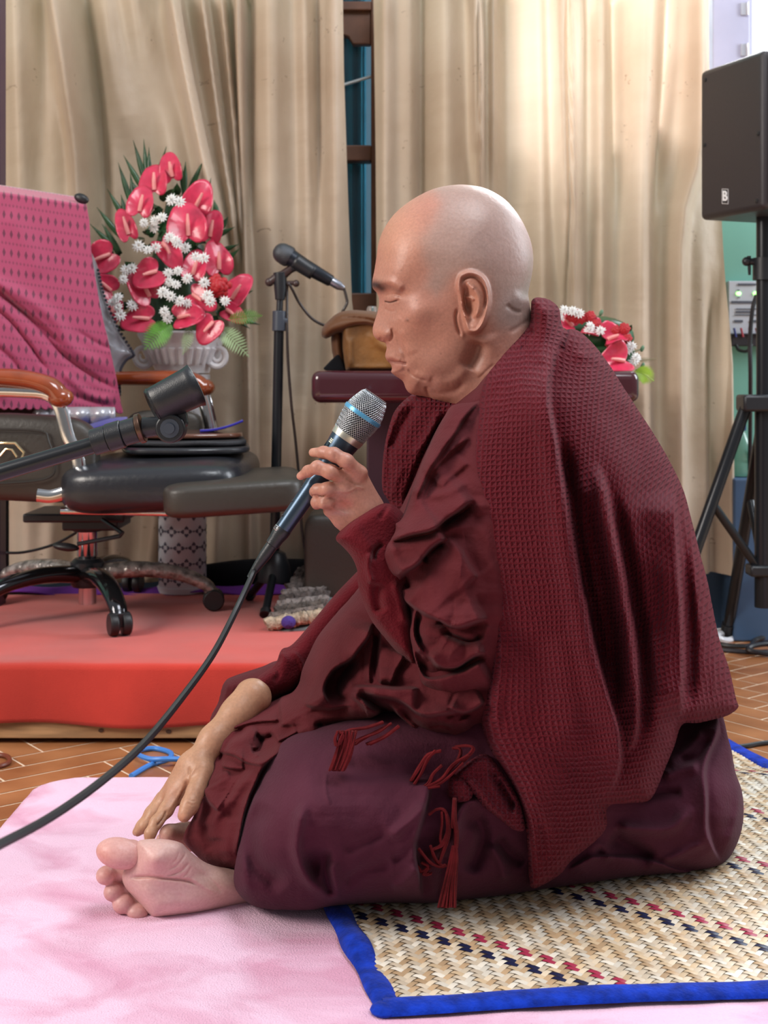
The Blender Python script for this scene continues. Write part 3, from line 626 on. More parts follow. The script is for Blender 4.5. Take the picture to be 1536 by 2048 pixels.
toes = [('ell', *f8(285, 320), 1.438, (.0262, .0185, .0163), Matrix.Rotation(math.radians(12), 3, 'Y').to_3x3(), .004),
        ('cap', (*f8(410, 270), 1.452, 16), (*f8(540, 330), 1.462, 18), .006),
        ('ell', *f8(155, 530), 1.452, (.0112, .0125, .0100), None, .003), ('cap', (*f8(230, 520), 1.458, 12.5), (*f8(420, 520), 1.462, 15), .003),
        ('ell', *f8(225, 690), 1.450, (.0108, .0120, .0100), None, .003), ('cap', (*f8(270, 670), 1.456, 12.5), (*f8(440, 640), 1.462, 15), .003),
        ('ell', *f8(318, 803), 1.447, (.0118, .0120, .0108), None, .003), ('cap', (*f8(380, 780), 1.454, 12), (*f8(500, 740), 1.460, 15), .003),
        ('ell', *f8(455, 878), 1.445, (.0125, .0115, .0086), Matrix.Rotation(math.radians(8), 3, 'Y').to_3x3(), .003), ('cap', (*f8(520, 880), 1.452, 12), (*f8(640, 850), 1.458, 15), .003)]
# the other foot, just showing behind
toes2 = [('cap', (338, 1668, 1.56, 20), (372, 1672, 1.58, 24), .006), ('cap', (372, 1672, 1.58, 24), (470, 1690, 1.62, 34), .01), ('cap', (330, 1674, 1.585, 13), (322, 1678, 1.575, 10), .004)]
tco, tQ = px_sdf(toes, k=.003, h=.0012)
t2co, t2Q = px_sdf(toes2, k=.006, h=.002)

# ---- hidden trunk and limbs that the clothing lies on (one continuous figure)
trunk = [('cap', (1010, 850, YC, 95), (1110, 1150, YC, 130), .05), ('cap', (1110, 1150, YC, 130), (1170, 1480, YC, 105), .05), ('cap', (1060, 930, YC-.12, 60), (1060, 930, YC+.12, 60), .05),
    ('cap', (1060, 930, YC-.13, 60), (925, 1260, 1.47, 48), .03), ('cap', (925, 1260, 1.47, 44), (760, 1085, 1.455, 32), .02), ('cap', (1060, 930, YC+.13, 60), (800, 1250, 1.72, 48), .03), ('cap', (800, 1250, 1.72, 44), (610, 1335, 1.655, 32), .02),
    ('cap', (1250, 1580, YC-.02, 70), (640, 1650, 1.54, 66), .04), ('cap', (1250, 1580, YC+.08, 80), (640, 1560, 1.76, 70), .04), ('cap', (620, 1580, 1.74, 60), (420, 1730, 1.56, 30), .03), ('cap', (640, 1690, 1.53, 60), (540, 1760, 1.50, 36), .03)]
bco, bQ = px_sdf(trunk, k=.03, h=.008)

# ---- skin colours (shaved scalp, brows, lips, mole, redness on the knuckles; darker at mouth line, ear pit, jaw hollow, nape)
SKIN = np.array((0.43, 0.195, 0.143))
def paint(co, spots, base=SKIN, k=1.0):
    a, b = proj(co); C = np.tile(np.array(base, float), (len(co), 1))
    nz = np.array([0.5*math.sin(x*.11+1.3*math.sin(y*.07))+0.5*math.sin(y*.13+1.7*math.sin(x*.05)) for x, y in zip(a, b)]) if len(co) < 400000 else 0
    C *= (1+0.04*nz)[:, None] if not np.isscalar(nz) else 1
    for s in spots:
        if s[0] == 'blob': _, x, y, r, ry, c, amt = s; m = amt*np.exp(-((a-x)/r)**2-((b-y)/ry)**2)
        elif s[0] == 'line': _, pts, w, c, amt = s; d, _, t = seg_dist(a, b, cr(pts, 4) if len(pts) > 2 else pts); m = amt*np.exp(-(d/w)**2)
        elif s[0] == 'poly': _, pts, soft, c, amt = s; d = poly_sd(a, b, pts); m = amt*(0.5+0.5*np.tanh(d/soft))
        C = C*(1-m[:, None])+np.array(c)[None]*m[:, None]
    return C
scalp = hc([(560, 60), (620, 200), (560, 330), (480, 430), (490, 560), (540, 640), (520, 760), (590, 820), (650, 770), (700, 690), (800, 640), (930, 700), (975, 820), (960, 950), (1000, 1040), (1120, 1060), (1250, 1000), (1290, 700), (1270, 400), (1100, 150), (860, 40)])
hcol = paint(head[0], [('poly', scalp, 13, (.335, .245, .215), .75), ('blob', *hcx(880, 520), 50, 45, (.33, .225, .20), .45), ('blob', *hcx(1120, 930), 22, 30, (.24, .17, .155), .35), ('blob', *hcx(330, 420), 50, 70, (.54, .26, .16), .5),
    ('blob', *hcx(560, 1080), 60, 40, (.50, .215, .15), .45), ('line', hc([(148, 748), (185, 752), (218, 772)]), 9, (.030, .020, .018), .97), ('line', hc([(222, 752), (270, 765), (330, 790)]), 5, (.22, .12, .09), .45), ('line', hc([(240, 862), (275, 868), (315, 858)]), 1.5, (.05, .025, .02), .9),
    ('line', hc([(252, 1270), (300, 1278), (375, 1286)]), 2.4, (.20, .07, .06), .75), ('line', hc([(262, 1256), (300, 1262), (350, 1275)]), 4, (.44, .17, .13), .6), ('line', hc([(285, 1312), (320, 1306), (360, 1298)]), 4.5, (.45, .17, .135), .45), ('blob', *hcx(390, 990), 5, 4, (.22, .10, .075), .7),
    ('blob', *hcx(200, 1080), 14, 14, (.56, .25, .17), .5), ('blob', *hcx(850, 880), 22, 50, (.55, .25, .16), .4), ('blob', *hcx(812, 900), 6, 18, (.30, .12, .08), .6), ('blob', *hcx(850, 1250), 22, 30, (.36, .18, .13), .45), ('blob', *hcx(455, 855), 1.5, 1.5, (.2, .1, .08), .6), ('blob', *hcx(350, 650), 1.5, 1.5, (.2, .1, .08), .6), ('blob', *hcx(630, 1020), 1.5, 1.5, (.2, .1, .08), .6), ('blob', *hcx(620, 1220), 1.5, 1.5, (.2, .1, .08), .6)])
ncol = paint(hco, [('blob', *h7(820, 810), 16, 10, (.58, .16, .12), .65), ('blob', *h7(760, 640), 22, 10, (.50, .27, .23), .6), ('blob', *h7(800, 930), 20, 6, (.55, .36, .32), .6), ('blob', *h7(420, 170), 8, 10, (.66, .36, .27), .6), ('blob', *h7(245, 470), 6, 7, (.70, .33, .26), .7), ('blob', *h7(700, 500), 60, 30, (.60, .31, .2), .3)])
fcol = paint(fco, [('blob', *c15(650, 880), 14, 12, (.60, .27, .17), .6), ('blob', *c15(600, 720), 30, 30, (.46, .22, .155), .5)], base=(.47, .25, .15))
pinkfoot = (.60, .37, .335)
soles = [('blob', *f8(700, 450), 70, 35, (.70, .38, .34), .6), ('blob', *f8(750, 750), 70, 40, (.68, .42, .38), .6), ('blob', *f8(1250, 650), 40, 50, (.60, .36, .27), .6), ('blob', *f8(130, 340), 18, 22, (.70, .30, .24), .5), ('blob', *f8(160, 540), 14, 12, (.66, .30, .25), .4)]
footcol = paint(foot[0], soles, base=pinkfoot); tcol = paint(tco, soles, base=(.62, .33, .30)); t2col = paint(t2co, [], base=(.58, .34, .27))
def skinmat():
    m, n, l, b = newmat('skin')
    at = n.new('ShaderNodeAttribute'); at.attribute_name = 'paint'
    t = n.new('ShaderNodeTexCoord'); nz = n.new('ShaderNodeTexNoise'); nz.inputs['Scale'].default_value = 320; nz.inputs['Detail'].default_value = 3; l.new(t.outputs['Object'], nz.inputs['Vector'])
    mx = n.new('ShaderNodeMixRGB'); mx.blend_type = 'OVERLAY'; mx.inputs[0].default_value = .22; l.new(at.outputs['Color'], mx.inputs[1]); l.new(nz.outputs[0], mx.inputs[2])
    l.new(mx.outputs[0], b.inputs['Base Color']); b.inputs['Roughness'].default_value = .44; b.inputs['Specular IOR Level'].default_value = .45
    b.inputs['Subsurface Weight'].default_value = .12; b.inputs['Subsurface Radius'].default_value = (.9, .35, .2); b.inputs['Subsurface Scale'].default_value = .006
    n2 = n.new('ShaderNodeTexNoise'); n2.inputs['Scale'].default_value = 150; n2.inputs['Detail'].default_value = 5; l.new(t.outputs['Object'], n2.inputs['Vector'])
    bp = n.new('ShaderNodeBump'); bp.inputs['Distance'].default_value = .0008; bp.inputs['Strength'].default_value = .55; l.new(n2.outputs[0], bp.inputs['Height']); l.new(bp.outputs[0], b.inputs['Normal'])
    return m
skin_m = skinmat()
body_parts = [(head[0], head[1]), (hco, hQ), (fco, fQ), (foot[0], foot[1]), (tco, tQ), (t2co, t2Q), (bco, bQ)]
person = np_mesh('person', body_parts, skin_m, loc=(P(1100, 1700, YC)[0], YC, .03), colors=[hcol, ncol, fcol, footcol, tcol, t2col, np.tile(SKIN, (len(bco), 1))])
setprops(person, 'bald person in maroon robes and a waffle shawl, sitting cross-legged and speaking into a microphone', 'person')
# ------------------------------------------------------------------ clothing
robe_m = clothmat('maroon_robe_cloth', (0.096, 0.016, 0.020), .85, .04, 260, .0008, .10, 12)
sarong_m = clothmat('plum_cloth', (0.076, 0.019, 0.033), .85, .04, 260, .0008, .12, 9)
knit_m = clothmat('red_knit', (0.108, 0.009, 0.014), .95, .06, 330, .0016, .10, 30)
def ribmat(name, c, freq=9.0):
    m, n, l, b = newmat(name); b.inputs['Base Color'].default_value = (*c, 1); b.inputs['Roughness'].default_value = .9; b.inputs['Sheen Weight'].default_value = .08; b.inputs['Specular IOR Level'].default_value = .15
    t = n.new('ShaderNodeTexCoord'); w = n.new('ShaderNodeTexWave'); w.inputs['Scale'].default_value = 1.0; w.bands_direction = 'X'; w.inputs['Distortion'].default_value = .6; l.new(t.outputs['UV'], w.inputs['Vector'])
    bp = n.new('ShaderNodeBump'); bp.inputs['Distance'].default_value = .002; bp.inputs['Strength'].default_value = .7; l.new(w.outputs['Fac'], bp.inputs['Height']); l.new(bp.outputs[0], b.inputs['Normal'])
    return m
rib_m = ribmat('red_ribbed_knit', (0.185, 0.014, 0.020))
def wafflemat():
    m, n, l, b = newmat('waffle_knit')
    t = n.new('ShaderNodeTexCoord'); nz = n.new('ShaderNodeTexNoise'); nz.inputs['Scale'].default_value = .35; nz.inputs['Detail'].default_value = 2; l.new(t.outputs['UV'], nz.inputs['Vector'])
    ad = n.new('ShaderNodeVectorMath'); ad.operation = 'MULTIPLY_ADD'; ad.inputs[1].default_value = (.9, .9, 0); l.new(nz.outputs['Color'], ad.inputs[0]); l.new(t.outputs['UV'], ad.inputs[2])
    s = n.new('ShaderNodeSeparateXYZ'); l.new(ad.outputs[0], s.inputs[0]); hs = []
    for ax, e in (('X', 1.0), ('Y', 1.0)):
        mu = n.new('ShaderNodeMath'); mu.operation = 'MULTIPLY'; mu.inputs[1].default_value = PI; l.new(s.outputs[ax], mu.inputs[0])
        co = n.new('ShaderNodeMath'); co.operation = 'COSINE'; l.new(mu.outputs[0], co.inputs[0]); ab = n.new('ShaderNodeMath'); ab.operation = 'ABSOLUTE'; l.new(co.outputs[0], ab.inputs[0])
        pw = n.new('ShaderNodeMath'); pw.operation = 'POWER'; pw.inputs[1].default_value = 2.2; l.new(ab.outputs[0], pw.inputs[0]); hs.append(pw)
    mxn = n.new('ShaderNodeMath'); mxn.operation = 'MAXIMUM'; l.new(hs[0].outputs[0], mxn.inputs[0]); l.new(hs[1].outputs[0], mxn.inputs[1])
    f = n.new('ShaderNodeTexNoise'); f.inputs['Scale'].default_value = 900; f.inputs['Detail'].default_value = 3; l.new(t.outputs['Object'], f.inputs['Vector'])
    a2 = n.new('ShaderNodeMath'); a2.operation = 'MULTIPLY_ADD'; a2.inputs[1].default_value = .5; l.new(f.outputs[0], a2.inputs[0]); l.new(mxn.outputs[0], a2.inputs[2])
    bp = n.new('ShaderNodeBump'); bp.inputs['Distance'].default_value = .0042; bp.inputs['Strength'].default_value = 1.0; l.new(a2.outputs[0], bp.inputs['Height']); l.new(bp.outputs[0], b.inputs['Normal'])
    r = n.new('ShaderNodeValToRGB'); l.new(f.outputs[0], r.inputs[0]); r.color_ramp.elements[0].position = .3; r.color_ramp.elements[0].color = (.084, .006, .010, 1); r.color_ramp.elements[1].position = .7; r.color_ramp.elements[1].color = (.155, .011, .019, 1)
    l.new(r.outputs[0], b.inputs['Base Color']); b.inputs['Roughness'].default_value = .95; b.inputs['Sheen Weight'].default_value = .10; b.inputs['Sheen Roughness'].default_value = .4; b.inputs['Sheen Tint'].default_value = (1, .45, .6, 1); b.inputs['Specular IOR Level'].default_value = .15
    return m
waffle_m = wafflemat()
ZC = 0.030
def step(pts, side, amp, fall=22, sharp=3): return ('step', pts, side, amp, fall, sharp)
def L_(pts, w, a, *k): return ('line', pts, w, a, *k)

# --- plum sarong over the near thigh, knee and seat
sar_ol = [(556, 1490), (530, 1540), (504, 1598), (486, 1649), (475, 1703), (467, 1751), (472, 1780), (493, 1804), (522, 1818), (568, 1823), (622, 1822), (662, 1813), (720, 1808), (790, 1806), (858, 1808), (936, 1800), (1014, 1792), (1092, 1781), (1173, 1770), (1252, 1758), (1320, 1752), (1369, 1749), (1423, 1742), (1458, 1717), (1481, 1670), (1488, 1621), (1483, 1578), (1471, 1543), (1464, 1490), (1456, 1430), (1420, 1370), (1300, 1340), (1100, 1340), (900, 1390), (760, 1410), (660, 1440), (600, 1460)]
sar_ctrl = [(480, 1740, 1.455, .055, 50), (520, 1800, 1.452, .05, 46), (560, 1700, 1.455, .085, 90), (620, 1600, 1.47, .105, 100), (600, 1520, 1.50, .09, 70), (720, 1500, 1.53, .115, 90), (760, 1620, 1.48, .115, 110), (700, 1760, 1.455, .08, 70), (850, 1780, 1.465, .06, 60),
    (900, 1650, 1.49, .085, 90), (900, 1500, 1.55, .11, 100), (1000, 1760, 1.49, .05, 50), (1100, 1600, 1.55, .10, 100), (1100, 1740, 1.52, .05, 46), (1250, 1720, 1.555, .055, 44), (1300, 1620, 1.60, .085, 80), (1400, 1560, 1.63, .095, 70), (1420, 1450, 1.66, .045, 50), (1450, 1640, 1.61, .085, 70), (1440, 1720, 1.59, .06, 50), (1330, 1450, 1.68, .06, 60), (1200, 1450, 1.62, .12, 100), (1100, 1400, 1.62, .16, 100)]
sar_st = [L_(c5([(560, 1130), (455, 1330), (470, 1540), (590, 1680), (720, 1790)]), 15, -.016), L_(c5([(520, 1000), (420, 1250), (390, 1500), (400, 1700), (500, 1830)]), 10, .009), ('blob', *c5([(930, 1590)])[0], 20, -.026, 28), L_(c5([(860, 1100), (820, 1280), (790, 1480), (860, 1680), (980, 1800), (1080, 1880)]), 9, .014),
    L_(c5([(1000, 1480), (1030, 1650), (1050, 1850)]), 7, -.016), L_(c5([(1060, 1560), (1080, 1700), (1085, 1880)]), 8, .010), ('blob', *c5([(960, 1180)])[0], 60, .010, 50), L_(c5([(1489, 1340), (1300, 1420), (1120, 1480)]), 9, -.006), L_(c5([(1489, 1600), (1300, 1640), (1150, 1740)]), 10, -.008), L_(c5([(1000, 900), (1010, 1050), (1060, 1170)]), 3, .0025),
    step(c6([(310, 560), (290, 740), (260, 880), (225, 1040), (200, 1200), (230, 1400), (260, 1530)]), 1, .030, 34, 4), L_(c6([(0, 1080), (120, 960), (270, 800)]), 9, .010), L_(c6([(0, 1450), (110, 1390), (200, 1260)]), 9, .009), L_(c6([(0, 1250), (130, 1180), (230, 1060)]), 7, -.007),
    L_(c6([(620, 850), (700, 1000), (690, 1150), (600, 1350)]), 12, -.020), L_(c6([(480, 1120), (560, 850), (640, 780), (720, 830)]), 8, .018), L_(c6([(740, 1100), (860, 1250), (900, 1400)]), 8, .010), L_(c6([(800, 1050), (930, 1180), (1040, 1250)]), 10, -.014), L_(c6([(420, 1150), (400, 1350), (380, 1550)]), 9, -.014),
    step([(1128, 1742), (1180, 1712), (1252, 1714), (1310, 1722), (1370, 1742), (1410, 1742)], 1, .016, 20, 3), L_(s2([(700, 1390), (760, 1300), (830, 1400)]), 8, .008), L_(s2([(810, 1250), (930, 1330), (1050, 1390)]), 12, -.020), L_(s2([(830, 1190), (960, 1225), (1110, 1230), (1190, 1170), (1215, 1090)]), 9, .018), L_(s2([(980, 1060), (1080, 1040), (1190, 1030)]), 8, -.012),
    L_(s2([(1080, 950), (1180, 915), (1290, 905)]), 10, .014), L_(s2([(1110, 900), (1230, 800), (1290, 710)]), 8, .010), L_(s2([(1170, 870), (1270, 860), (1330, 760)]), 6, -.008), step(s2([(1375, 640), (1370, 740), (1330, 860), (1310, 960), (1312, 1100), (1330, 1260), (1390, 1400)]), 1, .032, 26, 3), L_(s2([(1060, 1390), (1200, 1340), (1320, 1290)]), 7, .008), L_(s2([(1420, 700), (1470, 950), (1470, 1200), (1400, 1380)]), 9, .010)]
sar = relief(sar_ol, sar_ctrl, sar_st, step=2.6, dy=.0032, yref=1.62, zmin=ZC, cloth='soft')
sarong = np_mesh('sarong', [(sar[0], sar[1])], sarong_m, parent=person); sarong['label'] = 'plum coloured sarong cloth'

# --- maroon robe: wrapped round the chest and heaped in the lap, a second fold over the near arm
in_ol = [(902, 811), (945, 770), (1000, 722), (1100, 740), (1220, 880), (1310, 1080), (1350, 1380), (1240, 1540), (1050, 1560), (985, 1500), (959, 1471), (912, 1487), (860, 1481), (821, 1462), (798, 1440), (775, 1432), (730, 1448), (678, 1458), (640, 1474), (600, 1490), (600, 1520), (570, 1570), (540, 1620), (520, 1690), (490, 1738), (446, 1738), (427, 1734), (404, 1721), (378, 1697), (366, 1678), (374, 1655), (386, 1634), (398, 1602), (397, 1585), (408, 1562), (420, 1530), (432, 1490), (452, 1452), (492, 1428), (530, 1408), (566, 1392), (585, 1384), (598, 1366), (604, 1340), (618, 1308), (636, 1272), (673, 1226), (712, 1182), (745, 1130), (775, 1060), (800, 1018), (824, 968), (852, 900), (876, 852)]
in_ctrl = [(400, 1660, 1.53, .035, 30), (440, 1680, 1.52, .045, 40), (430, 1580, 1.54, .045, 40), (490, 1480, 1.59, .07, 60), (540, 1430, 1.63, .08, 60), (500, 1580, 1.53, .06, 50), (600, 1430, 1.60, .10, 70), (640, 1340, 1.62, .09, 50), (700, 1250, 1.62, .10, 55), (720, 1400, 1.58, .13, 90), (760, 1420, 1.57, .14, 60), (780, 1300, 1.62, .14, 100), (800, 1120, 1.62, .12, 80), (860, 950, 1.62, .10, 60), (930, 850, 1.62, .10, 60), (980, 780, 1.62, .11, 50),
    (1000, 900, 1.62, .17, 100), (1100, 1000, 1.62, .185, 120), (1200, 1200, 1.62, .18, 120), (900, 1200, 1.62, .17, 120), (900, 1400, 1.58, .17, 80), (1000, 1440, 1.58, .16, 80), (1200, 1450, 1.60, .16, 100), (850, 1460, 1.56, .14, 50)]
in_st = [step(c4([(560, 370), (500, 500), (400, 640), (280, 730), (205, 820), (185, 910), (225, 1010)]), 1, .045, 40, 2.2), L_(c4([(430, 580), (350, 720), (270, 860), (300, 950), (420, 950)]), 14, -.026),
    step(c4([(548, 400), (556, 560), (548, 850)]), 1, .012, 12, 2), step(c4([(612, 420), (606, 620), (616, 850)]), -1, .014, 14, 2), L_(c4([(590, 430), (584, 620), (590, 820)]), 3.5, -.012), step(c4([(800, 610), (745, 730), (712, 850)]), 1, .018, 20, 2), L_(c4([(490, 560), (500, 700), (495, 830)]), 5, -.006), L_(c4([(660, 520), (668, 680), (650, 830)]), 8, .006),
    step(c4([(385, 885), (440, 856), (540, 846), (660, 850), (780, 872), (930, 880)]), 1, .030, 34, 2.5), step(c4([(480, 900), (600, 930), (720, 950), (810, 1000), (930, 1075), (1080, 1062), (1220, 1055)]), -1, .032, 30, 2.5), L_(c4([(430, 905), (540, 965), (640, 1025), (690, 1060)]), 6, -.030), L_(c4([(388, 888), (450, 955), (520, 1015), (625, 1070)]), 4, .022),
    step(c4([(690, 985), (740, 1085), (810, 1155), (900, 1220), (1000, 1274), (1130, 1294), (1260, 1279), (1370, 1219)]), -1, .045, 12, 2.2), L_(c4([(760, 1010), (840, 1110), (930, 1180), (1040, 1220), (1200, 1225)]), 6, -.014), L_(c4([(850, 1120), (960, 1085), (1080, 1090), (1200, 1150)]), 10, .010), L_(c4([(970, 1160), (1080, 1140), (1180, 1180)]), 4, -.008), L_(c4([(1250, 1090), (1290, 1160), (1340, 1220)]), 8, .012), step(c4([(1130, 1010), (1240, 1052), (1330, 1032), (1420, 987)]), -1, .030, 24, 2.2),
    step(c4([(10, 975), (120, 1025), (260, 1040), (400, 1000)]), -1, .016, 26, 3), L_(c4([(340, 1000), (460, 1025), (600, 1078)]), 10, .012), L_(c4([(100, 1140), (300, 1150), (480, 1110), (620, 1072)]), 6, -.006), step(c4([(0, 1300), (90, 1240), (220, 1205), (340, 1192), (490, 1150), (620, 1086)]), -1, .030, 20, 2.2), ('blob', *c4([(150, 1165)])[0], 6, -.018, 4),
    step(c5([(1040, 640), (900, 690), (760, 740), (640, 790), (560, 860), (480, 1010), (410, 1180), (390, 1380), (340, 1560)]), 1, .034, 13, 2.5), L_(c5([(1000, 585), (860, 600), (740, 670), (620, 760), (500, 870), (390, 1010), (280, 1140), (200, 1230), (90, 1290)]), 7, .014), step(c5([(560, 860), (440, 840), (330, 790), (210, 765)]), 1, .016, 18, 2.5), step(c5([(640, 690), (720, 655), (810, 610)]), -1, .014, 16, 2), L_(c5([(470, 630), (560, 650), (620, 625)]), 6, -.022), L_(c5([(530, 640), (520, 720), (460, 750)]), 7, -.026), L_(c5([(480, 700), (490, 760), (520, 790)]), 4, .010),
    step(c5([(420, 885), (330, 890), (230, 880)]), 1, .014, 16, 2.2), L_(c5([(180, 840), (230, 820), (260, 760), (330, 640), (420, 580)]), 6, -.014), step(c5([(300, 600), (420, 560), (560, 530), (680, 510)]), -1, .016, 14, 2.2), L_(c5([(220, 720), (330, 690), (420, 620), (480, 560)]), 8, .008), step(c5([(90, 1010), (130, 1110), (190, 1175), (230, 1200)]), -1, .022, 30, 2.5), L_(c5([(110, 1000), (200, 960), (300, 920)]), 6, .008),
    step(c5([(690, 320), (672, 440), (665, 570)]), -1, .014, 26, 2.5), L_(c5([(90, 1060), (60, 1180), (30, 1270)]), 5, -.010), L_(c5([(250, 1180), (200, 1300), (190, 1430)]), 11, .008), L_(c5([(120, 1280), (100, 1380), (150, 1500)]), 9, -.005), L_(c5([(320, 1230), (290, 1400), (250, 1560)]), 10, .008), L_(c3([(1130, 180), (1060, 320), (960, 520), (860, 760), (790, 960)]), 6, .008)]
inner = relief(in_ol, in_ctrl, in_st, step=2.4, dy=.0032, yref=1.64, zmin=ZC, cloth=True)
dr_ol = c3([(1395, 70), (1180, 112), (1110, 200), (1040, 320), (980, 450), (920, 600), (860, 760), (800, 940), (760, 1000), (725, 1020), (722, 1090), (650, 1180), (612, 1235), (640, 1330), (680, 1410), (735, 1475)]) + c4([(790, 185), (845, 260), (850, 350), (838, 440), (850, 540), (880, 650), (905, 730), (915, 800), (935, 855), (1020, 940), (1130, 1012), (1200, 1046), (1270, 1046), (1420, 985)]) + [(1050, 1400), (1120, 1200), (1120, 950), (1060, 800), (1010, 745)]
dr_ctrl = [(950, 810, 1.53, .055, 30), (900, 900, 1.50, .055, 36), (850, 1000, 1.475, .055, 36), (800, 1080, 1.455, .05, 34), (780, 1120, 1.452, .045, 30), (820, 1160, 1.45, .055, 40), (1000, 850, 1.52, .09, 60), (950, 1000, 1.48, .085, 60), (900, 1150, 1.45, .075, 60), (850, 1250, 1.455, .06, 40), (880, 1340, 1.47, .065, 44), (950, 1300, 1.47, .085, 60), (940, 1400, 1.49, .065, 36), (1060, 1100, 1.50, .11, 60), (1060, 1300, 1.52, .11, 60)]
dr_st = [step(c3([(1400, 60), (1290, 190), (1200, 320), (1110, 450), (1020, 590), (930, 760), (870, 880)]), 1, .022, 44, 4), step(c3([(1330, 350), (1190, 460), (1080, 570), (990, 720), (930, 850)]), 1, .013, 30, 3.5), L_(c3([(1320, 280), (1230, 370), (1130, 520), (1020, 680)]), 8, .005), L_(c3([(1300, 690), (1160, 775), (1020, 800), (900, 840), (810, 930)]), 7, .008), step(c3([(1300, 560), (1180, 650), (1080, 760)]), 1, .008, 30, 5),
    step(c3([(1350, 845), (1210, 950), (1080, 1035), (900, 1105), (690, 1175)]), 1, .034, 46, 3), L_(c3([(1330, 870), (1210, 965), (1080, 1045)]), 9, -.012), L_(c3([(1300, 1045), (1120, 1085), (960, 1145), (800, 1205), (640, 1240)]), 8, .010), step(c3([(1150, 1120), (1040, 1195), (960, 1280), (870, 1370), (735, 1435)]), 1, .036, 40, 3), L_(c3([(1130, 1150), (1020, 1230), (940, 1320)]), 7, -.014), L_(c3([(770, 1440), (820, 1500), (830, 1540)]), 12, -.022), ('blob', *c3([(590, 1310)])[0], 6, -.01, 8),
    step(c3([(1140, 1105), (1240, 1235), (1310, 1360), (1380, 1450)]), 1, .016, 40, 5), L_(c3([(640, 1240), (680, 1350), (740, 1450)]), 7, .008), L_(c3([(700, 1190), (860, 1130), (1000, 1080)]), 5, -.005),
    step(c4([(765, 178), (860, 248), (960, 295), (1060, 336), (1130, 390), (1200, 404), (1290, 388), (1440, 333)]), -1, .036, 50, 2.2), L_(c4([(1060, 345), (1110, 375), (1160, 385)]), 4, -.012), step(c4([(905, 255), (882, 400), (900, 500), (950, 600)]), 1, .026, 10, 2), L_(c4([(920, 300), (905, 400), (930, 520)]), 4, -.016), L_(c4([(960, 350), (1050, 450), (1150, 530), (1250, 620)]), 12, .012), L_(c4([(1070, 425), (1190, 490), (1300, 520), (1410, 450)]), 6, -.018), L_(c4([(1430, 370), (1410, 520), (1350, 620)]), 7, .008),
    step(c4([(950, 590), (1060, 695), (1190, 715), (1320, 655), (1450, 590)]), -1, .030, 36, 3), step(c4([(872, 540), (890, 640), (930, 740), (1000, 785), (1150, 762), (1300, 715), (1450, 660)]), 1, .028, 60, 3), L_(c4([(980, 640), (1100, 600), (1200, 620)]), 7, .006), L_(c4([(940, 870), (1060, 950), (1150, 1010)]), 4, -.004), step(c4([(1060, 1010), (1180, 940), (1420, 900)]), 1, .008, 30, 6)]
drape = relief(dr_ol, dr_ctrl, dr_st, step=2.2, dy=.003, yref=1.62, cloth=True)
fk_ol = [(560, 1325), (520, 1338), (462, 1357), (446, 1368), (436, 1405), (420, 1438), (424, 1480), (470, 1520), (560, 1500), (640, 1420), (640, 1340)]
farknee = relief(fk_ol, [(450, 1400, 1.74, .05, 34), (560, 1440, 1.74, .08, 60), (500, 1480, 1.74, .06, 50), (600, 1380, 1.74, .07, 50)], [L_([(460, 1360), (448, 1400), (440, 1440)], 5, .006), L_([(475, 1370), (465, 1410)], 5, -.006)], step=3, dy=.004, yref=1.74)
robe = np_mesh('robe', [(inner[0], inner[1]), (drape[0], drape[1]), (farknee[0], farknee[1])], robe_m, parent=person); robe['label'] = 'maroon robe gathered in folds over arm and lap'

# --- sweater sleeves (near and far)
ns_ol = c3([(655, 868), (560, 893), (430, 972), (335, 1055), (272, 1142), (335, 1210), (400, 1290), (440, 1390)])+c4([(442, 60), (482, 205), (550, 352), (640, 470), (750, 600), (868, 705), (905, 640), (895, 500), (880, 330), (840, 180)])+[(840, 1120), (815, 1040), (790, 1012)]
nsl = relief(ns_ol, [(700, 1065, 1.452, .035, 24), (760, 1030, 1.455, .035, 24), (740, 1100, 1.455, .042, 36), (780, 1180, 1.46, .045, 40), (760, 1250, 1.475, .045, 36), (810, 1290, 1.475, .045, 30), (810, 1100, 1.47, .04, 36)],
    [L_(c4([(600, 50), (590, 180), (620, 300)]), 11, -.014), L_(c3([(540, 1240), (520, 1360), (560, 1500)]), 6, .008), L_(c3([(640, 1170), (580, 1230), (560, 1320)]), 5, -.010), L_(c4([(560, 300), (700, 480), (840, 620)]), 9, .005), L_(c4([(720, 30), (770, 200), (820, 400)]), 9, .008), L_(c3([(690, 870), (650, 930), (600, 1000)]), 5, -.004), L_(c3([(400, 1000), (480, 1120), (560, 1240)]), 9, .003)], step=2.2, dy=.0028, yref=1.5, dblur=2)
fs_ol = [(725, 1150), (714, 1159), (670, 1202), (642, 1233), (615, 1263), (590, 1290), (574, 1302), (560, 1305), (549, 1330), (514, 1355), (482, 1384), (465, 1388), (470, 1398), (478, 1403), (494, 1425), (530, 1410), (566, 1394), (590, 1385), (640, 1350), (700, 1290), (760, 1220), (770, 1160)]
fsl = relief(fs_ol, [(485, 1400, 1.612, .032, 20), (540, 1370, 1.64, .036, 26), (600, 1330, 1.67, .04, 34), (680, 1240, 1.71, .045, 36), (740, 1180, 1.72, .05, 30)],
    [L_([(560, 1306), (560, 1320), (540, 1345)], 4, -.004), ('line', c5([(640, 110), (660, 180), (620, 240)]), 5, -.004), L_([(582, 1300), (600, 1320), (610, 1350)], 5, .005)]+[L_([(484+k*6.5, 1398-k*1.0+(k % 2)), (520+k*6, 1362+k*4.6)], 1.5, -.0018) for k in range(-2, 8)], step=2.0, dy=.0028, yref=1.64, dblur=2)
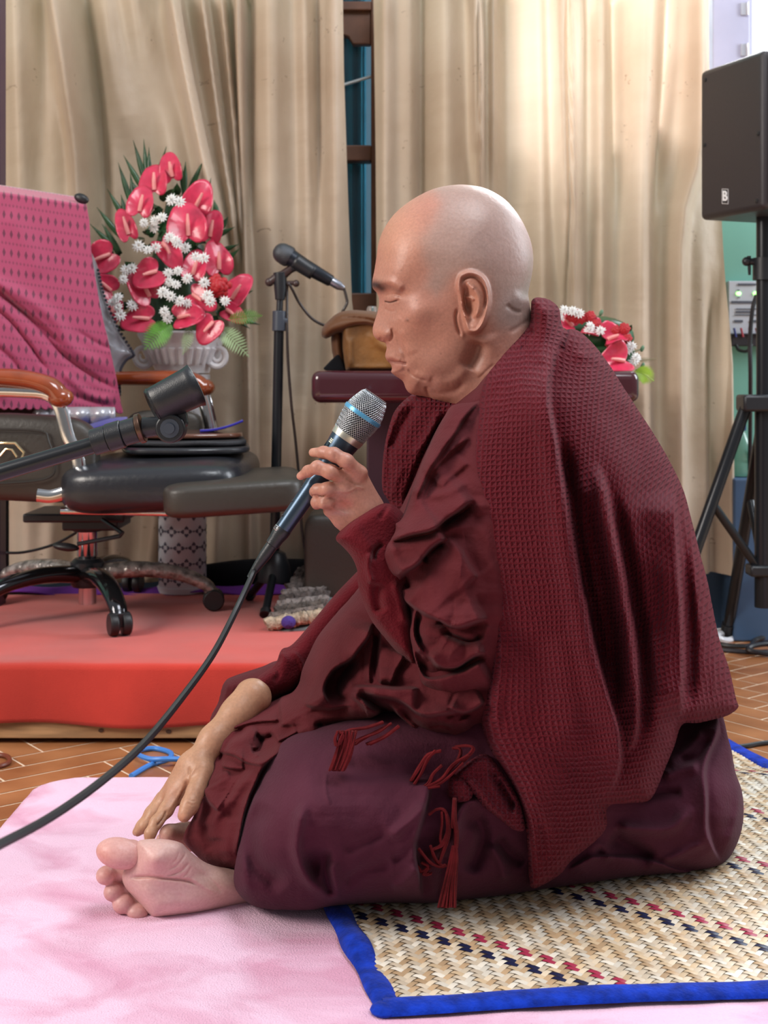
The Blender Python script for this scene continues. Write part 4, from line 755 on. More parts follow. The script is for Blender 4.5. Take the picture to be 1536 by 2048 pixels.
# far lapel of the knitted shawl showing past the chin
fl_ol = [(824, 790), (793, 819), (780, 850), (769, 897), (764, 949), (765, 986), (778, 1008), (795, 1038), (830, 1040), (880, 960), (960, 850), (960, 790), (900, 790), (860, 780)]
flp = relief(fl_ol, [(775, 960, 1.68, .035, 24), (800, 880, 1.68, .05, 36), (850, 820, 1.66, .06, 36), (850, 950, 1.66, .06, 50), (920, 850, 1.64, .07, 50)],
    [L_(c3([(850, 50), (750, 180), (700, 300), (660, 450), (638, 650), (640, 800)]), 5, .012), L_(c3([(900, 90), (800, 250), (720, 420), (690, 480)]), 9, -.016), L_(c3([(1060, 130), (1040, 250), (960, 400), (860, 520)]), 9, .010), L_(c3([(1130, 160), (1060, 290), (980, 430), (900, 600), (840, 760), (790, 920)]), 6, -.018), L_(c3([(800, 560), (740, 700), (700, 860)]), 9, .006)]+[L_(c3([(690+k*28, 560-k*14), (650+k*28, 860-k*24)]), 1.6, -.0016) for k in range(0, 8)], step=2.2, dy=.003, yref=1.64, dblur=2)
sweater = np_mesh('sweater', [(nsl[0], nsl[1]), (fsl[0], fsl[1])], knit_m, parent=person); sweater['label'] = 'dark red knitted sweater sleeves'

# --- waffle-knit shawl over the near shoulder and the back
sh_ol = s1([(415, 60), (428, 42), (450, 36), (500, 45), (545, 75), (565, 112), (570, 165), (590, 205), (620, 197), (672, 214), (760, 298), (850, 425), (950, 585), (1050, 738), (1130, 875), (1202, 1030), (1242, 1180), (1282, 1345), (1322, 1495)])+s2([(1342, 62), (1382, 250), (1432, 400), (1468, 560), (1480, 600), (1425, 642), (1350, 664), (1260, 684), (1188, 690), (1150, 800), (1100, 920), (1060, 1020), (1018, 1080), (940, 1092), (830, 1100), (802, 1130), (802, 1215), (742, 1288), (620, 1388), (560, 1460), (430, 1530), (405, 1480), (400, 1400), (384, 1200), (330, 1030), (225, 862), (172, 742), (158, 650), (183, 450), (193, 250), (178, 50)])+s1([(152, 1450), (122, 1150), (102, 950), (112, 780), (138, 620), (152, 555), (185, 445), (232, 380), (300, 300), (370, 225), (408, 170), (412, 110)])
sh_ctrl = [(1085, 620, 1.60, .06, 30), (1080, 680, 1.60, .08, 36), (1100, 640, 1.61, .07, 30), (1160, 680, 1.64, .09, 30), (1030, 720, 1.57, .085, 40), (990, 790, 1.54, .10, 40), (1060, 800, 1.54, .13, 80), (1200, 780, 1.63, .14, 70), (1280, 880, 1.64, .15, 90), (960, 900, 1.50, .09, 30), (1060, 950, 1.50, .12, 90), (1200, 1000, 1.56, .17, 120), (1340, 1050, 1.62, .16, 70), (1390, 1200, 1.62, .13, 60),
    (960, 1080, 1.47, .08, 28), (1060, 1150, 1.48, .11, 90), (980, 1300, 1.46, .07, 28), (1100, 1350, 1.48, .11, 90), (1250, 1250, 1.55, .15, 120), (975, 1440, 1.47, .07, 28), (1200, 1480, 1.48, .09, 60), (1130, 1560, 1.46, .08, 60), (1060, 1640, 1.45, .055, 30), (1190, 1640, 1.47, .055, 36), (1120, 1720, 1.46, .04, 30), (1072, 1760, 1.45, .03, 24), (1290, 1540, 1.52, .09, 44), (1340, 1420, 1.55, .12, 60), (1450, 1390, 1.62, .06, 36), (1410, 1300, 1.62, .11, 60)]
fl1 = s1([(556, 215), (548, 300), (520, 420), (508, 520), (516, 620), (540, 740), (562, 860), (602, 1080), (640, 1310), (680, 1530)])+s2([(700, 60), (742, 270), (800, 500), (862, 700), (876, 860), (850, 970), (796, 1070)])
fl2 = s1([(752, 860), (800, 1000), (828, 1150), (858, 1300), (895, 1470)])+s2([(912, 50), (942, 200), (962, 400), (968, 600), (955, 760), (895, 850)])
fl3 = s1([(1150, 1000), (1160, 1130), (1166, 1300), (1176, 1480)])+s2([(1186, 60), (1194, 260), (1194, 460), (1184, 660)])
sh_st = [step(fl1, 1, .062, 50, 3.5), L_([(x+11, y) for x, y in fl1[5:-4]], 16, -.030), L_([(x-26, y) for x, y in fl1[2:-3]], 16, .008), step(fl2, 1, .050, 30, 4), L_([(x+14, y) for x, y in fl2[1:-1]], 13, -.028), L_([(x-16, y) for x, y in fl2[:-2]], 11, .018), L_([(x-44, y+10) for x, y in fl2[1:-2]], 13, -.024), step(fl3, 1, .075, 44, 3), L_([(x+16, y) for x, y in fl3[1:]], 11, -.022), L_([(x-30, y) for x, y in fl3[2:]], 18, .008),
    L_([(1320, 900), (1358, 1000), (1388, 1150), (1410, 1330)], 12, .008), L_(s1([(1290, 1350), (1310, 1480)])+s2([(1335, 200), (1350, 400), (1345, 640)]), 3, .004), L_(s1([(850, 520), (980, 640), (1050, 800), (1100, 950)]), 20, .010), L_(s1([(700, 560), (860, 650), (960, 860), (980, 1100), (1000, 1400)]), 26, -.008), L_(s1([(620, 330), (740, 350), (850, 440)]), 9, .006), L_(s1([(590, 210), (575, 260), (560, 320)]), 6, -.012),
    L_(s1([(430, 190), (380, 290), (360, 330)]), 7, -.014), L_(s1([(300, 320), (240, 440), (160, 560)]), 10, .005), L_(s1([(470, 60), (490, 200), (470, 400)]), 14, .010), L_(s2([(230, 60), (260, 300), (240, 560), (240, 740)]), 14, .006), L_(s2([(560, 200), (600, 500), (640, 800)]), 30, .008), L_(s2([(430, 200), (480, 500), (430, 800)]), 30, -.005), L_(s2([(420, 1100), (480, 1250), (470, 1400)]), 12, -.005), L_(s2([(1000, 200), (1060, 500), (1050, 800)]), 26, .006)]
shl = relief(sh_ol, sh_ctrl, sh_st, step=2.8, dy=.0035, yref=1.62, zmin=ZC+.004)
u, = tps([(955, 820, 0), (945, 1000, 0), (965, 1200, 0), (975, 1300, 0), (962, 1450, 0), (1000, 1540, 0), (1050, 1650, 0), (1060, 1740, 0), (1010, 700, 5), (1075, 620, 12), (1112, 640, 15), (1110, 700, 16), (1100, 820, 15.5), (1130, 1000, 18.5), (1165, 1180, 20.5), (1212, 1380, 24), (1240, 1500, 25), (1210, 1640, 18), (1150, 700, 19), (1300, 900, 36), (1250, 1100, 33), (1270, 1350, 35), (1345, 1000, 44), (1365, 1350, 46), (1416, 1166, 50), (1470, 1400, 56), (1330, 1530, 36)], shl[2][:, 0], shl[2][:, 1])
v, = tps([(955, 820, 0), (945, 1000, 17), (975, 1300, 45), (962, 1450, 59), (1060, 1740, 86), (1110, 700, -10), (1100, 820, 1), (1165, 1180, 34), (1240, 1500, 65), (1150, 700, -12), (1300, 900, 16), (1250, 1100, 28), (1345, 1000, 28), (1365, 1350, 54), (1416, 1166, 42), (1470, 1400, 60), (1075, 620, -18)], shl[2][:, 0], shl[2][:, 1])
# the end of the shawl lying in front of the thigh
en_ol = s2([(20, 952), (90, 880), (172, 838), (230, 880), (330, 1030), (372, 1130), (382, 1230), (320, 1225), (250, 1170), (170, 1110), (120, 1050), (60, 990)])
en = relief(en_ol, [(940, 1530, 1.43, .03, 16), (990, 1560, 1.43, .03, 18), (1020, 1620, 1.43, .03, 16), (1045, 1655, 1.43, .026, 14)], [L_(s2([(200, 900), (260, 1020), (340, 1150)]), 8, -.014), L_(s2([(60, 950), (130, 1000), (220, 1110), (300, 1190)]), 7, .008), L_(s2([(240, 960), (300, 1060), (340, 1120)]), 6, -.012)], step=2, dy=.0025, yref=1.5, dblur=2)
kn_ol = c6([(445, 640), (470, 580), (540, 575), (610, 630), (640, 690), (620, 770), (560, 795), (480, 775), (440, 720)])
kn = relief(kn_ol, [(920, 1570, 1.415, .022, 18), (930, 1590, 1.415, .022, 18), (905, 1590, 1.415, .02, 18)], [], step=1.8, dy=.002, yref=1.5, dblur=1)
uvx = lambda r: np.c_[r[2][:, 0]/9.5, r[2][:, 1]/9.5]
shawl = np_mesh('shawl', [(shl[0], shl[1]), (flp[0], flp[1]), (en[0], en[1]), (kn[0], kn[1])], waffle_m, parent=person, uv=[np.c_[u, v], uvx(flp), uvx(en), uvx(kn)]); shawl['label'] = 'dark red waffle knit shawl'

# --- yarn tassels along the shawl's edge
yarn_m = clothmat('red_yarn', (0.115, 0.010, 0.012), .9, .05, 900, .0005, .25, 60)
def tassel(strands, Y, r=.0011, n=1, spread=3.0):
    mb = MB(); n = n*3
    for s in strands:
        for k in range(n):
            dx = random.uniform(-spread, spread); dY = random.uniform(-.006, .006)
            pts = [V(a+dx*(i/(len(s)-1)+.25)+random.uniform(-1, 1), b+random.uniform(-1.5, 1.5), Y+dY) for i, (a, b) in enumerate(s)]
            mb.tube(pts, [r*random.uniform(.8, 1.15)]*len(pts), 5, smooth=4)
    mb.build('tassel', yarn_m, shawl, fixn=False)
tassel([c4([(310+q, 1200), (300+q*.9, 1290), (270+q*.9, 1400), (235+q*.8, 1500)]) for q in (0, 20, 45, 70, 95, 120)], 1.375, n=4, spread=2.4)
tassel([c4([(290, 1200), (270, 1260), (280, 1310)]), c4([(330, 1210), (300, 1280), (300, 1310)]), c4([(300, 1200), (330, 1230), (300, 1300)])], 1.372, n=4, spread=2)
tassel([c4([(640, 1130), (520, 1170), (400, 1190), (330, 1220)]), c4([(700, 1140), (600, 1200), (470, 1260), (410, 1300)]), c4([(760, 1160), (650, 1240), (520, 1300)])], 1.395, n=5, spread=4)
tassel([c6([(390, 390), (290, 420), (220, 520), (160, 620)]), c6([(350, 390), (290, 460), (240, 560), (190, 640)]), c6([(400, 500), (330, 570), (290, 650), (180, 700)]), c6([(560, 480), (470, 570), (380, 640), (250, 690)]), c6([(600, 420), (480, 500), (400, 600), (300, 660)]), c6([(130, 690), (250, 680), (380, 660)])], 1.392, n=5, spread=2.6)
tassel([c6([(480, 370), (540, 380), (520, 460), (430, 560)]), c6([(500, 360), (600, 350), (640, 380), (560, 470)])], 1.40, n=4, spread=3)
tassel([c6([(300, 880), (360, 840), (420, 850), (450, 950), (440, 1060), (380, 1250)]), c6([(490, 770), (485, 870), (480, 980)]), c6([(400, 850), (400, 950), (390, 1050), (400, 1120)]), c6([(430, 870), (440, 1000), (400, 1110), (330, 1150)]), c6([(220, 1140), (300, 1240), (380, 1280), (430, 1265)]), c6([(310, 1120), (350, 1220), (400, 1280)])], 1.385, n=5, spread=2.4)
tassel([c6([(240, 1250), (290, 1280), (260, 1340), (310, 1330)]), c6([(210, 1270), (250, 1320), (300, 1290)])], 1.39, n=3, spread=3)
tassel([c6([(495+q*.3, 1120), (480+q*.7, 1250), (450+q*1.1, 1420), (425+q*1.6, 1590)]) for q in (-30, -15, 0, 15, 30, 45)], 1.385, n=4, spread=1.8)
tassel([c6([(495, 760), (492, 900), (505, 1020), (500, 1130)])], 1.385, r=.0022, n=4, spread=1)
# ------------------------------------------------------------------ pink plush rug
def plushmat():
    m, n, l, b = newmat('pink_plush')
    t = n.new('ShaderNodeTexCoord'); mp = n.new('ShaderNodeMapping'); mp.inputs['Scale'].default_value = (1, 1.5, 1); mp.inputs['Rotation'].default_value = (0, 0, .3); l.new(t.outputs['Object'], mp.inputs[0])
    nz = n.new('ShaderNodeTexNoise'); nz.inputs['Scale'].default_value = 5.5; nz.inputs['Detail'].default_value = 7; nz.inputs['Distortion'].default_value = .9; l.new(mp.outputs[0], nz.inputs['Vector'])
    r = n.new('ShaderNodeValToRGB'); l.new(nz.outputs[0], r.inputs[0]); e = r.color_ramp.elements
    e[0].position = .36; e[0].color = (.68, .33, .46, 1); e[1].position = .56; e[1].color = (.84, .54, .69, 1)
    l.new(r.outputs[0], b.inputs['Base Color']); b.inputs['Roughness'].default_value = .9; b.inputs['Sheen Weight'].default_value = .15; b.inputs['Sheen Tint'].default_value = (1, .85, .92, 1); b.inputs['Specular IOR Level'].default_value = .1
    n2 = n.new('ShaderNodeTexNoise'); n2.inputs['Scale'].default_value = 500; n2.inputs['Detail'].default_value = 3; l.new(t.outputs['Object'], n2.inputs['Vector'])
    ad = n.new('ShaderNodeMath'); ad.operation = 'MULTIPLY_ADD'; ad.inputs[1].default_value = 4.0; l.new(nz.outputs[0], ad.inputs[0]); l.new(n2.outputs[0], ad.inputs[2])
    bp = n.new('ShaderNodeBump'); bp.inputs['Distance'].default_value = .0022; bp.inputs['Strength'].default_value = .8; l.new(ad.outputs[0], bp.inputs['Height']); l.new(bp.outputs[0], b.inputs['Normal'])
    return m
def rug_z(x, y): return .0195+.0022*mnoise.noise(Vector((x*7, y*9, 0)))+.0012*mnoise.noise(Vector((x*23, y*30, 3)))
rx0, rx1, ry0, ry1, RR = -.517, 1.02, .72, 1.955, .075
mb = MB(); NX, NY = 200, 170; G = np.zeros((NX, NY, 3))
for i in range(NX):
    for j in range(NY):
        x = rx0+(rx1-rx0)*i/(NX-1); y = ry0+(ry1-ry0)*j/(NY-1)
        cx = min(max(x, rx0+RR), rx1-RR); cy = min(max(y, ry0+RR), ry1-RR); dx, dy = x-cx, y-cy; d = math.hypot(dx, dy)
        if d > RR: x = cx+dx/d*RR; y = cy+dy/d*RR; d = RR
        edge = min(1, max(0, RR-d)/.014); e = math.sqrt(max(0, 1-(1-edge)**2)); G[i, j] = (x, y, rug_z(x, y)*e+.001)
mb.grid(G)
single(mb, 'rug', plushmat(), 'pink plush rug on the tiled floor under the sitting person', 'rug', fixn=False, angle=0)

# ------------------------------------------------------------------ woven straw mat with blue binding, strand by strand
M_FL, M_FR, M_BR, M_BL = map(np.array, ((0.0, 1.2175), (.80, 1.295), (.56, 2.22), (-.245, 2.17)))
def mat_z(x, y):
    base = .0245 if y < 1.93 else .0245-(min(y, 2.02)-1.93)/.09*.018
    return base+.0015*math.sin(x*14+y*9)
mt = thing('mat', (.28, 1.72, .0225), 'straw mat woven with red and navy dashes, blue cloth edging, under the sitting person', 'mat')
def weave():
    c = .0068; th = math.radians(-37); ex = np.array((math.cos(th), math.sin(th))); ey = np.array((-math.sin(th), math.cos(th))); o0 = np.array((.28, 1.70))
    quad = [M_FL, M_FR, M_BR, M_BL]
    def inside(p):
        for k in range(4):
            a, b = quad[k], quad[(k+1) % 4]
            if (b[0]-a[0])*(p[1]-a[1])-(b[1]-a[1])*(p[0]-a[0]) < .004*np.hypot(*(b-a)): return False
        return True
    vs, fs, cs = [], [], []; N = 100
    straw = [(.62, .45, .28), (.68, .55, .40), (.50, .33, .19), (.74, .66, .55), (.62, .50, .37)]
    for fam in (0, 1):
        for j in range(-N, N):
            base = straw[rng.integers(5)]; jm = (j+4) % 28
            special = None
            if fam == 0 and jm in (0, 1): special = (.012, .014, .05)
            if fam == 0 and jm in (4, 5): special = (.36, .03, .07)
            for i in range(-N, N):
                k = (i+j) % 4 if fam == 0 else (i+j+2) % 4
                if k != 0: continue
                mid = o0+((i+1)*ex+(j+.5)*ey)*c if fam == 0 else o0+((j+.5)*ex+(i+1)*ey)*c
                if not inside(mid): continue
                u, w = (ex, ey) if fam == 0 else (ey, ex)
                col_ = special or tuple(np.array(base)*rng.uniform(.80, 1.10)); jit = rng.uniform(-.06, .06)
                b0 = len(vs); cen = mid
                for s_, t in enumerate((-1.25, -.8, 0, .8, 1.25)):
                    h = (.0006, .0019, .0024, .0019, .0006)[s_]
                    for q in (-.47, 0, .47):
                        p = cen+u*t*c+w*(q+jit*t)*c; vs.append((p[0], p[1], mat_z(*p)+h+(0 if q else .0004))); cs.append(col_)
                for s_ in range(4):
                    for q in (0, 1): a = b0+s_*3+q; fs.append((a, a+1, a+4, a+3) if fam else (a, a+3, a+4, a+1))
    n0 = len(vs); G = 24
    for i in range(G):
        for j in range(G):
            p = (M_FL*(1-i/(G-1))+M_FR*i/(G-1))*(1-j/(G-1))+(M_BL*(1-i/(G-1))+M_BR*i/(G-1))*j/(G-1); vs.append((p[0], p[1], mat_z(*p)+.0003)); cs.append((.34, .22, .12))
    for i in range(G-1):
        for j in range(G-1): a = n0+i*G+j; fs.append((a, a+G, a+G+1, a+1))
    return np.array(vs), np.array(fs), np.array(cs)
wv, wf, wc = weave()
m, n, l, b = newmat('woven_straw'); at = n.new('ShaderNodeAttribute'); at.attribute_name = 'paint'; l.new(at.outputs['Color'], b.inputs['Base Color']); b.inputs['Roughness'].default_value = .42
np_mesh('weave', [(wv, wf)], m, parent=mt, colors=[wc])
blue_m = clothmat('blue_velvet', (.004, .030, .34), .8, .08, 300, .0012, .35, 60)
mb = MB()
def band(p, q, n, ripple, w=.032):
    G = np.zeros((n, 9, 3)); d = (q-p)/np.hypot(*(q-p)); nr = np.array((-d[1], d[0]))
    for i in range(n):
        t = i/(n-1); rp = ripple*(.5*math.sin(i*.62)+.5*math.sin(i*.27+2)); c_ = p+(q-p)*t
        for k in range(9):
            a = PI*k/8; off = (w/2+rp*.5)*(-math.cos(a)); x, y = c_+nr*(off+w*.25); G[i, k] = (x, y, mat_z(*(p+(q-p)*t+nr*w))-.0005+math.sin(a)*(.0065+rp))
    mb.grid(G)
band(M_FL, M_FR, 90, .0006); band(M_FR, M_BR, 90, .001); band(M_BR, M_BL, 90, .001); band(M_BL, M_FL, 110, .0045, .028)
for c_ in (M_FL, M_FR, M_BR, M_BL): mb.ball((c_[0], c_[1]+(.004 if c_[1] < 1.5 else -.004), mat_z(*c_)+.001), (.0135, .0135, .0055), 14, 8)
o = mb.build('border', blue_m, mt, fixn=True); o['label'] = 'blue velvet binding'

# ------------------------------------------------------------------ wooden platform under a red cloth
PZ, PF, PB, PX0, PX1 = .131, 2.185, 2.985, -1.45, .46
plank_m = mat('pine_board', (.36, .21, .10), .6, var=.3, vscale=10, stretch=(1, 8, 8))
pl = thing('platform', ((PX0+PX1)/2, (PF+PB)/2, 0), 'low wooden platform covered by red cloth behind the pink rug', 'platform')
mb = MB()
mb.box(((PX0+PX1)/2, PF+.012, .069), (PX1-PX0, .024, .120)); mb.build('front_board', plank_m, pl, smooth=False, bevel=.002)
mb = MB(); mb.box(((PX0+PX1)/2, (PF+PB)/2+.012, PZ-.008), (PX1-PX0, PB-PF-.024, .014)); mb.build('deck', plank_m, pl, smooth=False)
mb = MB(); mb.box((PX1-.012, (PF+PB)/2+.013, .063), (.024, PB-PF-.03, .108)); mb.build('side_board', plank_m, pl, smooth=False)
for x in (PX0+.1, -.6, PX1-.1):
    for y in (PF+.07, PB-.07):
        mb = MB(); mb.box((x, y, .058), (.06, .05, .116)); mb.build('foot', plank_m, pl, smooth=False)
for a, b in ((202, 1461), (337, 1463)):
    mb = MB(); c = V(a, b, PF-.0005); mb.lathe([(0, -.001), (.0045, -.001), (.0045, .002)], c, (0, 1, 0), 12, sy=.7); mb.build('knot', mat('wood_knot', (.07, .035, .02), .6), pl)
redm = clothmat('red_cotton', (.52, .046, .032), .85, .3, 600, .0006, .14, 5)
mb = MB(); prof = []
NXc = 260; path = [(PB-.02, 'top')]
G = []
for i in range(NXc):
    x = PX0-.01+(PX1-PX0+.02)*i/(NXc-1); row = []
    for k in range(26):
        y = PB-.03-(PB-.03-PF-.006)*k/25; z = PZ+.003+.0022*mnoise.noise(Vector((x*8, y*14, 1)))+.0018*max(0, mnoise.noise(Vector((x*3, y*22, 5)))); row.append((x, y, z))
    zh = .034+.004*math.sin(x*7+1)+.003*math.sin(x*19)
    for k in range(14):
        t = k/13; z = PZ+.001-(PZ-zh)*t; wv_ = .0035*math.sin(x*26+.5*math.sin(x*9))*t; row.append((x, PF-.006-wv_-.002*math.sin(t*3), z))
    G.append(row)
mb.grid(np.array(G))
single(mb, 'red_cloth', redm, 'red cloth spread over the low platform, hem hanging over its front', 'cloth', solid=.003, angle=0)
mb = MB(); G = []
for i in range(160):
    x = -1.3+i*.0095; G.append([(x, y, PZ+.0065+.004*math.sin(x*31+y*40)+.003*math.sin(x*13)+(.010 if k in (2, 3) else 0)) for k, y in enumerate((2.86, 2.875, 2.89, 2.905, 2.92))])
mb.grid(np.array(G)); single(mb, 'purple_cloth', clothmat('purple_cotton', (.16, .035, .30), .8), 'rumpled purple cloth strip along the back of the red platform', 'cloth', solid=.003)
mb = MB()
for i in range(36):
    x = -.40+i*.0125
blk = clothmat('black_matte', (.008, .008, .010), .8)
mb.tube([(-.42, 2.95, .162), (-.3, 2.95, .165), (-.15, 2.95, .162), (0.0, 2.95, .165), (.10, 2.95, .162)], [.020, .028, .030, .028, .020], 14, smooth=6, flat=1.35)  # black rounded form filling the dark band along the platform's back
single(mb, 'black_lump', blk, 'black bundle lying behind the stand at the back of the platform', 'lump')

# cables on the floor
def cable(name, pts, r, m, label, smooth=8, **kw):
    mb = MB(); mb.tube(pts, r, 8, smooth=smooth); return single(mb, name, m, label, 'cable', **kw)
rub_b = mat('black_rubber', (.012, .012, .014), .45); rub_w = mat('white_cable', (.75, .75, .78), .4); rub_blue = mat('blue_cable', (.05, .22, .62), .4)
fl = lambda a, b, z=.004: V(a, b, Yfloor(b, z))
cable('cable', [fl(262, 1552), fl(300, 1530), fl(338, 1517), fl(340, 1505), fl(310, 1497), fl(280, 1500, .006), fl(275, 1508, .010), fl(300, 1518, .010), fl(340, 1518, .012), fl(420, 1520), fl(470, 1522)], .0042, rub_blue, 'blue cable looped on the tiles behind the pink rug')
cable('cable', [fl(-30, 1535), fl(0, 1532), fl(18, 1524), fl(16, 1514), fl(0, 1510), fl(-30, 1512)], .004, mat('brown_cable', (.16, .04, .02), .4), 'brown cable end on the tiles at the left edge')
cable('cable', [fl(1425, 1262), fl(1450, 1268), fl(1466, 1276), fl(1455, 1281), fl(1440, 1278, .012), fl(1436, 1270, .014), fl(1470, 1262, .016), fl(1500, 1262), fl(1530, 1275), fl(1570, 1280)], .0075, rub_w, 'thick white cable coiled on the floor by the speaker stand')
cable('cable', [fl(1420, 1286), fl(1460, 1292), fl(1500, 1292), fl(1508, 1282), fl(1530, 1274, .01), fl(1570, 1272)], .006, rub_b, 'black cable on the floor beside the white coil')
cable('cable', [fl(1440, 1300), fl(1490, 1304), fl(1530, 1305), fl(1570, 1298), fl(1540, 1288, .014), fl(1505, 1292, .018), fl(1500, 1301, .012), fl(1560, 1312)], .006, mat('dark_cable', (.02, .016, .02), .35), 'dark looped cable in front of the white coil')
cable('cable', [fl(1440, 1497), fl(1490, 1492), fl(1520, 1487), fl(1580, 1480)], .004, rub_b, 'thin black cable on the tiles beyond the corner of the straw mat')
# ------------------------------------------------------------------ the microphone in the monk's hand
mb_ = MB
blkpl = mat('black_plastic', (.014, .016, .020), .38, bump=.0002, bscale=600)
steel = mat('chrome', (.75, .76, .78), .14, 1.0)
MT = V(751, 793, 1.475); MBt = V(565, 1060, 1.475); AX = (MT-MBt).normalized(); mm = lambda px: px/FPX*1.475
mic = thing('microphone', MBt, 'silver and black handheld microphone held up to the sitting person\'s mouth', 'microphone')
LN = (MT-MBt).length
def at(px): return LN-mm(px)          # distance from the bottom, given px from the top
gp = [(0, 24), (4, 28.5), (14, 32), (30, 37), (45, 39.5), (60, 38.5), (78, 35.5), (93, 33)]
mb = MB(); mb.lathe([(.0005, at(-1))]+[(mm(r)-.0012, at(h)) for h, r in gp], MBt, AX, 40); core = mb.build('grille', mat('grille_dark', (.02, .025, .03), .5), mic)
N_ = AX.orthogonal().normalized(); B_ = AX.cross(N_)
hs = np.array([g[0] for g in gp], float); rs = np.array([g[1] for g in gp], float); mb = MB()
for sgn in (1, -1):
    for k in range(44):
        pts = []
        for i in range(34):
            h = 93*i/33; r = mm(np.interp(h, hs, rs)+.6+.35*sgn*math.sin(i*2.2)); t = 2*PI*k/44+sgn*h*.021
            pts.append(MBt+AX*at(h)+(N_*math.cos(t)+B_*math.sin(t))*float(r))
        mb.tube(pts, .00040, 4, caps=False)
for k in range(-9, 10):      # flat top of the grille
    for d in (0, 1):
        x = mm(k*2.9); L = math.sqrt(max(0, mm(25.5)**2-x*x)); a_, b_ = (N_, B_) if d else (B_, N_); c_ = MBt+AX*(LN+.0008)+a_*x; mb.tube([c_-b_*L, c_+b_*L], .0004, 4, caps=False)
mb.build('grille_wire', mat('grille_wire', (.50, .52, .55), .3, .85), core, fixn=False, angle=0)
mb = MB(); mb.lathe([(mm(38), at(40)), (mm(41.8), at(41)), (mm(42.2), at(45)), (mm(41.8), at(48.5)), (mm(38), at(50))], MBt, AX, 48, caps=False); mb.build('ring', mat('blue_ring', (.10, .36, .60), .3, .3), mic)
mb = MB(); mb.lathe([(mm(30), at(92)), (mm(34.5), at(92)), (mm(34.5), at(95)), (mm(33), at(105)), (mm(30), at(106))], MBt, AX, 48, caps=False); mb.build('band', mat('silver_band', (.62, .60, .52), .3, .8), mic)
mb = MB(); mb.lathe([(mm(28), at(104)), (mm(31.5), at(105)), (mm(31), at(112)), (mm(27), at(140)), (mm(23.5), at(156)), (mm(21), at(170)), (mm(19), at(230)), (mm(17), at(325)), (mm(14), at(326))], MBt, AX, 40)
hnd = mb.build('handle', mat('gunmetal', (.055, .085, .125), .30, .75), mic)
mb = MB()
for t in range(12):
    a = 2*PI*t/12; c_ = MBt+AX*at(132)+(N_*math.cos(a)+B_*math.sin(a))*mm(27.6); mb.tube([c_-AX*.008, c_+AX*.007], .0011, 5)
mb.build('ridges', mat('dark_ridge', (.02, .03, .04), .3, .5), hnd)
mb = MB(); side = (V(600, 700, 1.475)-V(660, 742, 1.475)).normalized(); side = (side-side.dot(AX)*AX).normalized(); nearv = Vector((0, -1, 0)); dirv = (side*.75+nearv*.66).normalized()
tan = AX.cross(dirv).normalized()
for hh, w in ((118, .005), (121.5, .0055), (125, .005)):
    c_ = MBt+AX*at(hh)+dirv*mm(29.3); mb.box(c_, (.0009, .0052, .0012), Matrix((dirv, tan, AX)).transposed())
mb.build('label_mark', mat('pale_print', (.8, .78, .6), .4), hnd, smooth=False)
mb = MB()
for hh in (232, 265, 300):
    c_ = MBt+AX*at(hh)+(side*.93+nearv*.36).normalized()*mm(17.4); mb.ball(c_, .0017, 8, 6)
mb.build('screw', rub_b, hnd)
mb = MB(); lip = [(mm(17.5), .0015), (mm(17.5), -.004), (mm(16), -.006)]
mb.lathe([(mm(16.8), .003), (mm(17.6), .002), (mm(17.6), -.004), (mm(15), -.012), (mm(14.4), -.020), (mm(12.4), -.021), (mm(12.2), -.034), (mm(11), -.040), (mm(8), -.055), (mm(5.5), -.066)], MBt, AX, 30)
con = mb.build('connector', blkpl, mic)
mb = MB(); c_ = MBt-AX*.001+(side*.8+nearv*.6).normalized()*mm(16.6); mb.box(c_, (.002, .007, .006), Matrix((dirv, tan, AX)).transposed()); mb.build('latch', steel, con, bevel=.001)
e0 = MBt-AX*.062
cable('cable', [e0, V(505, 1150, 1.465), V(470, 1225, 1.43), V(425, 1310, 1.36), V(360, 1400, 1.26), V(285, 1490, 1.15), V(200, 1565, 1.05), V(100, 1635, .95), V(-10, 1694, .86), V(-140, 1760, .78), V(-260, 1850, .72)], .0036, rub_b, 'black cable curving down from the handheld microphone')

# ------------------------------------------------------------------ boom arm with an empty microphone clip, left foreground
YBm = 1.50; bm_m = mat('satin_black', (.016, .018, .022), .28, .3)
st = thing('boom_stand', (P(-400, 1000, YBm)[0], YBm, .0), 'black boom stand with empty microphone clip in front of the office chair', 'microphone stand')
mb = MB(); A0, A1 = V(-420, 1071, YBm), V(192, 888, YBm); mb.tube([A0, A1], .0100, 20); mb.build('boom', bm_m, st)
ad = (A1-A0).normalized()
mb = MB(); p0 = V(186, 885, YBm); mb.tube([p0, p0+ad*.018], .0155, 22); mb.tube([p0+ad*.018, p0+ad*.036], .0165, 22); mb.tube([p0+ad*.036, p0+ad*.054], .0150, 22); mb.build('sleeve', blkpl, st, bevel=.001)
mb = MB(); mb.tube([p0+ad*.054, p0+ad*.060], .0175, 24); mb.build('ring', mat('brown_metal', (.12, .07, .05), .3, .8), st, bevel=.001)
mb = MB(); q0 = V(300, 858, YBm); mb.tube([p0+ad*.060, V(345, 850, YBm)], [.0125, .010], 20)
mb.lathe([(.0, -.013), (.0155, -.013), (.017, -.011), (.017, .011), (.0155, .013), (0, .013)], V(343, 856, YBm), (0, 1, 0), 28); mb.build('pivot', blkpl, st, bevel=.001)
mb = MB(); mb.lathe([(0, -.0165), (.006, -.0165), (.0065, -.0135), (.011, -.0135), (.011, -.012)], V(343, 856, YBm), (0, 1, 0), 16); mb.build('screw', mat('dark_steel', (.12, .14, .18), .35, .8), st)
cl = []
for t in range(0, 21):
    a = math.radians(-60+300*t/20); cl.append(a)
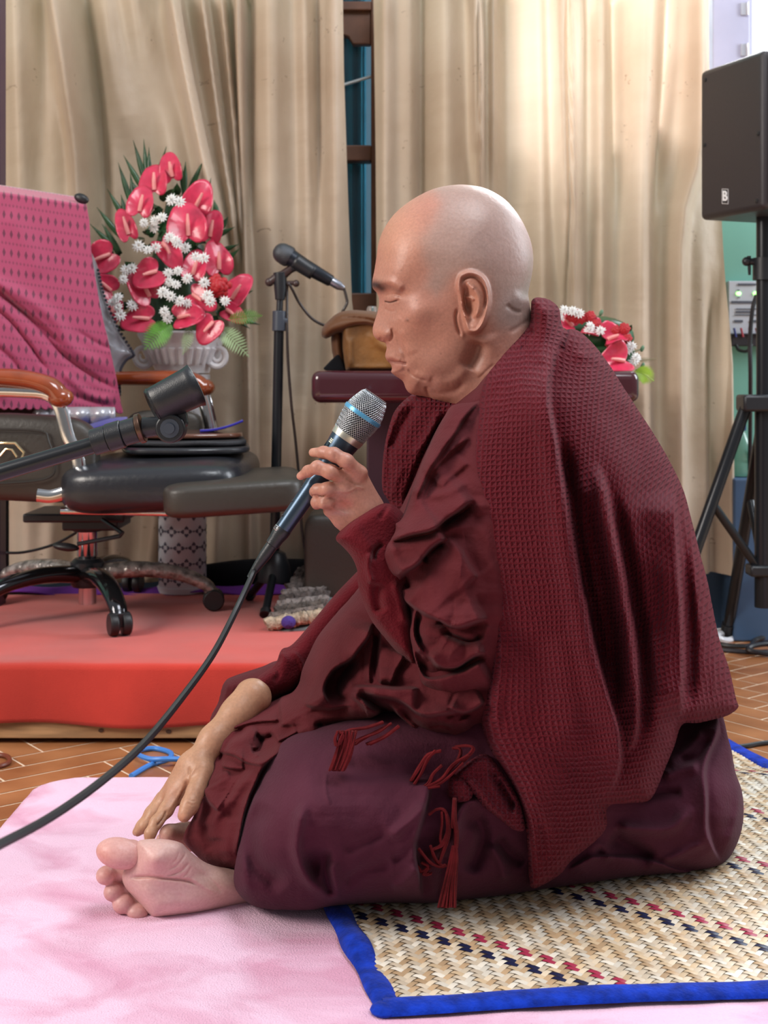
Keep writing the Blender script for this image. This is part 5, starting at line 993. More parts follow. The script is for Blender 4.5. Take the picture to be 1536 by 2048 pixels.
C0, C1 = V(303, 812, YBm), V(392, 768, YBm); ca_ = (C1-C0).normalized(); un = Vector((0, -1, 0)); vn_ = ca_.cross(un).normalized(); mb = MB(); G = np.zeros((12, 21, 3))
for i in range(12):
    t = i/11; r_ = .0205+(.0240-.0205)*t+(.0015 if i in (0, 11) else 0)
    for k, a in enumerate(cl): G[i, k] = C0+ca_*((C1-C0).length*t+(.006*math.cos(a) if i in (0, 11) else 0))+(un*math.cos(a)+vn_*math.sin(a))*r_
mb.grid(G); clip = mb.build('microphone_clip', blkpl, st, solid=.004)
mb = MB(); mb.prism([V(330, 830, YBm-.006), V(372, 822, YBm-.006), V(376, 850, YBm-.006), V(350, 868, YBm-.006), V(332, 858, YBm-.006)], (0, .012, 0)); mb.build('bracket', blkpl, st, smooth=False, bevel=.003)
mb = MB(); xb = A0.x+.02; mb.tube([(xb, YBm, .05), (xb, YBm, A0.z+.03)], .011, 16); mb.build('pole', bm_m, st)
mb = MB(); mb.lathe([(0, 0), (.12, 0), (.12, .012), (.10, .02), (.015, .03), (0, .03)], (xb, YBm, .0005), (0, 0, 1), 32); mb.build('base', bm_m, st)

# ------------------------------------------------------------------ straight stand with a second microphone, by the curtain
YS = 2.70
st = thing('microphone_stand', (P(556, 1150, YS)[0], YS, PZ+.004), 'straight black microphone stand on the red platform before the curtain', 'microphone stand')
S_ = lambda a, b, dy=0: V(a, b, YS+dy)
mb = MB(); mb.tube([S_(548, 1165), S_(558, 650)], .0105, 16); mb.build('pole', bm_m, st)
mb = MB(); mb.tube([S_(558, 662), S_(559, 622)], .0145, 18); mb.tube([S_(566, 642), S_(576, 642)], .009, 12); mb.build('collar', mat('grey_clutch', (.05, .06, .08), .35), st, bevel=.001)
mb = MB(); mb.tube([S_(559, 622), S_(560, 598)], .007, 12); mb.tube([S_(560, 600), S_(561, 575), S_(560, 545)], [.010, .0135, .014], 16); mb.build('swivel', blkpl, st, bevel=.001)
mb = MB(); mb.tube([S_(541, 563), S_(552, 556), S_(566, 550), S_(584, 536)], [.008, .010, .010, .008], 12); mb.ball(S_(539, 564), .0095, 12, 8); mb.tube([S_(566, 566), S_(592, 566)], .0048, 10); mb.ball(S_(592, 567), .0075, 12, 8); mb.build('clamp', mat('brown_plastic', (.05, .028, .026), .35), st)
mb = MB(); mb.tube([S_(578, 540), S_(590, 535)], .007, 10); G = np.zeros((8, 15, 3)); D0, D1 = S_(590, 521), S_(628, 546); dd = (D1-D0).normalized(); vv = dd.cross(un).normalized()
for i in range(8):
    for k in range(15):
        a = math.radians(-60+250*k/14); G[i, k] = D0+dd*((D1-D0).length*i/7)+(un*math.cos(a)+vv*math.sin(a))*(.0165-.002*i/7)
mb.grid(G); mb.build('microphone_clip', blkpl, st, solid=.003)
mb = MB(); mb.lathe([(.036, .0), (.036, .01), (.030, .035), (.022, .058), (.012, .064)], (S_(550, 1150).x, YS, .192), (0, 0, 1), 20); mb.build('leg_hub', blkpl, st)
for (a, b, dY) in ((530, 1230, -.07), (600, 1172, .10), (498, 1170, .10)):
    mb = MB(); e = V(a, b, Yfloor(b, PZ+.012)) if dY < 0 else Vector((P(a, b, YS+dY)[0], YS+dY, PZ+.012)); mb.tube([Vector((S_(550, 1150).x, YS, .225)), e], [.009, .008], 12); lg = mb.build('leg', bm_m, st)
    mb = MB(); mb.tube([e+(e-Vector((S_(550, 1150).x, YS, .225))).normalized()*-.012, e], .0115, 12); mb.build('rubber_foot', rub_b, lg)
m2 = thing('microphone', S_(620, 540), 'black microphone with ball grille clipped on the straight stand', 'microphone')
b0, b1 = S_(566, 507), S_(688, 577); ax = (b1-b0).normalized()
mb = MB(); mb.ball(b0, .0215, 20, 14); mb.lathe([(.0212, 0), (.0222, .006), (.0222, .014), (.0205, .018)], b0, ax, 28, caps=False); mb.build('grille', mat('dark_mesh', (.07, .075, .085), .35, .6, bump=.0008, bscale=700), m2)
mb = MB(); L = (b1-b0).length; mb.lathe([(.0195, .016), (.0175, .028), (.0155, .05), (.0125, L*.78), (.010, L*.80)], b0, ax, 24); mb.build('handle', mat('dark_gunmetal', (.03, .035, .045), .3, .6), m2)
mb = MB(); mb.lathe([(.0098, L*.79), (.0098, L*.92), (.005, L)], b0, ax, 20); mb.build('connector', mat('grey_metal', (.35, .36, .42), .3, .9), m2)
cable('cable', [b1, S_(692, 592), S_(694, 606), S_(686, 622), S_(676, 645, .02), S_(655, 652, .04), S_(625, 638, .03), S_(600, 608, .02), S_(585, 580), S_(577, 568, -.006), S_(574, 585, .0), S_(575, 700, -.01), S_(582, 800, -.01), S_(592, 890, .01), S_(600, 980, .01), S_(603, 1050, .01), S_(612, 1110, 0), S_(622, 1142, -.01), S_(640, 1195, -.01), V(655, 1215, 2.66)], .0030, mat('brown_black_cable', (.03, .02, .018), .4), 'thin dark cable looping from the microphone on the stand down past the ottoman')
# ------------------------------------------------------------------ office chair on the platform
leather = mat('black_leather', (.016, .017, .022), .30, bump=.0006, bscale=90, spec=.6)
brleather = mat('brown_leather', (.040, .034, .028), .42, bump=.0006, bscale=120)
woodred = mat('lacquered_wood', (.25, .050, .014), .15, var=.2, vscale=20, coat=.8)
CX, CY = P(175, 1200, 2.64)[0], 2.64; cz = PZ+.005
ch = thing('office_chair', (CX, CY, cz), 'reclining office chair with wooden armrests, black seat and fold-out footrest', 'chair')
def rbox(mb, pts_front, dY, bulge=0): mb.prism(pts_front, (0, dY, 0))
def cushion(name, m, parent, cen, dim, rot=None, puff=.35, n=14, seam=True, k=None):
    """a soft padded block (superellipsoid)"""
    mb = MB(); R_ = rot or Matrix.Identity(3); vs = []; N1, N2 = 48, 26; e = k or .28
    f = lambda w, m_: math.copysign(abs(math.sin(w))**m_, math.sin(w)); g = lambda w, m_: math.copysign(abs(math.cos(w))**m_, math.cos(w))
    for i in range(N2+1):
        ph = -PI/2+PI*i/N2
        for j in range(N1):
            th = -PI+2*PI*j/N1; v = Vector((dim[0]/2*g(ph, e*1.2)*g(th, e), dim[1]/2*g(ph, e*1.2)*f(th, e), dim[2]/2*f(ph, e*1.6))); vs.append(Vector(cen)+R_ @ v)
    mb.add(vs, [(i*N1+j, i*N1+(j+1) % N1, (i+1)*N1+(j+1) % N1, (i+1)*N1+j) for i in range(N2) for j in range(N1)])
    return mb.build(name, m, parent, angle=0)
# base with five star legs, casters
for k, aa in enumerate((-64, 8, 80, 152, 224)):
    a = math.radians(aa); d = Vector((math.cos(a), math.sin(a), 0)); o_ = Vector((CX, CY, 0)); mb = MB()
    wrapm = mat('crumpled_plastic_wrap', (.30, .27, .25), .25, .35, var=.5, vscale=60, bump=.006, bscale=70) if k in (1, 3) else bm_m
    mb.tube([o_+d*.02+Vector((0, 0, cz+.082)), o_+d*.10+Vector((0, 0, cz+.088)), o_+d*.18+Vector((0, 0, cz+.078)), o_+d*.235+Vector((0, 0, cz+.055)), o_+d*.252+Vector((0, 0, cz+.036))], [.024, .022, .020, .018, .016], 12, smooth=5, flat=.75)
    lg = mb.build('leg', wrapm if k in (1, 3) else mat('black_chrome', (.06, .06, .065), .12, .9), ch)
    if k in (1, 3): lg['label'] = 'leg wrapped in crumpled grey plastic'
    c_ = o_+d*.254; mb = MB(); t_ = Vector((-d.y, d.x, 0))
    for s in (-1, 1): mb.lathe([(0, -.008), (.020, -.008), (.022, -.004), (.022, .006), (.018, .009), (0, .009)], c_+t_*s*.012+Vector((0, 0, cz+.0225)), t_, 20)
    mb.box(c_+Vector((0, 0, cz+.030)), (.034, .020, .026), math.atan2(d.y, d.x)+PI/2); mb.build('caster', rub_b, lg, bevel=.001)
mb = MB(); mb.lathe([(.030, .055), (.034, .062), (.034, .105), (.026, .112)], (CX, CY, cz), (0, 0, 1), 24); mb.build('hub', blkpl, ch)
mb = MB(); mb.lathe([(.018, .02), (.018, .115), (.0205, .118), (.0205, .205), (.015, .206), (.015, .245)], (CX, CY, cz), (0, 0, 1), 24); mb.build('gas_lift', steel, ch)
zt = lambda b, Y=CY: P(0, b, Y)[2]
mb = MB(); mb.box((CX+.02, CY, zt(1042)), (.11, .14, .024)); mb.box((CX-.01, CY, zt(1028)), (.20, .16, .018)); mb.lathe([(.032, 0), (.032, .02)], (CX, CY, zt(1062)), (0, 0, 1), 18); mb.build('tilt_mechanism', blkpl, ch, smooth=False, bevel=.004)
mb = MB(); mb.tube([V(205, 1040, 2.55), V(245, 1066, 2.5), V(240, 1072, 2.5), V(200, 1080, 2.5), V(155, 1088, 2.5)], .0045, 8); lv = mb.build('lever', blkpl, ch)
mb = MB(); mb.ball(V(132, 1094, 2.5), (.026, .014, .008), 16, 10, Matrix.Rotation(.12, 3, 'Y')); mb.build('paddle', rub_b, lv)
for y in (2.44, 2.80):
    mb = MB(); mb.tube([V(122, 1022, y), V(380, 1027, y)], .0065, 12); mb.build('rail', steel, ch)
# seat and footrest
cushion('seat', leather, ch, ((V(170, 960, 2.62)+V(498, 960, 2.62))/2)+Vector((0, 0, .002)), ((498-150)/FPX*2.62, .48, .106), Matrix.Rotation(-.03, 3, 'Y'), k=.34)
cushion('footrest', brleather, ch, V(470, 982, 2.52), (.262, .34, .070), Matrix.Rotation(-.06, 3, 'Y') @ Matrix.Rotation(.10, 3, 'Z'), k=.26)
cushion('side_panel', brleather, ch, V(60, 915, 2.46), (.26, .07, .165), Matrix.Rotation(.05, 3, 'Y'), k=.4)
cushion('side_panel', brleather, ch, V(330, 860, 2.76), (.16, .05, .085), k=.4)
mb = MB(); mb.tube([V(-20, 858, 2.418), V(80, 862, 2.418), V(96, 880, 2.418), V(110, 935, 2.418), V(90, 958, 2.418), V(20, 966, 2.418), V(-20, 966, 2.418)], .0022, 6, smooth=4); mb.build('piping', mat('piping', (.02, .018, .015), .5), ch)
mb = MB(); hx = [(-18, 905), (-6, 886), (30, 886), (48, 905), (44, 916)]; mb.tube([V(a, b, 2.41) for a, b in hx], .0026, 8); mb.tube([V(0, 912, 2.41), V(12, 898, 2.41), V(24, 899, 2.41), V(34, 914, 2.41)], .0022, 8)
mb.build('emblem', mat('gold_trim', (.75, .62, .38), .25, .9), ch)
# chrome frames and wooden armrests (near, far)
def armframe(Y, pts, w=.017): 
    mb = MB(); mb.tube([V(a, b, Y) for a, b in pts], w, 14, smooth=5, flat=.55, up=(0, 1, 0)); return mb.build('arm_frame', steel, ch)
armframe(2.43, [(-40, 780), (40, 782), (95, 788), (120, 815), (135, 870), (152, 905), (158, 945), (140, 978), (105, 992), (75, 990)], .013)
armframe(2.80, [(392, 770), (405, 790), (418, 840), (425, 880)], .016)
for Y, pts in ((2.42, [(-60, 752), (20, 755), (70, 762), (105, 775), (122, 795)]), (2.80, [(225, 757), (330, 756), (385, 760), (408, 775)])):
    mb = MB(); mb.tube([V(a, b, Y) for a, b in pts], [.015, .017, .017, .018, .018][:len(pts)], 16, smooth=6, flat=1.35, up=(0, 1, 0)); mb.ball(V(*pts[-1], Y), (.024, .024, .019), 16, 12); mb.build('armrest', woodred, ch)
# backrest
bk = [V(-170, 345, 2.50), V(168, 402, 2.76), V(232, 835, 2.74), V(-170, 850, 2.45)]
mb = MB(); G = np.zeros((16, 16, 3)); G2 = np.zeros((16, 16, 3)); nb = ((bk[1]-bk[0]).cross(bk[3]-bk[0])).normalized(); nb = nb if nb.y < 0 else -nb
for i in range(16):
    for j in range(16):
        u_, v_ = i/15, j/15; p = (bk[0]*(1-u_)+bk[1]*u_)*(1-v_)+(bk[3]*(1-u_)+bk[2]*u_)*v_; bl = (1-(2*u_-1)**6)*(1-(2*v_-1)**6); G[i, j] = p+nb*(.03*bl); G2[i, j] = p-nb*(.05*bl)
mb.grid(G); mb.grid(G2); mb.build('backrest', brleather, ch, weld=True, angle=0)

# pink crocheted cloth draped over the backrest
def lacemat():
    m, n, l, b = newmat('pink_crochet')
    t = n.new('ShaderNodeTexCoord'); s = n.new('ShaderNodeSeparateXYZ'); l.new(t.outputs['UV'], s.inputs[0])
    def M_(op, a, b_=None):
        q = n.new('ShaderNodeMath'); q.operation = op
        for i, x in enumerate((a, b_)):
            if x is None: continue
            if isinstance(x, (int, float)): q.inputs[i].default_value = x
            else: l.new(x, q.inputs[i])
        return q.outputs[0]
    # rows of small leaf-shaped eyelets, alternate rows weaker
    fx = M_('ABSOLUTE', M_('SUBTRACT', M_('FRACT', M_('MULTIPLY', s.outputs['X'], 22)), .5)); fy = M_('ABSOLUTE', M_('SUBTRACT', M_('FRACT', M_('MULTIPLY', s.outputs['Y'], 9)), .5))
    hole = M_('LESS_THAN', M_('ADD', M_('MULTIPLY', fx, 2.6), M_('MULTIPLY', fy, 2.4)), .60)
    fx2 = M_('ABSOLUTE', M_('SUBTRACT', M_('FRACT', M_('MULTIPLY', s.outputs['X'], 44)), .5)); fy2 = M_('ABSOLUTE', M_('SUBTRACT', M_('FRACT', M_('ADD', M_('MULTIPLY', s.outputs['Y'], 9), .5)), .5))
    h2 = M_('MULTIPLY', M_('LESS_THAN', M_('ADD', M_('MULTIPLY', fx2, 1.6), M_('MULTIPLY', fy2, 5)), .55), .55)
    tot = M_('MULTIPLY', M_('MAXIMUM', hole, h2), .8)
    mx = n.new('ShaderNodeMixRGB'); mx.inputs[1].default_value = (.42, .048, .125, 1); mx.inputs[2].default_value = (.09, .010, .035, 1); l.new(tot, mx.inputs[0]); l.new(mx.outputs[0], b.inputs['Base Color'])
    b.inputs['Roughness'].default_value = .7; b.inputs['Sheen Weight'].default_value = .3
    bp = n.new('ShaderNodeBump'); bp.invert = True; bp.inputs['Distance'].default_value = .004; l.new(tot, bp.inputs['Height']); l.new(bp.outputs[0], b.inputs['Normal'])
    return m
NU, NV = 150, 170; G = np.zeros((NU, NV, 3)); A = np.zeros((NU, NV)); B = np.zeros((NU, NV)); Yb = np.zeros((NU, NV))
for i in range(NU):
    for j in range(NV):
        u_, v_ = i/(NU-1), j/(NV-1)
        ra = np.interp(v_, [0, .1, .25, .5, .75, 1], [170, 178, 182, 200, 225, 246]); la = -160
        a = la+(ra-la)*u_; bt = 345+(a+170)/340*52; bb = 815+5*abs(math.sin(a*.19))+(8 if u_ > .9 else 0)+(a > 150)*0; b = bt+(bb-bt)*v_
        A[i, j] = a; B[i, j] = b; Yb[i, j] = 2.47+(a+170)/340*.235-.055+(.07 if v_ == 0 else 0)*0
D = strokes_field(A, B, [('line', [(-100, 520), (0, 590), (60, 640), (120, 705), (180, 750), (250, 790)], 6, -.020), ('line', [(-100, 560), (0, 625), (50, 680), (90, 735), (110, 745)], 5, -.016), ('line', [(-60, 540), (40, 590), (110, 640), (150, 700), (240, 745)], 12, .012), ('line', [(-20, 560), (30, 610), (80, 650), (130, 700)], 5, -.014), ('line', [(-100, 640), (0, 700), (40, 745), (60, 800)], 7, -.012), ('line', [(120, 740), (180, 790), (235, 800)], 8, .012), ('line', [(60, 760), (140, 790), (230, 815)], 6, -.008), ('line', [(-120, 690), (-20, 760), (20, 810)], 10, .010), ('line', [(150, 660), (200, 690), (230, 700)], 5, -.006), ('line', [(10, 420), (60, 500), (80, 560)], 22, .005)])
Y_ = Yb-.6*D; wrapj = np.linspace(0, 1, NV)[None]; Y_ = Y_+np.where(wrapj < .035, (.035-wrapj)*2.6, 0)
for i in range(NU):
    for j in range(NV): G[i, j] = P(A[i, j], B[i, j], Y_[i, j])
mb = MB(); mb.grid(G); o = single(mb, 'crocheted_cloth', lacemat(), 'deep pink crocheted cloth draped over the office chair backrest', 'cloth', fixn=False, angle=0, solid=.003)
me = o.data; uvl = me.uv_layers.new(name='uv'); UVv = np.stack([(A/340).ravel()*1.05, ((B-345-(A+170)/340*52)/340).ravel()], 1); li = np.empty(len(me.loops), np.int32); me.loops.foreach_get('vertex_index', li); uvl.data.foreach_set('uv', UVv[li].astype(np.float32).ravel())
# black clip on its corner
mb = MB(); mb.ball(V(163, 397, 2.66), (.016, .008, .010), 12, 8, Matrix.Rotation(.4, 3, 'Y')); single(mb, 'hair_clip', rub_b, 'small black clip at the top corner of the pink crocheted cloth', 'clip')

# silver cushion with studded edge, behind the pink cloth
satin = mat('silver_satin', (.42, .42, .46), .28, .35, bump=.002, bscale=30)
cu = thing('cushion', V(215, 640, 2.78), 'silver satin cushion with studded edge leaning in the office chair', 'cushion')
cush_o = [(150, 470), (190, 520), (208, 590), (232, 650), (262, 700), (266, 712), (252, 720), (238, 745), (238, 800), (150, 830), (60, 830), (60, 470)]
r_ = relief(cush_o, [(200, 650, 2.82, .035, 40), (150, 560, 2.82, .035, 40), (110, 750, 2.81, .04, 60), (230, 700, 2.82, .03, 36)], [L_([(200, 640), (235, 680), (250, 705)], 6, -.004), L_([(205, 660), (225, 700)], 4, .004)], step=3, dy=.004, yref=2.82)
np_mesh('cover', [(r_[0], r_[1])], satin, parent=cu)
stud = MB(); ed = cr([(196, 540), (209, 592), (234, 652), (264, 702), (266, 712), (252, 721), (240, 745), (239, 790)], 14)
for a, b in ed[::2]: stud.ball(V(a, b, 2.80), .0035, 6, 5)
o = stud.build('stud', mat('dark_stud', (.10, .10, .13), .4, .6), cu, fixn=False); setprops(o, kind='stuff')
mb = MB(); G = np.zeros((70, 10, 3))
for i in range(70):
    for j in range(10): a = -60+i*4.2; b = 815+j*5; G[i, j] = P(a, b, 2.62-.012*abs(math.sin(i*.33))-.01*math.sin(j*.5))
mb.grid(G); single(mb, 'satin_cloth', satin, 'silver satin cloth hanging below the pink crocheted cloth on the chair', 'cloth', solid=.004)

# things piled on the seat
def slab(name, outline, th, m, label, cat, z0, wav=0, **kw):
    """outline: (px, Y) of the top rim at height z"""
    mb = MB(); n = len(outline)
    pts = cr([(P(a, 900, Y)[0], Y) for a, Y in outline], 5, closed=True)
    top = [(x, y, z0+th+wav*math.sin(k*.9)) for k, (x, y) in enumerate(pts)]; mb.prism([(x, y, z-th) for x, y, z in top], (0, 0, th))
    return single(mb, name, m, label, cat, bevel=th*.35, smooth=True, **kw)
zs = P(0, 903, 2.62)[2]
slab('seat_pad', [(250, 2.50), (330, 2.46), (420, 2.47), (490, 2.52), (498, 2.62), (480, 2.76), (380, 2.80), (260, 2.78)], .012, leather, 'lower black pad with wavy edge on the office chair seat', 'seat pad', zs+.003)
slab('seat_pad', [(240, 2.52), (330, 2.49), (420, 2.50), (486, 2.54), (490, 2.64), (470, 2.75), (380, 2.78), (260, 2.76)], .010, mat('black_scalloped_cloth', (.012, .012, .016), .6, bump=.001, bscale=200), 'upper black pad on the office chair seat under the brown tray', 'seat pad', zs+.017, wav=.001)
slab('tray', [(262, 2.56), (330, 2.53), (420, 2.54), (478, 2.58), (480, 2.66), (440, 2.72), (330, 2.74), (270, 2.70)], .009, mat('brown_gloss', (.13, .05, .03), .18, coat=.6), 'glossy brown tray lying on black pads on the chair', 'tray', zs+.030)
bluec = clothmat('royal_blue_cloth', (.018, .014, .26), .7, .4)
mb = MB(); G = np.zeros((30, 12, 3))
for i in range(30):
    for j in range(12):
        u_, v_ = i/29, j/11; a = 150+u_*105; b = 872-u_*28-(6+10*math.sin(u_*3))*math.sin(v_*PI); G[i, j] = P(a, b, 2.55+v_*.16)
mb.grid(G); single(mb, 'blue_cloth', bluec, 'crumpled royal blue cloth below the corner of the pink cloth', 'cloth', solid=.006)
mb = MB(); G = np.zeros((26, 8, 3))
for i in range(26):
    for j in range(8):
        u_, v_ = i/25, j/7; a = 400+u_*86; b = 862-u_*u_*20; G[i, j] = P(a, b-1.5*math.sin(v_*PI), 2.60+v_*.09*(1-u_*.6))
mb.grid(G); single(mb, 'blue_cloth', bluec, 'pointed tip of blue cloth sticking out over the brown tray', 'cloth', solid=.004)
# thin cable and stand pole at the far left, behind the chair
mb = MB(); mb.tube([V(8, 1150, 2.85), V(8, 990, 2.85), V(6, 900, 2.85)], .011, 12); sp = single(mb, 'pole', bm_m, 'dark upright pole at the left edge behind the office chair', 'pole')
cable('cable', [V(8, 1106, 2.835), V(50, 1104, 2.80), V(110, 1088, 2.75), V(165, 1058, 2.70)], .003, rub_b, 'thin black cable from the left pole to the office chair')
# ------------------------------------------------------------------ flowers
red_sp = mat('anthurium_red', (.58, .032, .085), .30, var=.10, vscale=60, coat=.25)
spad_m = mat('spadix_pink', (.80, .30, .28), .5, bump=.0006, bscale=400)
wht_m = mat('white_petal', (.82, .82, .80), .6); ycen = mat('petal_centre', (.62, .70, .35), .7)
leaf_m = mat('dark_leaf', (.020, .065, .022), .3, var=.4, vscale=30); fern_m = mat('fern_green', (.10, .28, .035), .5, var=.3, vscale=40)
rose_m = mat('deep_red_petal', (.42, .008, .016), .5)
def frame(nrm, up):
    n_ = Vector(nrm).normalized(); u_ = Vector(up); u_ = (u_-u_.dot(n_)*n_).normalized(); r_ = u_.cross(n_).normalized(); return Matrix((r_, u_, n_)).transposed()
def anthurium(parent, c, size, aspect, roll, tilt=(0, -1, .25), cup=.25):
    """heart-shaped spathe; roll = direction of the tip (deg, 0 right, 90 up)"""
    R_ = frame(tilt, (0, 0, 1)) @ Matrix.Rotation(math.radians(roll-90), 3, 'Z'); mb = MB(); N1, N2 = 34, 8; vs = [Vector(c)+R_ @ Vector((0, 0, 0))]
    for i in range(1, N2+1):
        q = i/N2
        for j in range(N1):
            t = 2*PI*j/N1; hr = (1-.62*max(0, -math.sin(t))**6*1.0)*(1+.45*max(0, math.sin(t))**5); x = q*math.cos(t)*aspect*hr; y = q*math.sin(t)*hr
            z = cup*(x*x*1.4)+.16*math.cos(3*t)*q*q*.5-.10*y*y+.05*math.sin(j*2.4)*q*q*.5
            vs.append(Vector(c)+R_ @ (Vector((x, y, z))*size))
    fs = [(0, 1+j, 1+(j+1) % N1) for j in range(N1)]+[(1+(i-1)*N1+j, 1+i*N1+j, 1+i*N1+(j+1) % N1, 1+(i-1)*N1+(j+1) % N1) for i in range(1, N2) for j in range(N1)]
    mb.add(vs, fs); sp = mb.build('anthurium', red_sp, parent, solid=.0012, fixn=False, angle=0)
    mb = MB(); b0 = Vector(c)+R_ @ Vector((0, -.28*size, .02*size)); e0 = Vector(c)+R_ @ Vector((.12*size, .60*size, .36*size)); mb.tube([b0, (b0+e0)/2+R_ @ Vector((0, 0, .03*size)), e0], [.0048, .0044, .0026], 8, smooth=3); mb.build('spadix', spad_m, sp)
def mum(parent, c, r, nrm=(0, -1, .3)):
    mb = MB(); R_ = frame(nrm, (0, 0, 1)); 
    for ring, (k, rr, lift) in enumerate(((11, 1.0, .10), (9, .72, .45), (6, .42, .75))):
        for q in range(k):
            t = 2*PI*(q+.5*ring)/k+random.uniform(-.12, .12); d = Vector((math.cos(t), math.sin(t), 0)); s_ = Vector((-d.y, d.x, 0)); L = r*rr
            pts = [d*.12*r+Vector((0, 0, .1*r)), d*.55*L+s_*.17*r+Vector((0, 0, lift*r*.5)), d*L+Vector((0, 0, lift*r*.7)), d*.55*L-s_*.17*r+Vector((0, 0, lift*r*.5))]
            mb.add([Vector(c)+R_ @ p for p in pts], [(0, 1, 2, 3)])
    f = mb.build('chrysanthemum', wht_m, parent, solid=.0012, fixn=False, smooth=False)
    return f
def blade(mb, base, tip, w, sag=.0, nrm=(0, -1, 0)):
    b_, t_ = Vector(base), Vector(tip); d = t_-b_; s_ = d.cross(Vector(nrm)).normalized(); G = np.zeros((9, 3, 3))
    for i in range(9):
        u_ = i/8; ww = w*math.sin(PI*min(1, u_*.86+.14))**.8*(1-u_**4); c_ = b_+d*u_+Vector((0, 0, -sag*u_*u_))
        for j in range(3): G[i, j] = c_+s_*ww*(j-1)+Vector((0, -.15*w*(1-abs(j-1)), 0))
    mb.grid(G)
def fern(parent, pts, w, m=None, n=16):
    n = int(n*1.5); mb = MB(); q = cr([tuple(p) for p in pts], 8); mb.tube([Vector(x) for x in q], .0009, 5)
    for k in range(2, n):
        i = int(k/n*(len(q)-1)); p = Vector(q[i]); d = (Vector(q[min(i+1, len(q)-1)])-Vector(q[i-1])).normalized(); s_ = d.cross(Vector((0, -1, .2))).normalized(); ww = w*math.sin(PI*(k/n*.85+.12))
        for sg in (-1, 1): blade(mb, p, p+s_*sg*ww+d*ww*.45, ww*.085)
    return mb.build('fern_leaf', m or fern_m, parent, fixn=False)

YF = 2.91
fa = thing('flower_arrangement', V(350, 665, YF), 'tall arrangement of red anthuriums and white chrysanthemums in the white urn', 'flowers')
fo = lambda x, y: (x/2.4774, 250+y/2.4774)
def FV(x, y, dY=0): a, b = fo(x, y); return V(a, b, YF+dY)
k = 1/2.4774/FPX*YF
anth = [(850, 235, 62, .8, 105, -.02), (765, 300, 72, .85, 100, -.03), (695, 405, 68, .8, 85, -.06), (630, 520, 75, .55, 115, -.05), (975, 390, 72, .85, 70, -.04), (930, 520, 88, .9, 100, -.09), (1045, 530, 68, .8, 85, -.04), (525, 655, 72, .95, 215, -.02), (820, 605, 70, .75, 300, -.10), (1080, 690, 72, .8, 100, -.06), (960, 720, 66, .75, 80, -.09),
        (755, 735, 60, 1.0, 210, -.12), (530, 810, 58, .9, 150, -.04), (725, 830, 68, .85, 130, -.11), (975, 850, 64, .75, 330, -.11), (1165, 840, 68, .8, 60, -.07), (1140, 925, 55, .7, 330, -.08), (715, 965, 66, .85, 190, -.12), (905, 950, 60, .9, 10, -.13), (1045, 995, 56, .95, 240, -.13), (565, 905, 52, .7, 260, -.05)]
for x, y, s_, asp, roll, dY in anth: anthurium(fa, FV(x, y, dY), s_*k*1.25, asp, roll, (random.uniform(-.3, .3), -1, random.uniform(.0, .45)))
mums = [(850, 375), (890, 385), (715, 485), (760, 500), (800, 460), (770, 470), (690, 605), (730, 620), (770, 610), (840, 560), (880, 590), (915, 605), (870, 570), (975, 650), (1010, 655), (625, 720), (655, 710), (615, 760), (835, 735), (880, 725), (840, 780), (875, 790), (930, 765), (1010, 785), (810, 830), (850, 845), (890, 870), (925, 880), (1025, 840), (1045, 875), (1115, 875), (580, 860), (590, 905), (655, 895), (600, 940), (815, 920), (830, 955), (935, 915), (560, 880)]
for x, y in mums: mum(fa, FV(x+random.uniform(-5, 5), y+random.uniform(-5, 5), random.uniform(-.15, -.12)), 30*k*random.uniform(.9, 1.15), (random.uniform(-.4, .4), -1, random.uniform(0, .6)))
mb = MB(); c_ = FV(1075, 800, -.12)
for q in range(22): 
    t = q*2.4; rr = .004+.0011*q; mb.ball(c_+Vector((math.cos(t)*rr*.9, -.008+.0006*q, math.sin(t)*rr*.8)), (.009, .004, .009), 8, 5, Matrix.Rotation(t, 3, 'Y'))
mb.build('rose', rose_m, fa)
palms = [((735, 330), (660, 75)), ((735, 330), (712, 70)), ((740, 330), (738, 110)), ((760, 330), (825, 105)), ((720, 340), (612, 150)), ((660, 420), (585, 185)), ((670, 420), (645, 235)), ((910, 350), (920, 180)), ((925, 360), (1010, 170)), ((915, 350), (895, 190)), ((1020, 430), (1045, 262)), ((640, 500), (530, 315)), ((630, 480), (600, 345)), ((600, 560), (480, 408)), ((600, 640), (505, 490)), ((600, 640), (445, 490)), ((590, 650), (520, 500)), ((560, 760), (450, 720)), ((1050, 560), (1165, 505)), ((1060, 640), (1185, 590)), ((1090, 520), (1130, 455)), ((1090, 700), (1190, 610)), ((1120, 800), (1230, 745)), ((1150, 860), (1255, 820)), ((650, 480), (590, 400)), ((1080, 460), (1060, 370)), ((700, 380), (650, 270)), ((560, 640), (490, 560)), ((1150, 950), (1290, 990)), ((1120, 930), (1240, 1010))]
for b_, t_ in palms: mb = MB(); blade(mb, FV(*b_, .02), FV(*t_, .02), 15*k); mb.build('palm_leaf', leaf_m, fa, fixn=False, solid=.001)
mb = MB()
for q in range(190):
    x, y = random.uniform(590, 1120), random.uniform(330, 1010)
    if abs(x-860) < (y-150)*.42: blade(mb, FV(x, y, -.02), FV(x+random.uniform(-60, 60), y+random.uniform(-70, 40), -.04), 20*k)
o = mb.build('foliage', leaf_m, fa, fixn=False); setprops(o, kind='stuff')
mb = MB(); r_ = [FV(860, 1040, -.02), FV(870, 800, 0), FV(880, 550, 0), FV(850, 360, 0)]; mb.tube(r_, [.05, .065, .045, .01], 14, smooth=4); mb.build('floral_core', leaf_m, fa)
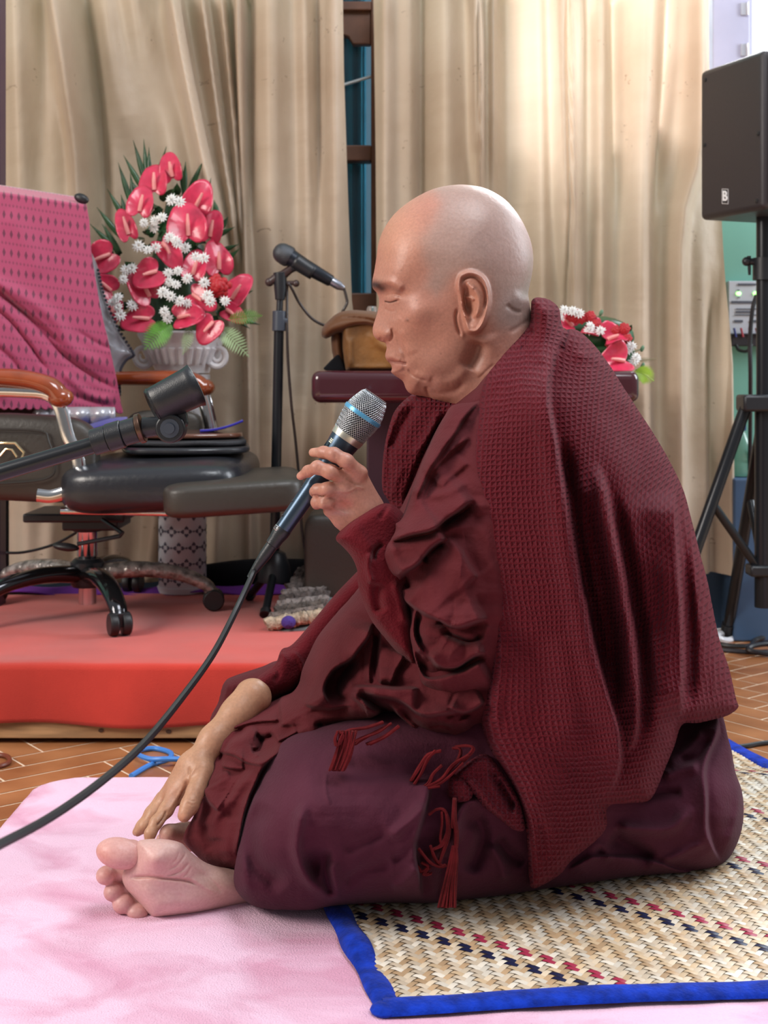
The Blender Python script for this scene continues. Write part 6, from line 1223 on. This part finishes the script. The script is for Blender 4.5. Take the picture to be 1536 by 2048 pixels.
fern(fa, [FV(850, 980, -.12), FV(790, 1030, -.14), FV(715, 1115, -.15)], .032, n=18); fern(fa, [FV(1080, 1010, -.12), FV(1150, 1060, -.14), FV(1235, 1150, -.15)], .026, mat('pale_fern', (.30, .42, .22), .6), n=18)
fern(fa, [FV(1130, 960, -.10), FV(1220, 950, -.11), FV(1300, 945, -.11)], .020, n=14); fern(fa, [FV(940, 990, -.12), FV(930, 1060, -.13), FV(905, 1140, -.13)], .016, mat('pale_fern2', (.30, .42, .22), .6), n=12)

# white urn on a lattice pedestal
plaster = mat('white_plaster', (.85, .85, .87), .5, bump=.002, bscale=60)
ur = thing('urn', V(365, 745, YF), 'white plaster urn with scrolled handles holding the tall red flowers', 'urn')
UX = P(365, 700, YF)[0]; uz = lambda b: P(0, b, YF)[2]; mb = MB()
mb.lathe([(.035, uz(748)), (.060, uz(746)), (.062, uz(738)), (.066, uz(730)), (.078, uz(705)), (.088, uz(690)), (.092, uz(682)), (.098, uz(674)), (.100, uz(668)), (.095, uz(664)), (.085, uz(668)), (.07, uz(690))], (UX, YF, 0), (0, 0, 1), 48)
bw = mb.build('bowl', plaster, ur)
mb = MB()
for q in range(26): a = 2*PI*q/26; mb.tube([(UX+.084*math.cos(a), YF+.084*math.sin(a), uz(697)), (UX+.070*math.cos(a), YF+.070*math.sin(a), uz(728))], [.007, .005], 8)
mb.build('fluting', plaster, bw)
for s in (-1, 1):
    mb = MB(); cx_ = UX+s*.083; cz_ = uz(712)
    pts = [(cx_+.026*(1-t/46)*math.cos(t*.33+PI/2)*s, YF-.03, cz_+.030*(1-t/46)*math.sin(t*.33+PI/2)) for t in range(36)]; mb.tube(pts, [.008*(1-t/60) for t in range(36)], 8); mb.tube([(cx_-.01*s, YF-.03, cz_+.03), (cx_-.03*s, YF-.03, cz_+.04)], .008, 8); mb.build('handle', plaster, ur)
def lattice():
    m, n, l, b = newmat('white_lattice_metal'); b.inputs['Base Color'].default_value = (.70, .71, .75, 1); b.inputs['Roughness'].default_value = .4; return m
pd = thing('pedestal', (UX, YF, PZ+.005), 'white round pedestal pierced with a heart lattice, carrying the urn', 'pedestal')
PR = .053; pz0, pz1 = PZ+.006, uz(749); mb = MB(); mb.lathe([(PR+.003, pz0), (PR+.003, pz0+.012), (PR, pz0+.013), (PR, pz1-.012), (PR+.008, pz1-.01), (PR+.008, pz1)], (UX, YF, 0), (0, 0, 1), 48); dr = mb.build('drum', lattice(), pd)
mb = MB(); hm = mat('pierced_opening', (.10, .10, .14), .6)
def heart(phi, z, s, rot):
    pts = []
    for t in range(14):
        a = 2*PI*t/14; x = .5*math.sin(a)**3*1.1; y = (13*math.cos(a)-5*math.cos(2*a)-2*math.cos(3*a)-math.cos(4*a))/26; x, y = x*math.cos(rot)-y*math.sin(rot), x*math.sin(rot)+y*math.cos(rot)
        ph = phi+x*s/PR; pts.append((UX+(PR+.0008)*math.sin(ph), YF-(PR+.0008)*math.cos(ph), z+y*s))
    b0 = len(mb.v); c = np.mean(pts, 0); mb.add(pts+[tuple(c)], [(i, (i+1) % 14, 14) for i in range(14)])
nrow = int((pz1-pz0-.03)/.036)
for r_i in range(nrow):
    for q in range(10):
        ph = -PI+2*PI*(q+.5*(r_i % 2))/10; z = pz0+.03+r_i*.036
        for rt, dx, dz in ((0, 0, -.008), (PI, 0, .008), (PI/2, .0085, 0), (-PI/2, -.0085, 0)): heart(ph+dx/PR, z+dz, .0088, rt)
        for t in (0,): heart(ph+PI/10, z, .005, 0)
o = mb.build('heart_openings', hm, dr, fixn=False, smooth=False); setprops(o, kind='stuff')

# ------------------------------------------------------------------ table behind the monk and what stands on it
lac = mat('dark_red_lacquer', (.055, .012, .018), .16, coat=.6); lac2 = mat('purple_brown_panel', (.060, .022, .036), .4)
YT = 2.58; tb = thing('table', (.2, YT+.15, PZ+.005), 'dark red lacquered table with rounded top edge behind the sitting person', 'table')
tx0, tx1 = P(622, 770, YT)[0], P(1281, 770, YT)[0]; tz1, tz0 = P(0, 741, YT)[2], P(0, 806, YT)[2]
mb = MB(); mb.box(((tx0+tx1)/2, YT+.17, (tz0+tz1)/2), (tx1-tx0, .34, tz1-tz0)); mb.build('tabletop', lac, tb, bevel=.018, bseg=5)
mb = MB(); px0 = P(733, 900, YT+.17)[0]; mb.box(((px0+.40)/2, YT+.25, (tz0+PZ+.005)/2), (.40-px0, .15, tz0-PZ-.005)); mb.build('body', lac2, tb, smooth=False, bevel=.004)
velvet = mat('golden_velvet', (.18, .072, .010), .6, var=.35, vscale=14, sheen=.1, bump=.002, bscale=60); velvet_d = mat('brown_velvet', (.10, .035, .008), .7, sheen=.1)
bx = thing('tissue_box', V(730, 742, YT+.10), 'golden brown velvet covered box with puffed lid on the table', 'box')
YV = YT+.10
r_ = relief([(682, 650), (720, 640), (800, 640), (860, 650), (860, 740), (780, 744), (690, 743), (684, 700)], [(690, 660, YV, .075, 10), (690, 735, YV, .075, 10), (800, 650, YV, .08, 10), (800, 738, YV, .08, 10), (850, 700, YV, .075, 10)], [L_([(700, 672), (702, 735)], 5, .006), L_([(740, 660), (760, 690), (800, 700)], 9, .006), L_([(700, 738), (780, 738)], 6, .004)], step=3, dy=.004, yref=YV, smooth_outline=0)
np_mesh('box_side', [(r_[0], r_[1])], velvet, parent=bx)
r_ = relief([(664, 664), (684, 660), (688, 700), (690, 741), (676, 742), (666, 715), (662, 690)], [(675, 670, YV+.01, .05, 12), (682, 735, YV+.01, .05, 12), (665, 700, YV+.01, .05, 12), (688, 690, YV+.01, .05, 12)], [], step=2.5, dy=.004, yref=YV)
o = np_mesh('box_end', [(r_[0], r_[1])], velvet_d, parent=bx); o['label'] = 'darker brown end of the box'
r_ = relief([(642, 666), (648, 650), (658, 640), (672, 628), (690, 621), (720, 620), (760, 623), (830, 625), (860, 640), (850, 664), (800, 666), (760, 664), (740, 656), (715, 656), (690, 664), (668, 670), (656, 677), (646, 676)], [(655, 650, YV-.01, .06, 14), (660, 672, YV-.01, .06, 14), (720, 630, YV-.01, .085, 16), (730, 655, YV-.01, .09, 14), (820, 630, YV, .09, 16), (820, 660, YV, .09, 14)], [L_([(655, 648), (690, 636), (740, 640), (770, 655)], 4, -.006), L_([(665, 668), (700, 655), (740, 648)], 3.5, -.006), L_([(690, 625), (760, 628)], 5, .005)], step=2.5, dy=.004, yref=YV)
np_mesh('lid', [(r_[0], r_[1])], mat('brown_velvet_lid', (.11, .036, .006), .6, sheen=.1), parent=bx)
mb = MB(); mb.prism([V(645, 738, YT+.06), V(660, 722, YT+.06), V(678, 705, YT+.06), V(692, 742, YT+.06), V(656, 743, YT+.06)], (0, .12, 0)); single(mb, 'black_pouch', blk, 'black pouch lying under the left end of the velvet box', 'pouch', smooth=False, bevel=.004)
gl = newmat('clear_glass'); gl[3].inputs['Transmission Weight'].default_value = .9; gl[3].inputs['Roughness'].default_value = .05; gl[3].inputs['Base Color'].default_value = (.95, .95, 1, 1)
YG = YT+.26; mb = MB(); g0 = P(744, 742, YG); mb.lathe([(0, 0), (.022, 0), (.024, .01), (.024, .085), (.010, .107), (.008, .120), (.011, .122), (.012, .136), (.009, .141), (0, .142)], (g0[0], YG, tz1), (0, 0, 1), 24)
single(mb, 'glass_bottle', gl[0], 'clear glass bottle, only its faceted stopper showing over the velvet box', 'bottle')

fb = thing('flower_arrangement', V(1200, 742, YT+.12), 'low arrangement of red and white flowers on the right end of the table', 'flowers')
Y2 = YT+.12; gx = lambda x, y: (1090+x/6.144, 580+y/6.144)
def GV(x, y, dY=0): a, b = gx(x, y); return V(a, b, Y2+dY)
k2 = 1/6.144/FPX*Y2
for x, y, s_, asp, roll, dY, tl in ((920, 880, 190, 1.1, 190, -.07, (.1, -1, .5)), (810, 600, 150, 1.2, 20, -.05, (0, -1, .9)), (600, 530, 110, 1.3, 160, -.04, (0, -1, 1)), (300, 420, 150, .9, 150, -.03, (.2, -1, .5)), (350, 640, 130, .9, 200, -.04, (.2, -1, .5))): anthurium(fb, GV(x, y, dY), s_*k2, asp, roll, tl, cup=.5)
for x, y in ((240, 250), (340, 260), (420, 290), (560, 450), (680, 500), (930, 730), (1010, 740), (1060, 690), (1120, 830), (1090, 880), (540, 500), (180, 330)): mum(fb, GV(x, y, -.05), 75*k2, (random.uniform(-.3, .6), -1, .5))
def carn(c, r):
    mb = MB()
    for q in range(26):
        t = q*2.4; rr = r*math.sqrt(q/26); mb.ball(c+Vector((math.cos(t)*rr, -r*.4*(1-q/26), math.sin(t)*rr)), (r*.34, r*.16, r*.34), 7, 5, Matrix.Rotation(t, 3, 'Y'))
    mb.build('carnation', rose_m, fb)
for x, y, r_ in ((350, 320, 75), (440, 350, 60), (550, 330, 65), (620, 430, 60), (850, 500, 65), (980, 480, 60), (1010, 600, 55), (960, 440, 35), (800, 660, 50)): carn(GV(x, y, -.04), r_*k2)
mb = MB()
for q in range(40): x, y = random.uniform(200, 1100), random.uniform(480, 900); blade(mb, GV(x, y, 0), GV(x+random.uniform(-100, 100), y+random.uniform(-120, 60), -.02), 35*k2)
o = mb.build('foliage', leaf_m, fb, fixn=False); setprops(o, kind='stuff')
for pts in ([(640, 500), (620, 400), (690, 280)], [(1110, 990), (1170, 950), (1200, 930)], [(1080, 760), (1150, 740), (1195, 720)]):
    mb = MB(); mb.tube([GV(x, y, -.03) for x, y in pts], 4*k2*1.5, 6, smooth=3); mb.ball(GV(*pts[-1], -.03), (24*k2, 24*k2, 42*k2), 10, 8, Matrix.Rotation(.4, 3, 'Y')); mb.build('bud', mat('bud_green', (.10, .20, .11), .5), fb)
fern(fb, [GV(1100, 1000, -.05), GV(1210, 1030, -.06), GV(1340, 1120, -.06)], .022, mat('bright_fern', (.30, .48, .04), .5), n=16); fern(fb, [GV(1140, 870, -.02), GV(1240, 860, -.02), GV(1365, 850, -.02)], .007, mat('olive_sprig', (.22, .20, .10), .6), n=14)
mb = MB(); q0 = GV(650, 1010); mb.lathe([(.05, 0), (.075, .02), (.08, .045), (.05, .05)], (q0.x, Y2+.02, tz1), (0, 0, 1), 24); mb.ball((q0.x, Y2+.02, tz1+.07), (.08, .05, .045), 18, 12); mb.build('bowl', leaf_m, fb)

# ------------------------------------------------------------------ ottoman and shaggy pad
YO = 2.585
cushion('ottoman', brleather, None, (P(690, 1100, YO)[0]+.035, YO+.07, PZ+.004+.104), (.235, .14, .208), k=.16)
o = bpy.data.objects['ottoman']; bz = .0
me = o.data; c0 = Vector((P(690, 1100, YO)[0]+.035, YO+.07, PZ+.005)); me.transform(Matrix.Translation(-c0)); o.location = c0
setprops(o, 'dark brown leather ottoman on the red platform, half behind the person', 'ottoman')
tr = thing('foot_mat', V(580, 1265, 2.46), 'shaggy brown and cream foot mat with grey edge leaning by the ottoman', 'mat')
q = [V(529, 1264, 2.455), V(650, 1243, 2.46), V(660, 1150, 2.70), V(598, 1148, 2.70)]
mb = MB(); mb.prism([q[0]+Vector((0, 0, -.004)), q[1]+Vector((.02, 0, -.004)), q[2], q[3]], (0, 0, -.008)); mb.build('backing', mat('grey_rubber', (.16, .18, .18), .5), tr, smooth=False, bevel=.003)
shades = [(.42, .33, .24), (.16, .125, .11), (.10, .08, .07), (.19, .16, .15), (.085, .065, .06), (.17, .14, .13), (.10, .08, .075), (.15, .12, .11), (.09, .07, .065), (.13, .11, .10)]
for r_i in range(10):
    v_ = .05+.92*r_i/9; l0 = q[0]*(1-v_)+q[3]*v_; r0 = q[1]*(1-v_)+q[2]*v_; n_ = 40; pts = [l0*(1-i/n_)+r0*(i/n_)+Vector((0, -.004+.0012*math.sin(i*1.1+r_i*2), .009+.0014*math.sin(i*1.9+r_i))) for i in range(n_+1)]
    mb = MB(); mb.tube(pts, [(.0105 if r_i else .0125)*(1+.13*math.sin(i*2.4+r_i*1.3)+.06*math.sin(i*5.1)) for i in range(n_+1)], 10)
    mb.build('pile_row', mat('pile_%d' % r_i, shades[r_i], .95, var=.45, vscale=90, bump=.005, bscale=260), tr)
mb = MB(); mb.ball(q[0]*.60+q[1]*.40+Vector((0, -.008, .012)), (.014, .011, .0125), 14, 10); mb.build('purple_tuft', mat('purple_pile', (.06, .03, .22), .9, bump=.003, bscale=200), tr)

# ------------------------------------------------------------------ loudspeaker on its stand, right
cab = mat('speaker_plastic', (.030, .024, .027), .42, bump=.0005, bscale=500); cab2 = mat('speaker_navy', (.018, .028, .065), .45)
Ls, Cs = V(1399, 290, 2.86), V(1527, 290, 2.66); zt0, zb0 = P(0, 143, 2.86)[2], P(0, 441, 2.86)[2]
sp = thing('speaker', ((Ls.x+Cs.x)/2+.08, 2.82, zb0), 'black box loudspeaker on the tripod stand at the upper right', 'speaker')
d1 = (Cs-Ls).normalized(); d2 = Vector((-d1.y, d1.x, 0)); d2 = d2 if d2.x > 0 else -d2
L3 = [Vector((Ls.x, Ls.y, 0)), Vector((Cs.x, Cs.y, 0)), Vector((Cs.x, Cs.y, 0))+d2*.24, Vector((Ls.x, Ls.y, 0))+d2*.20]
mb = MB(); mb.prism([v+Vector((0, 0, zb0)) for v in L3], (0, 0, zt0-zb0)); mb.build('cabinet', cab, sp, bevel=.012, bseg=4)
nf = Vector((d1.y, -d1.x, 0)); nf = nf if nf.y < 0 else -nf
mb = MB(); w0 = Vector((Cs.x, Cs.y, 0))+d1*.0015; mb.prism([w0+d2*.012+Vector((0, 0, zb0+.012)), w0+d2*.23+Vector((0, 0, zb0+.012)), w0+d2*.23+Vector((0, 0, zt0-.012)), w0+d2*.012+Vector((0, 0, zt0-.012))], d1*.004); mb.build('front_grille', cab2, sp, smooth=False, bevel=.002)
cs = Ls*.43+Cs*.57; FN = Matrix((d1, Vector((0, 0, 1)), nf)).transposed()
def onface(a, b): 
    t = ((a-1399)/(1527-1399)); p = Ls*(1-t)+Cs*t; Yp = p.y; return Vector((P(a, b, Yp)[0], Yp, P(a, b, Yp)[2]))
mb = MB(); c_ = onface(1452, 393)+nf*.002; w, h = .0105, .0155
for a_, b_ in (((-w, -h), (w, -h)), ((w, -h), (w, h)), ((w, h), (-w, h)), ((-w, h), (-w, -h))): mb.tube([c_+FN @ Vector((*a_, 0)), c_+FN @ Vector((*b_, 0))], .0011, 6)
fr = mb.build('badge', mat('silver_badge', (.7, .7, .72), .3, .6), sp)
cu_ = bpy.data.curves.new('badge_letter', 'FONT'); cu_.body = 'B'; cu_.size = .030; cu_.align_x = 'CENTER'; cu_.align_y = 'CENTER'; cu_.extrude = .0008; cu_.offset = .0006
tmp = bpy.data.objects.new('tmp', cu_); col.objects.link(tmp); dg = bpy.context.evaluated_depsgraph_get(); me = bpy.data.meshes.new_from_object(tmp.evaluated_get(dg)); bpy.data.objects.remove(tmp)
me.transform(Matrix.Translation(c_+nf*.001-world_loc(fr)) @ FN.to_4x4()); ol_ = bpy.data.objects.new('badge_letter', me); col.objects.link(ol_); ol_.parent = fr; me.materials.clear(); me.materials.append(mat('white_letter', (.9, .9, .9), .4))
for a, b in ((1411, 160), (1517, 267), (1514, 402), (1409, 290)):
    mb = MB(); mb.lathe([(0, -.001), (.0045, -.001), (.0050, .002), (.002, .0028), (0, .0028)], onface(a, b), nf, 14); mb.build('screw', rub_b, sp)
YSs = 2.80; SX = P(1528, 700, YSs)[0]
ss = thing('speaker_stand', (SX, YSs, 0), 'black tripod speaker stand at the right edge', 'speaker stand')
V2 = lambda a, b, Y=YSs: V(a, b, Y)
mb = MB(); mb.tube([(SX, YSs, .12), (SX, YSs, P(0, 800, YSs)[2])], .020, 18); mb.tube([(SX, YSs, P(0, 800, YSs)[2]), (SX, YSs, zb0+.01)], .0165, 18); mb.build('pole', bm_m, ss)
mb = MB(); mb.tube([(SX, YSs, P(0, 560, YSs)[2]), (SX, YSs, P(0, 516, YSs)[2])], .024, 18); mb.tube([V2(1518, 524), V2(1492, 523)], .0075, 10); mb.tube([V2(1498, 512), V2(1499, 550)], [.0045, .003], 8); mb.ball(V2(1493, 523), .010, 10, 8); mb.build('collar', blkpl, ss)
mb = MB(); mb.box((SX-.01, YSs, P(0, 806, YSs)[2]), (.085, .07, .036)); mb.build('hub', blkpl, ss, bevel=.006)
mb = MB(); mb.box((SX-.005, YSs, P(0, 1140, YSs)[2]), (.06, .05, .024)); mb.build('lower_hub', blkpl, ss, bevel=.005)
z_ = lambda b: P(0, b, YSs)[2]
for (x1, y1, x2, y2, z2) in ((P(1492, 812, YSs)[0], YSs, P(1330, 1300, 2.62)[0], 2.72, .012), (SX+.02, YSs, SX+.40, 2.70, .012), (SX, YSs-.01, P(1478, 1290, 2.95)[0]+.0, 3.05, .012)):
    a_ = Vector((x1, y1, z_(812))); b_ = Vector((x2, y2, z2)); mb = MB(); mb.tube([a_, b_], .0135, 14); lg = mb.build('leg', bm_m, ss); mb = MB(); mb.tube([b_+(a_-b_).normalized()*.03, b_], .0165, 12); mb.build('rubber_foot', rub_b, lg)
    m_ = a_*.62+b_*.38; mb = MB(); mb.tube([m_, Vector((SX+(x2-SX)*.04, YSs, z_(1140)))], .0095, 10); mb.build('brace', bm_m, ss)

# battery charger board on the green wall, crate and bottle below
YP = YW-.014
pb = thing('charger_board', V(1500, 675, YP), 'white charger board with green lights on the green wall', 'charger')
mb = MB(); px_box(mb, 1457, 1560, 562, 668, YP-.006, .02); mb.build('panel', mat('white_board', (.62, .66, .72), .4), pb, smooth=False, bevel=.002)
gm = newmat('green_light'); gm[3].inputs['Emission Color'].default_value = (.35, 1, .25, 1); gm[3].inputs['Emission Strength'].default_value = 2.5; gm[3].inputs['Base Color'].default_value = (.3, .9, .3, 1)
for a in (1477, 1511):
    mb = MB(); mb.ball(V(a, 587, YP-.007), (.0065, .003, .0048), 12, 8); mb.build('light', gm[0], pb)
mb = MB(); ink = mat('grey_print', (.10, .11, .14), .5)
for a0, a1, b0, b1 in ((1476, 1512, 567, 571), (1463, 1510, 602, 607), (1472, 1520, 617, 619), (1472, 1508, 622, 626), (1470, 1515, 629, 631), (1469, 1486, 640, 645), (1500, 1530, 640, 645), (1475, 1479, 579, 582), (1475, 1480, 594, 596)): px_box(mb, a0, a1, b0, b1, YP-.0078, .001)
mb.build('print', ink, pb, smooth=False)
mb = MB(); px_box(mb, 1463, 1560, 668, 692, YP-.02, .03); tbk = mb.build('terminal_strip', mat('dark_terminals', (.03, .025, .03), .5), pb, smooth=False, bevel=.002)
for a, c_ in ((1472, (.02, .03, .2)), (1486, (.4, .03, .05)), (1502, (.4, .03, .05)), (1516, (.35, .03, .05))):
    mb = MB(); mb.tube([V(a, 674, YP-.022), V(a-4, 656, YP-.024)], .0028, 8); mb.build('wire', mat('wire', c_, .4), pb)
cable('cable', [V(1503, 690, YP-.03), V(1494, 702, YP-.04), V(1478, 700, YP-.03), V(1472, 690, YP-.02)], .004, rub_b, 'short black cable looping under the charger board')
cable('cable', [V(1513, 590, 2.95), V(1505, 620, 2.95), V(1500, 680, 2.96), V(1501, 760, 2.97), V(1500, 900, 3.05), V(1499, 958, 3.06)], .005, mat('hanging_cable', (.014, .014, .02), .4), 'black cable hanging from the charger board to the blue crate')
mb = MB(); xa = P(1468, 1100, 3.02)[0]; mb.box((xa+.17, 3.08, .19), (.34, .12, .378)); single(mb, 'crate', mat('slate_blue_paint', (.050, .100, .190), .5, var=.15, vscale=6), 'slate blue wooden crate against the wall behind the speaker stand', 'crate', smooth=False, bevel=.004)
bo = thing('water_bottle', (P(1483, 955, 3.08)[0], 3.08, .381), 'clear green plastic bottle on the slate blue crate', 'bottle')
bx_, by_ = bo.location.x, 3.08; mb = MB(); mb.lathe([(.0, .0), (.022, .0), (.024, .006), (.024, .03), (.022, .036), (.024, .042), (.024, .075), (.012, .098), (.009, .104), (.009, .112)], (bx_, by_, .381), (0, 0, 1), 24)
gb = newmat('green_plastic'); gb[3].inputs['Base Color'].default_value = (.35, .62, .50, 1); gb[3].inputs['Transmission Weight'].default_value = .6; gb[3].inputs['Roughness'].default_value = .1; mb.build('body', gb[0], bo)
mb = MB(); mb.lathe([(.011, .108), (.011, .124), (0, .125)], (bx_, by_, .381), (0, 0, 1), 18); mb.build('cap', mat('navy_cap', (.01, .02, .10), .4), bo)
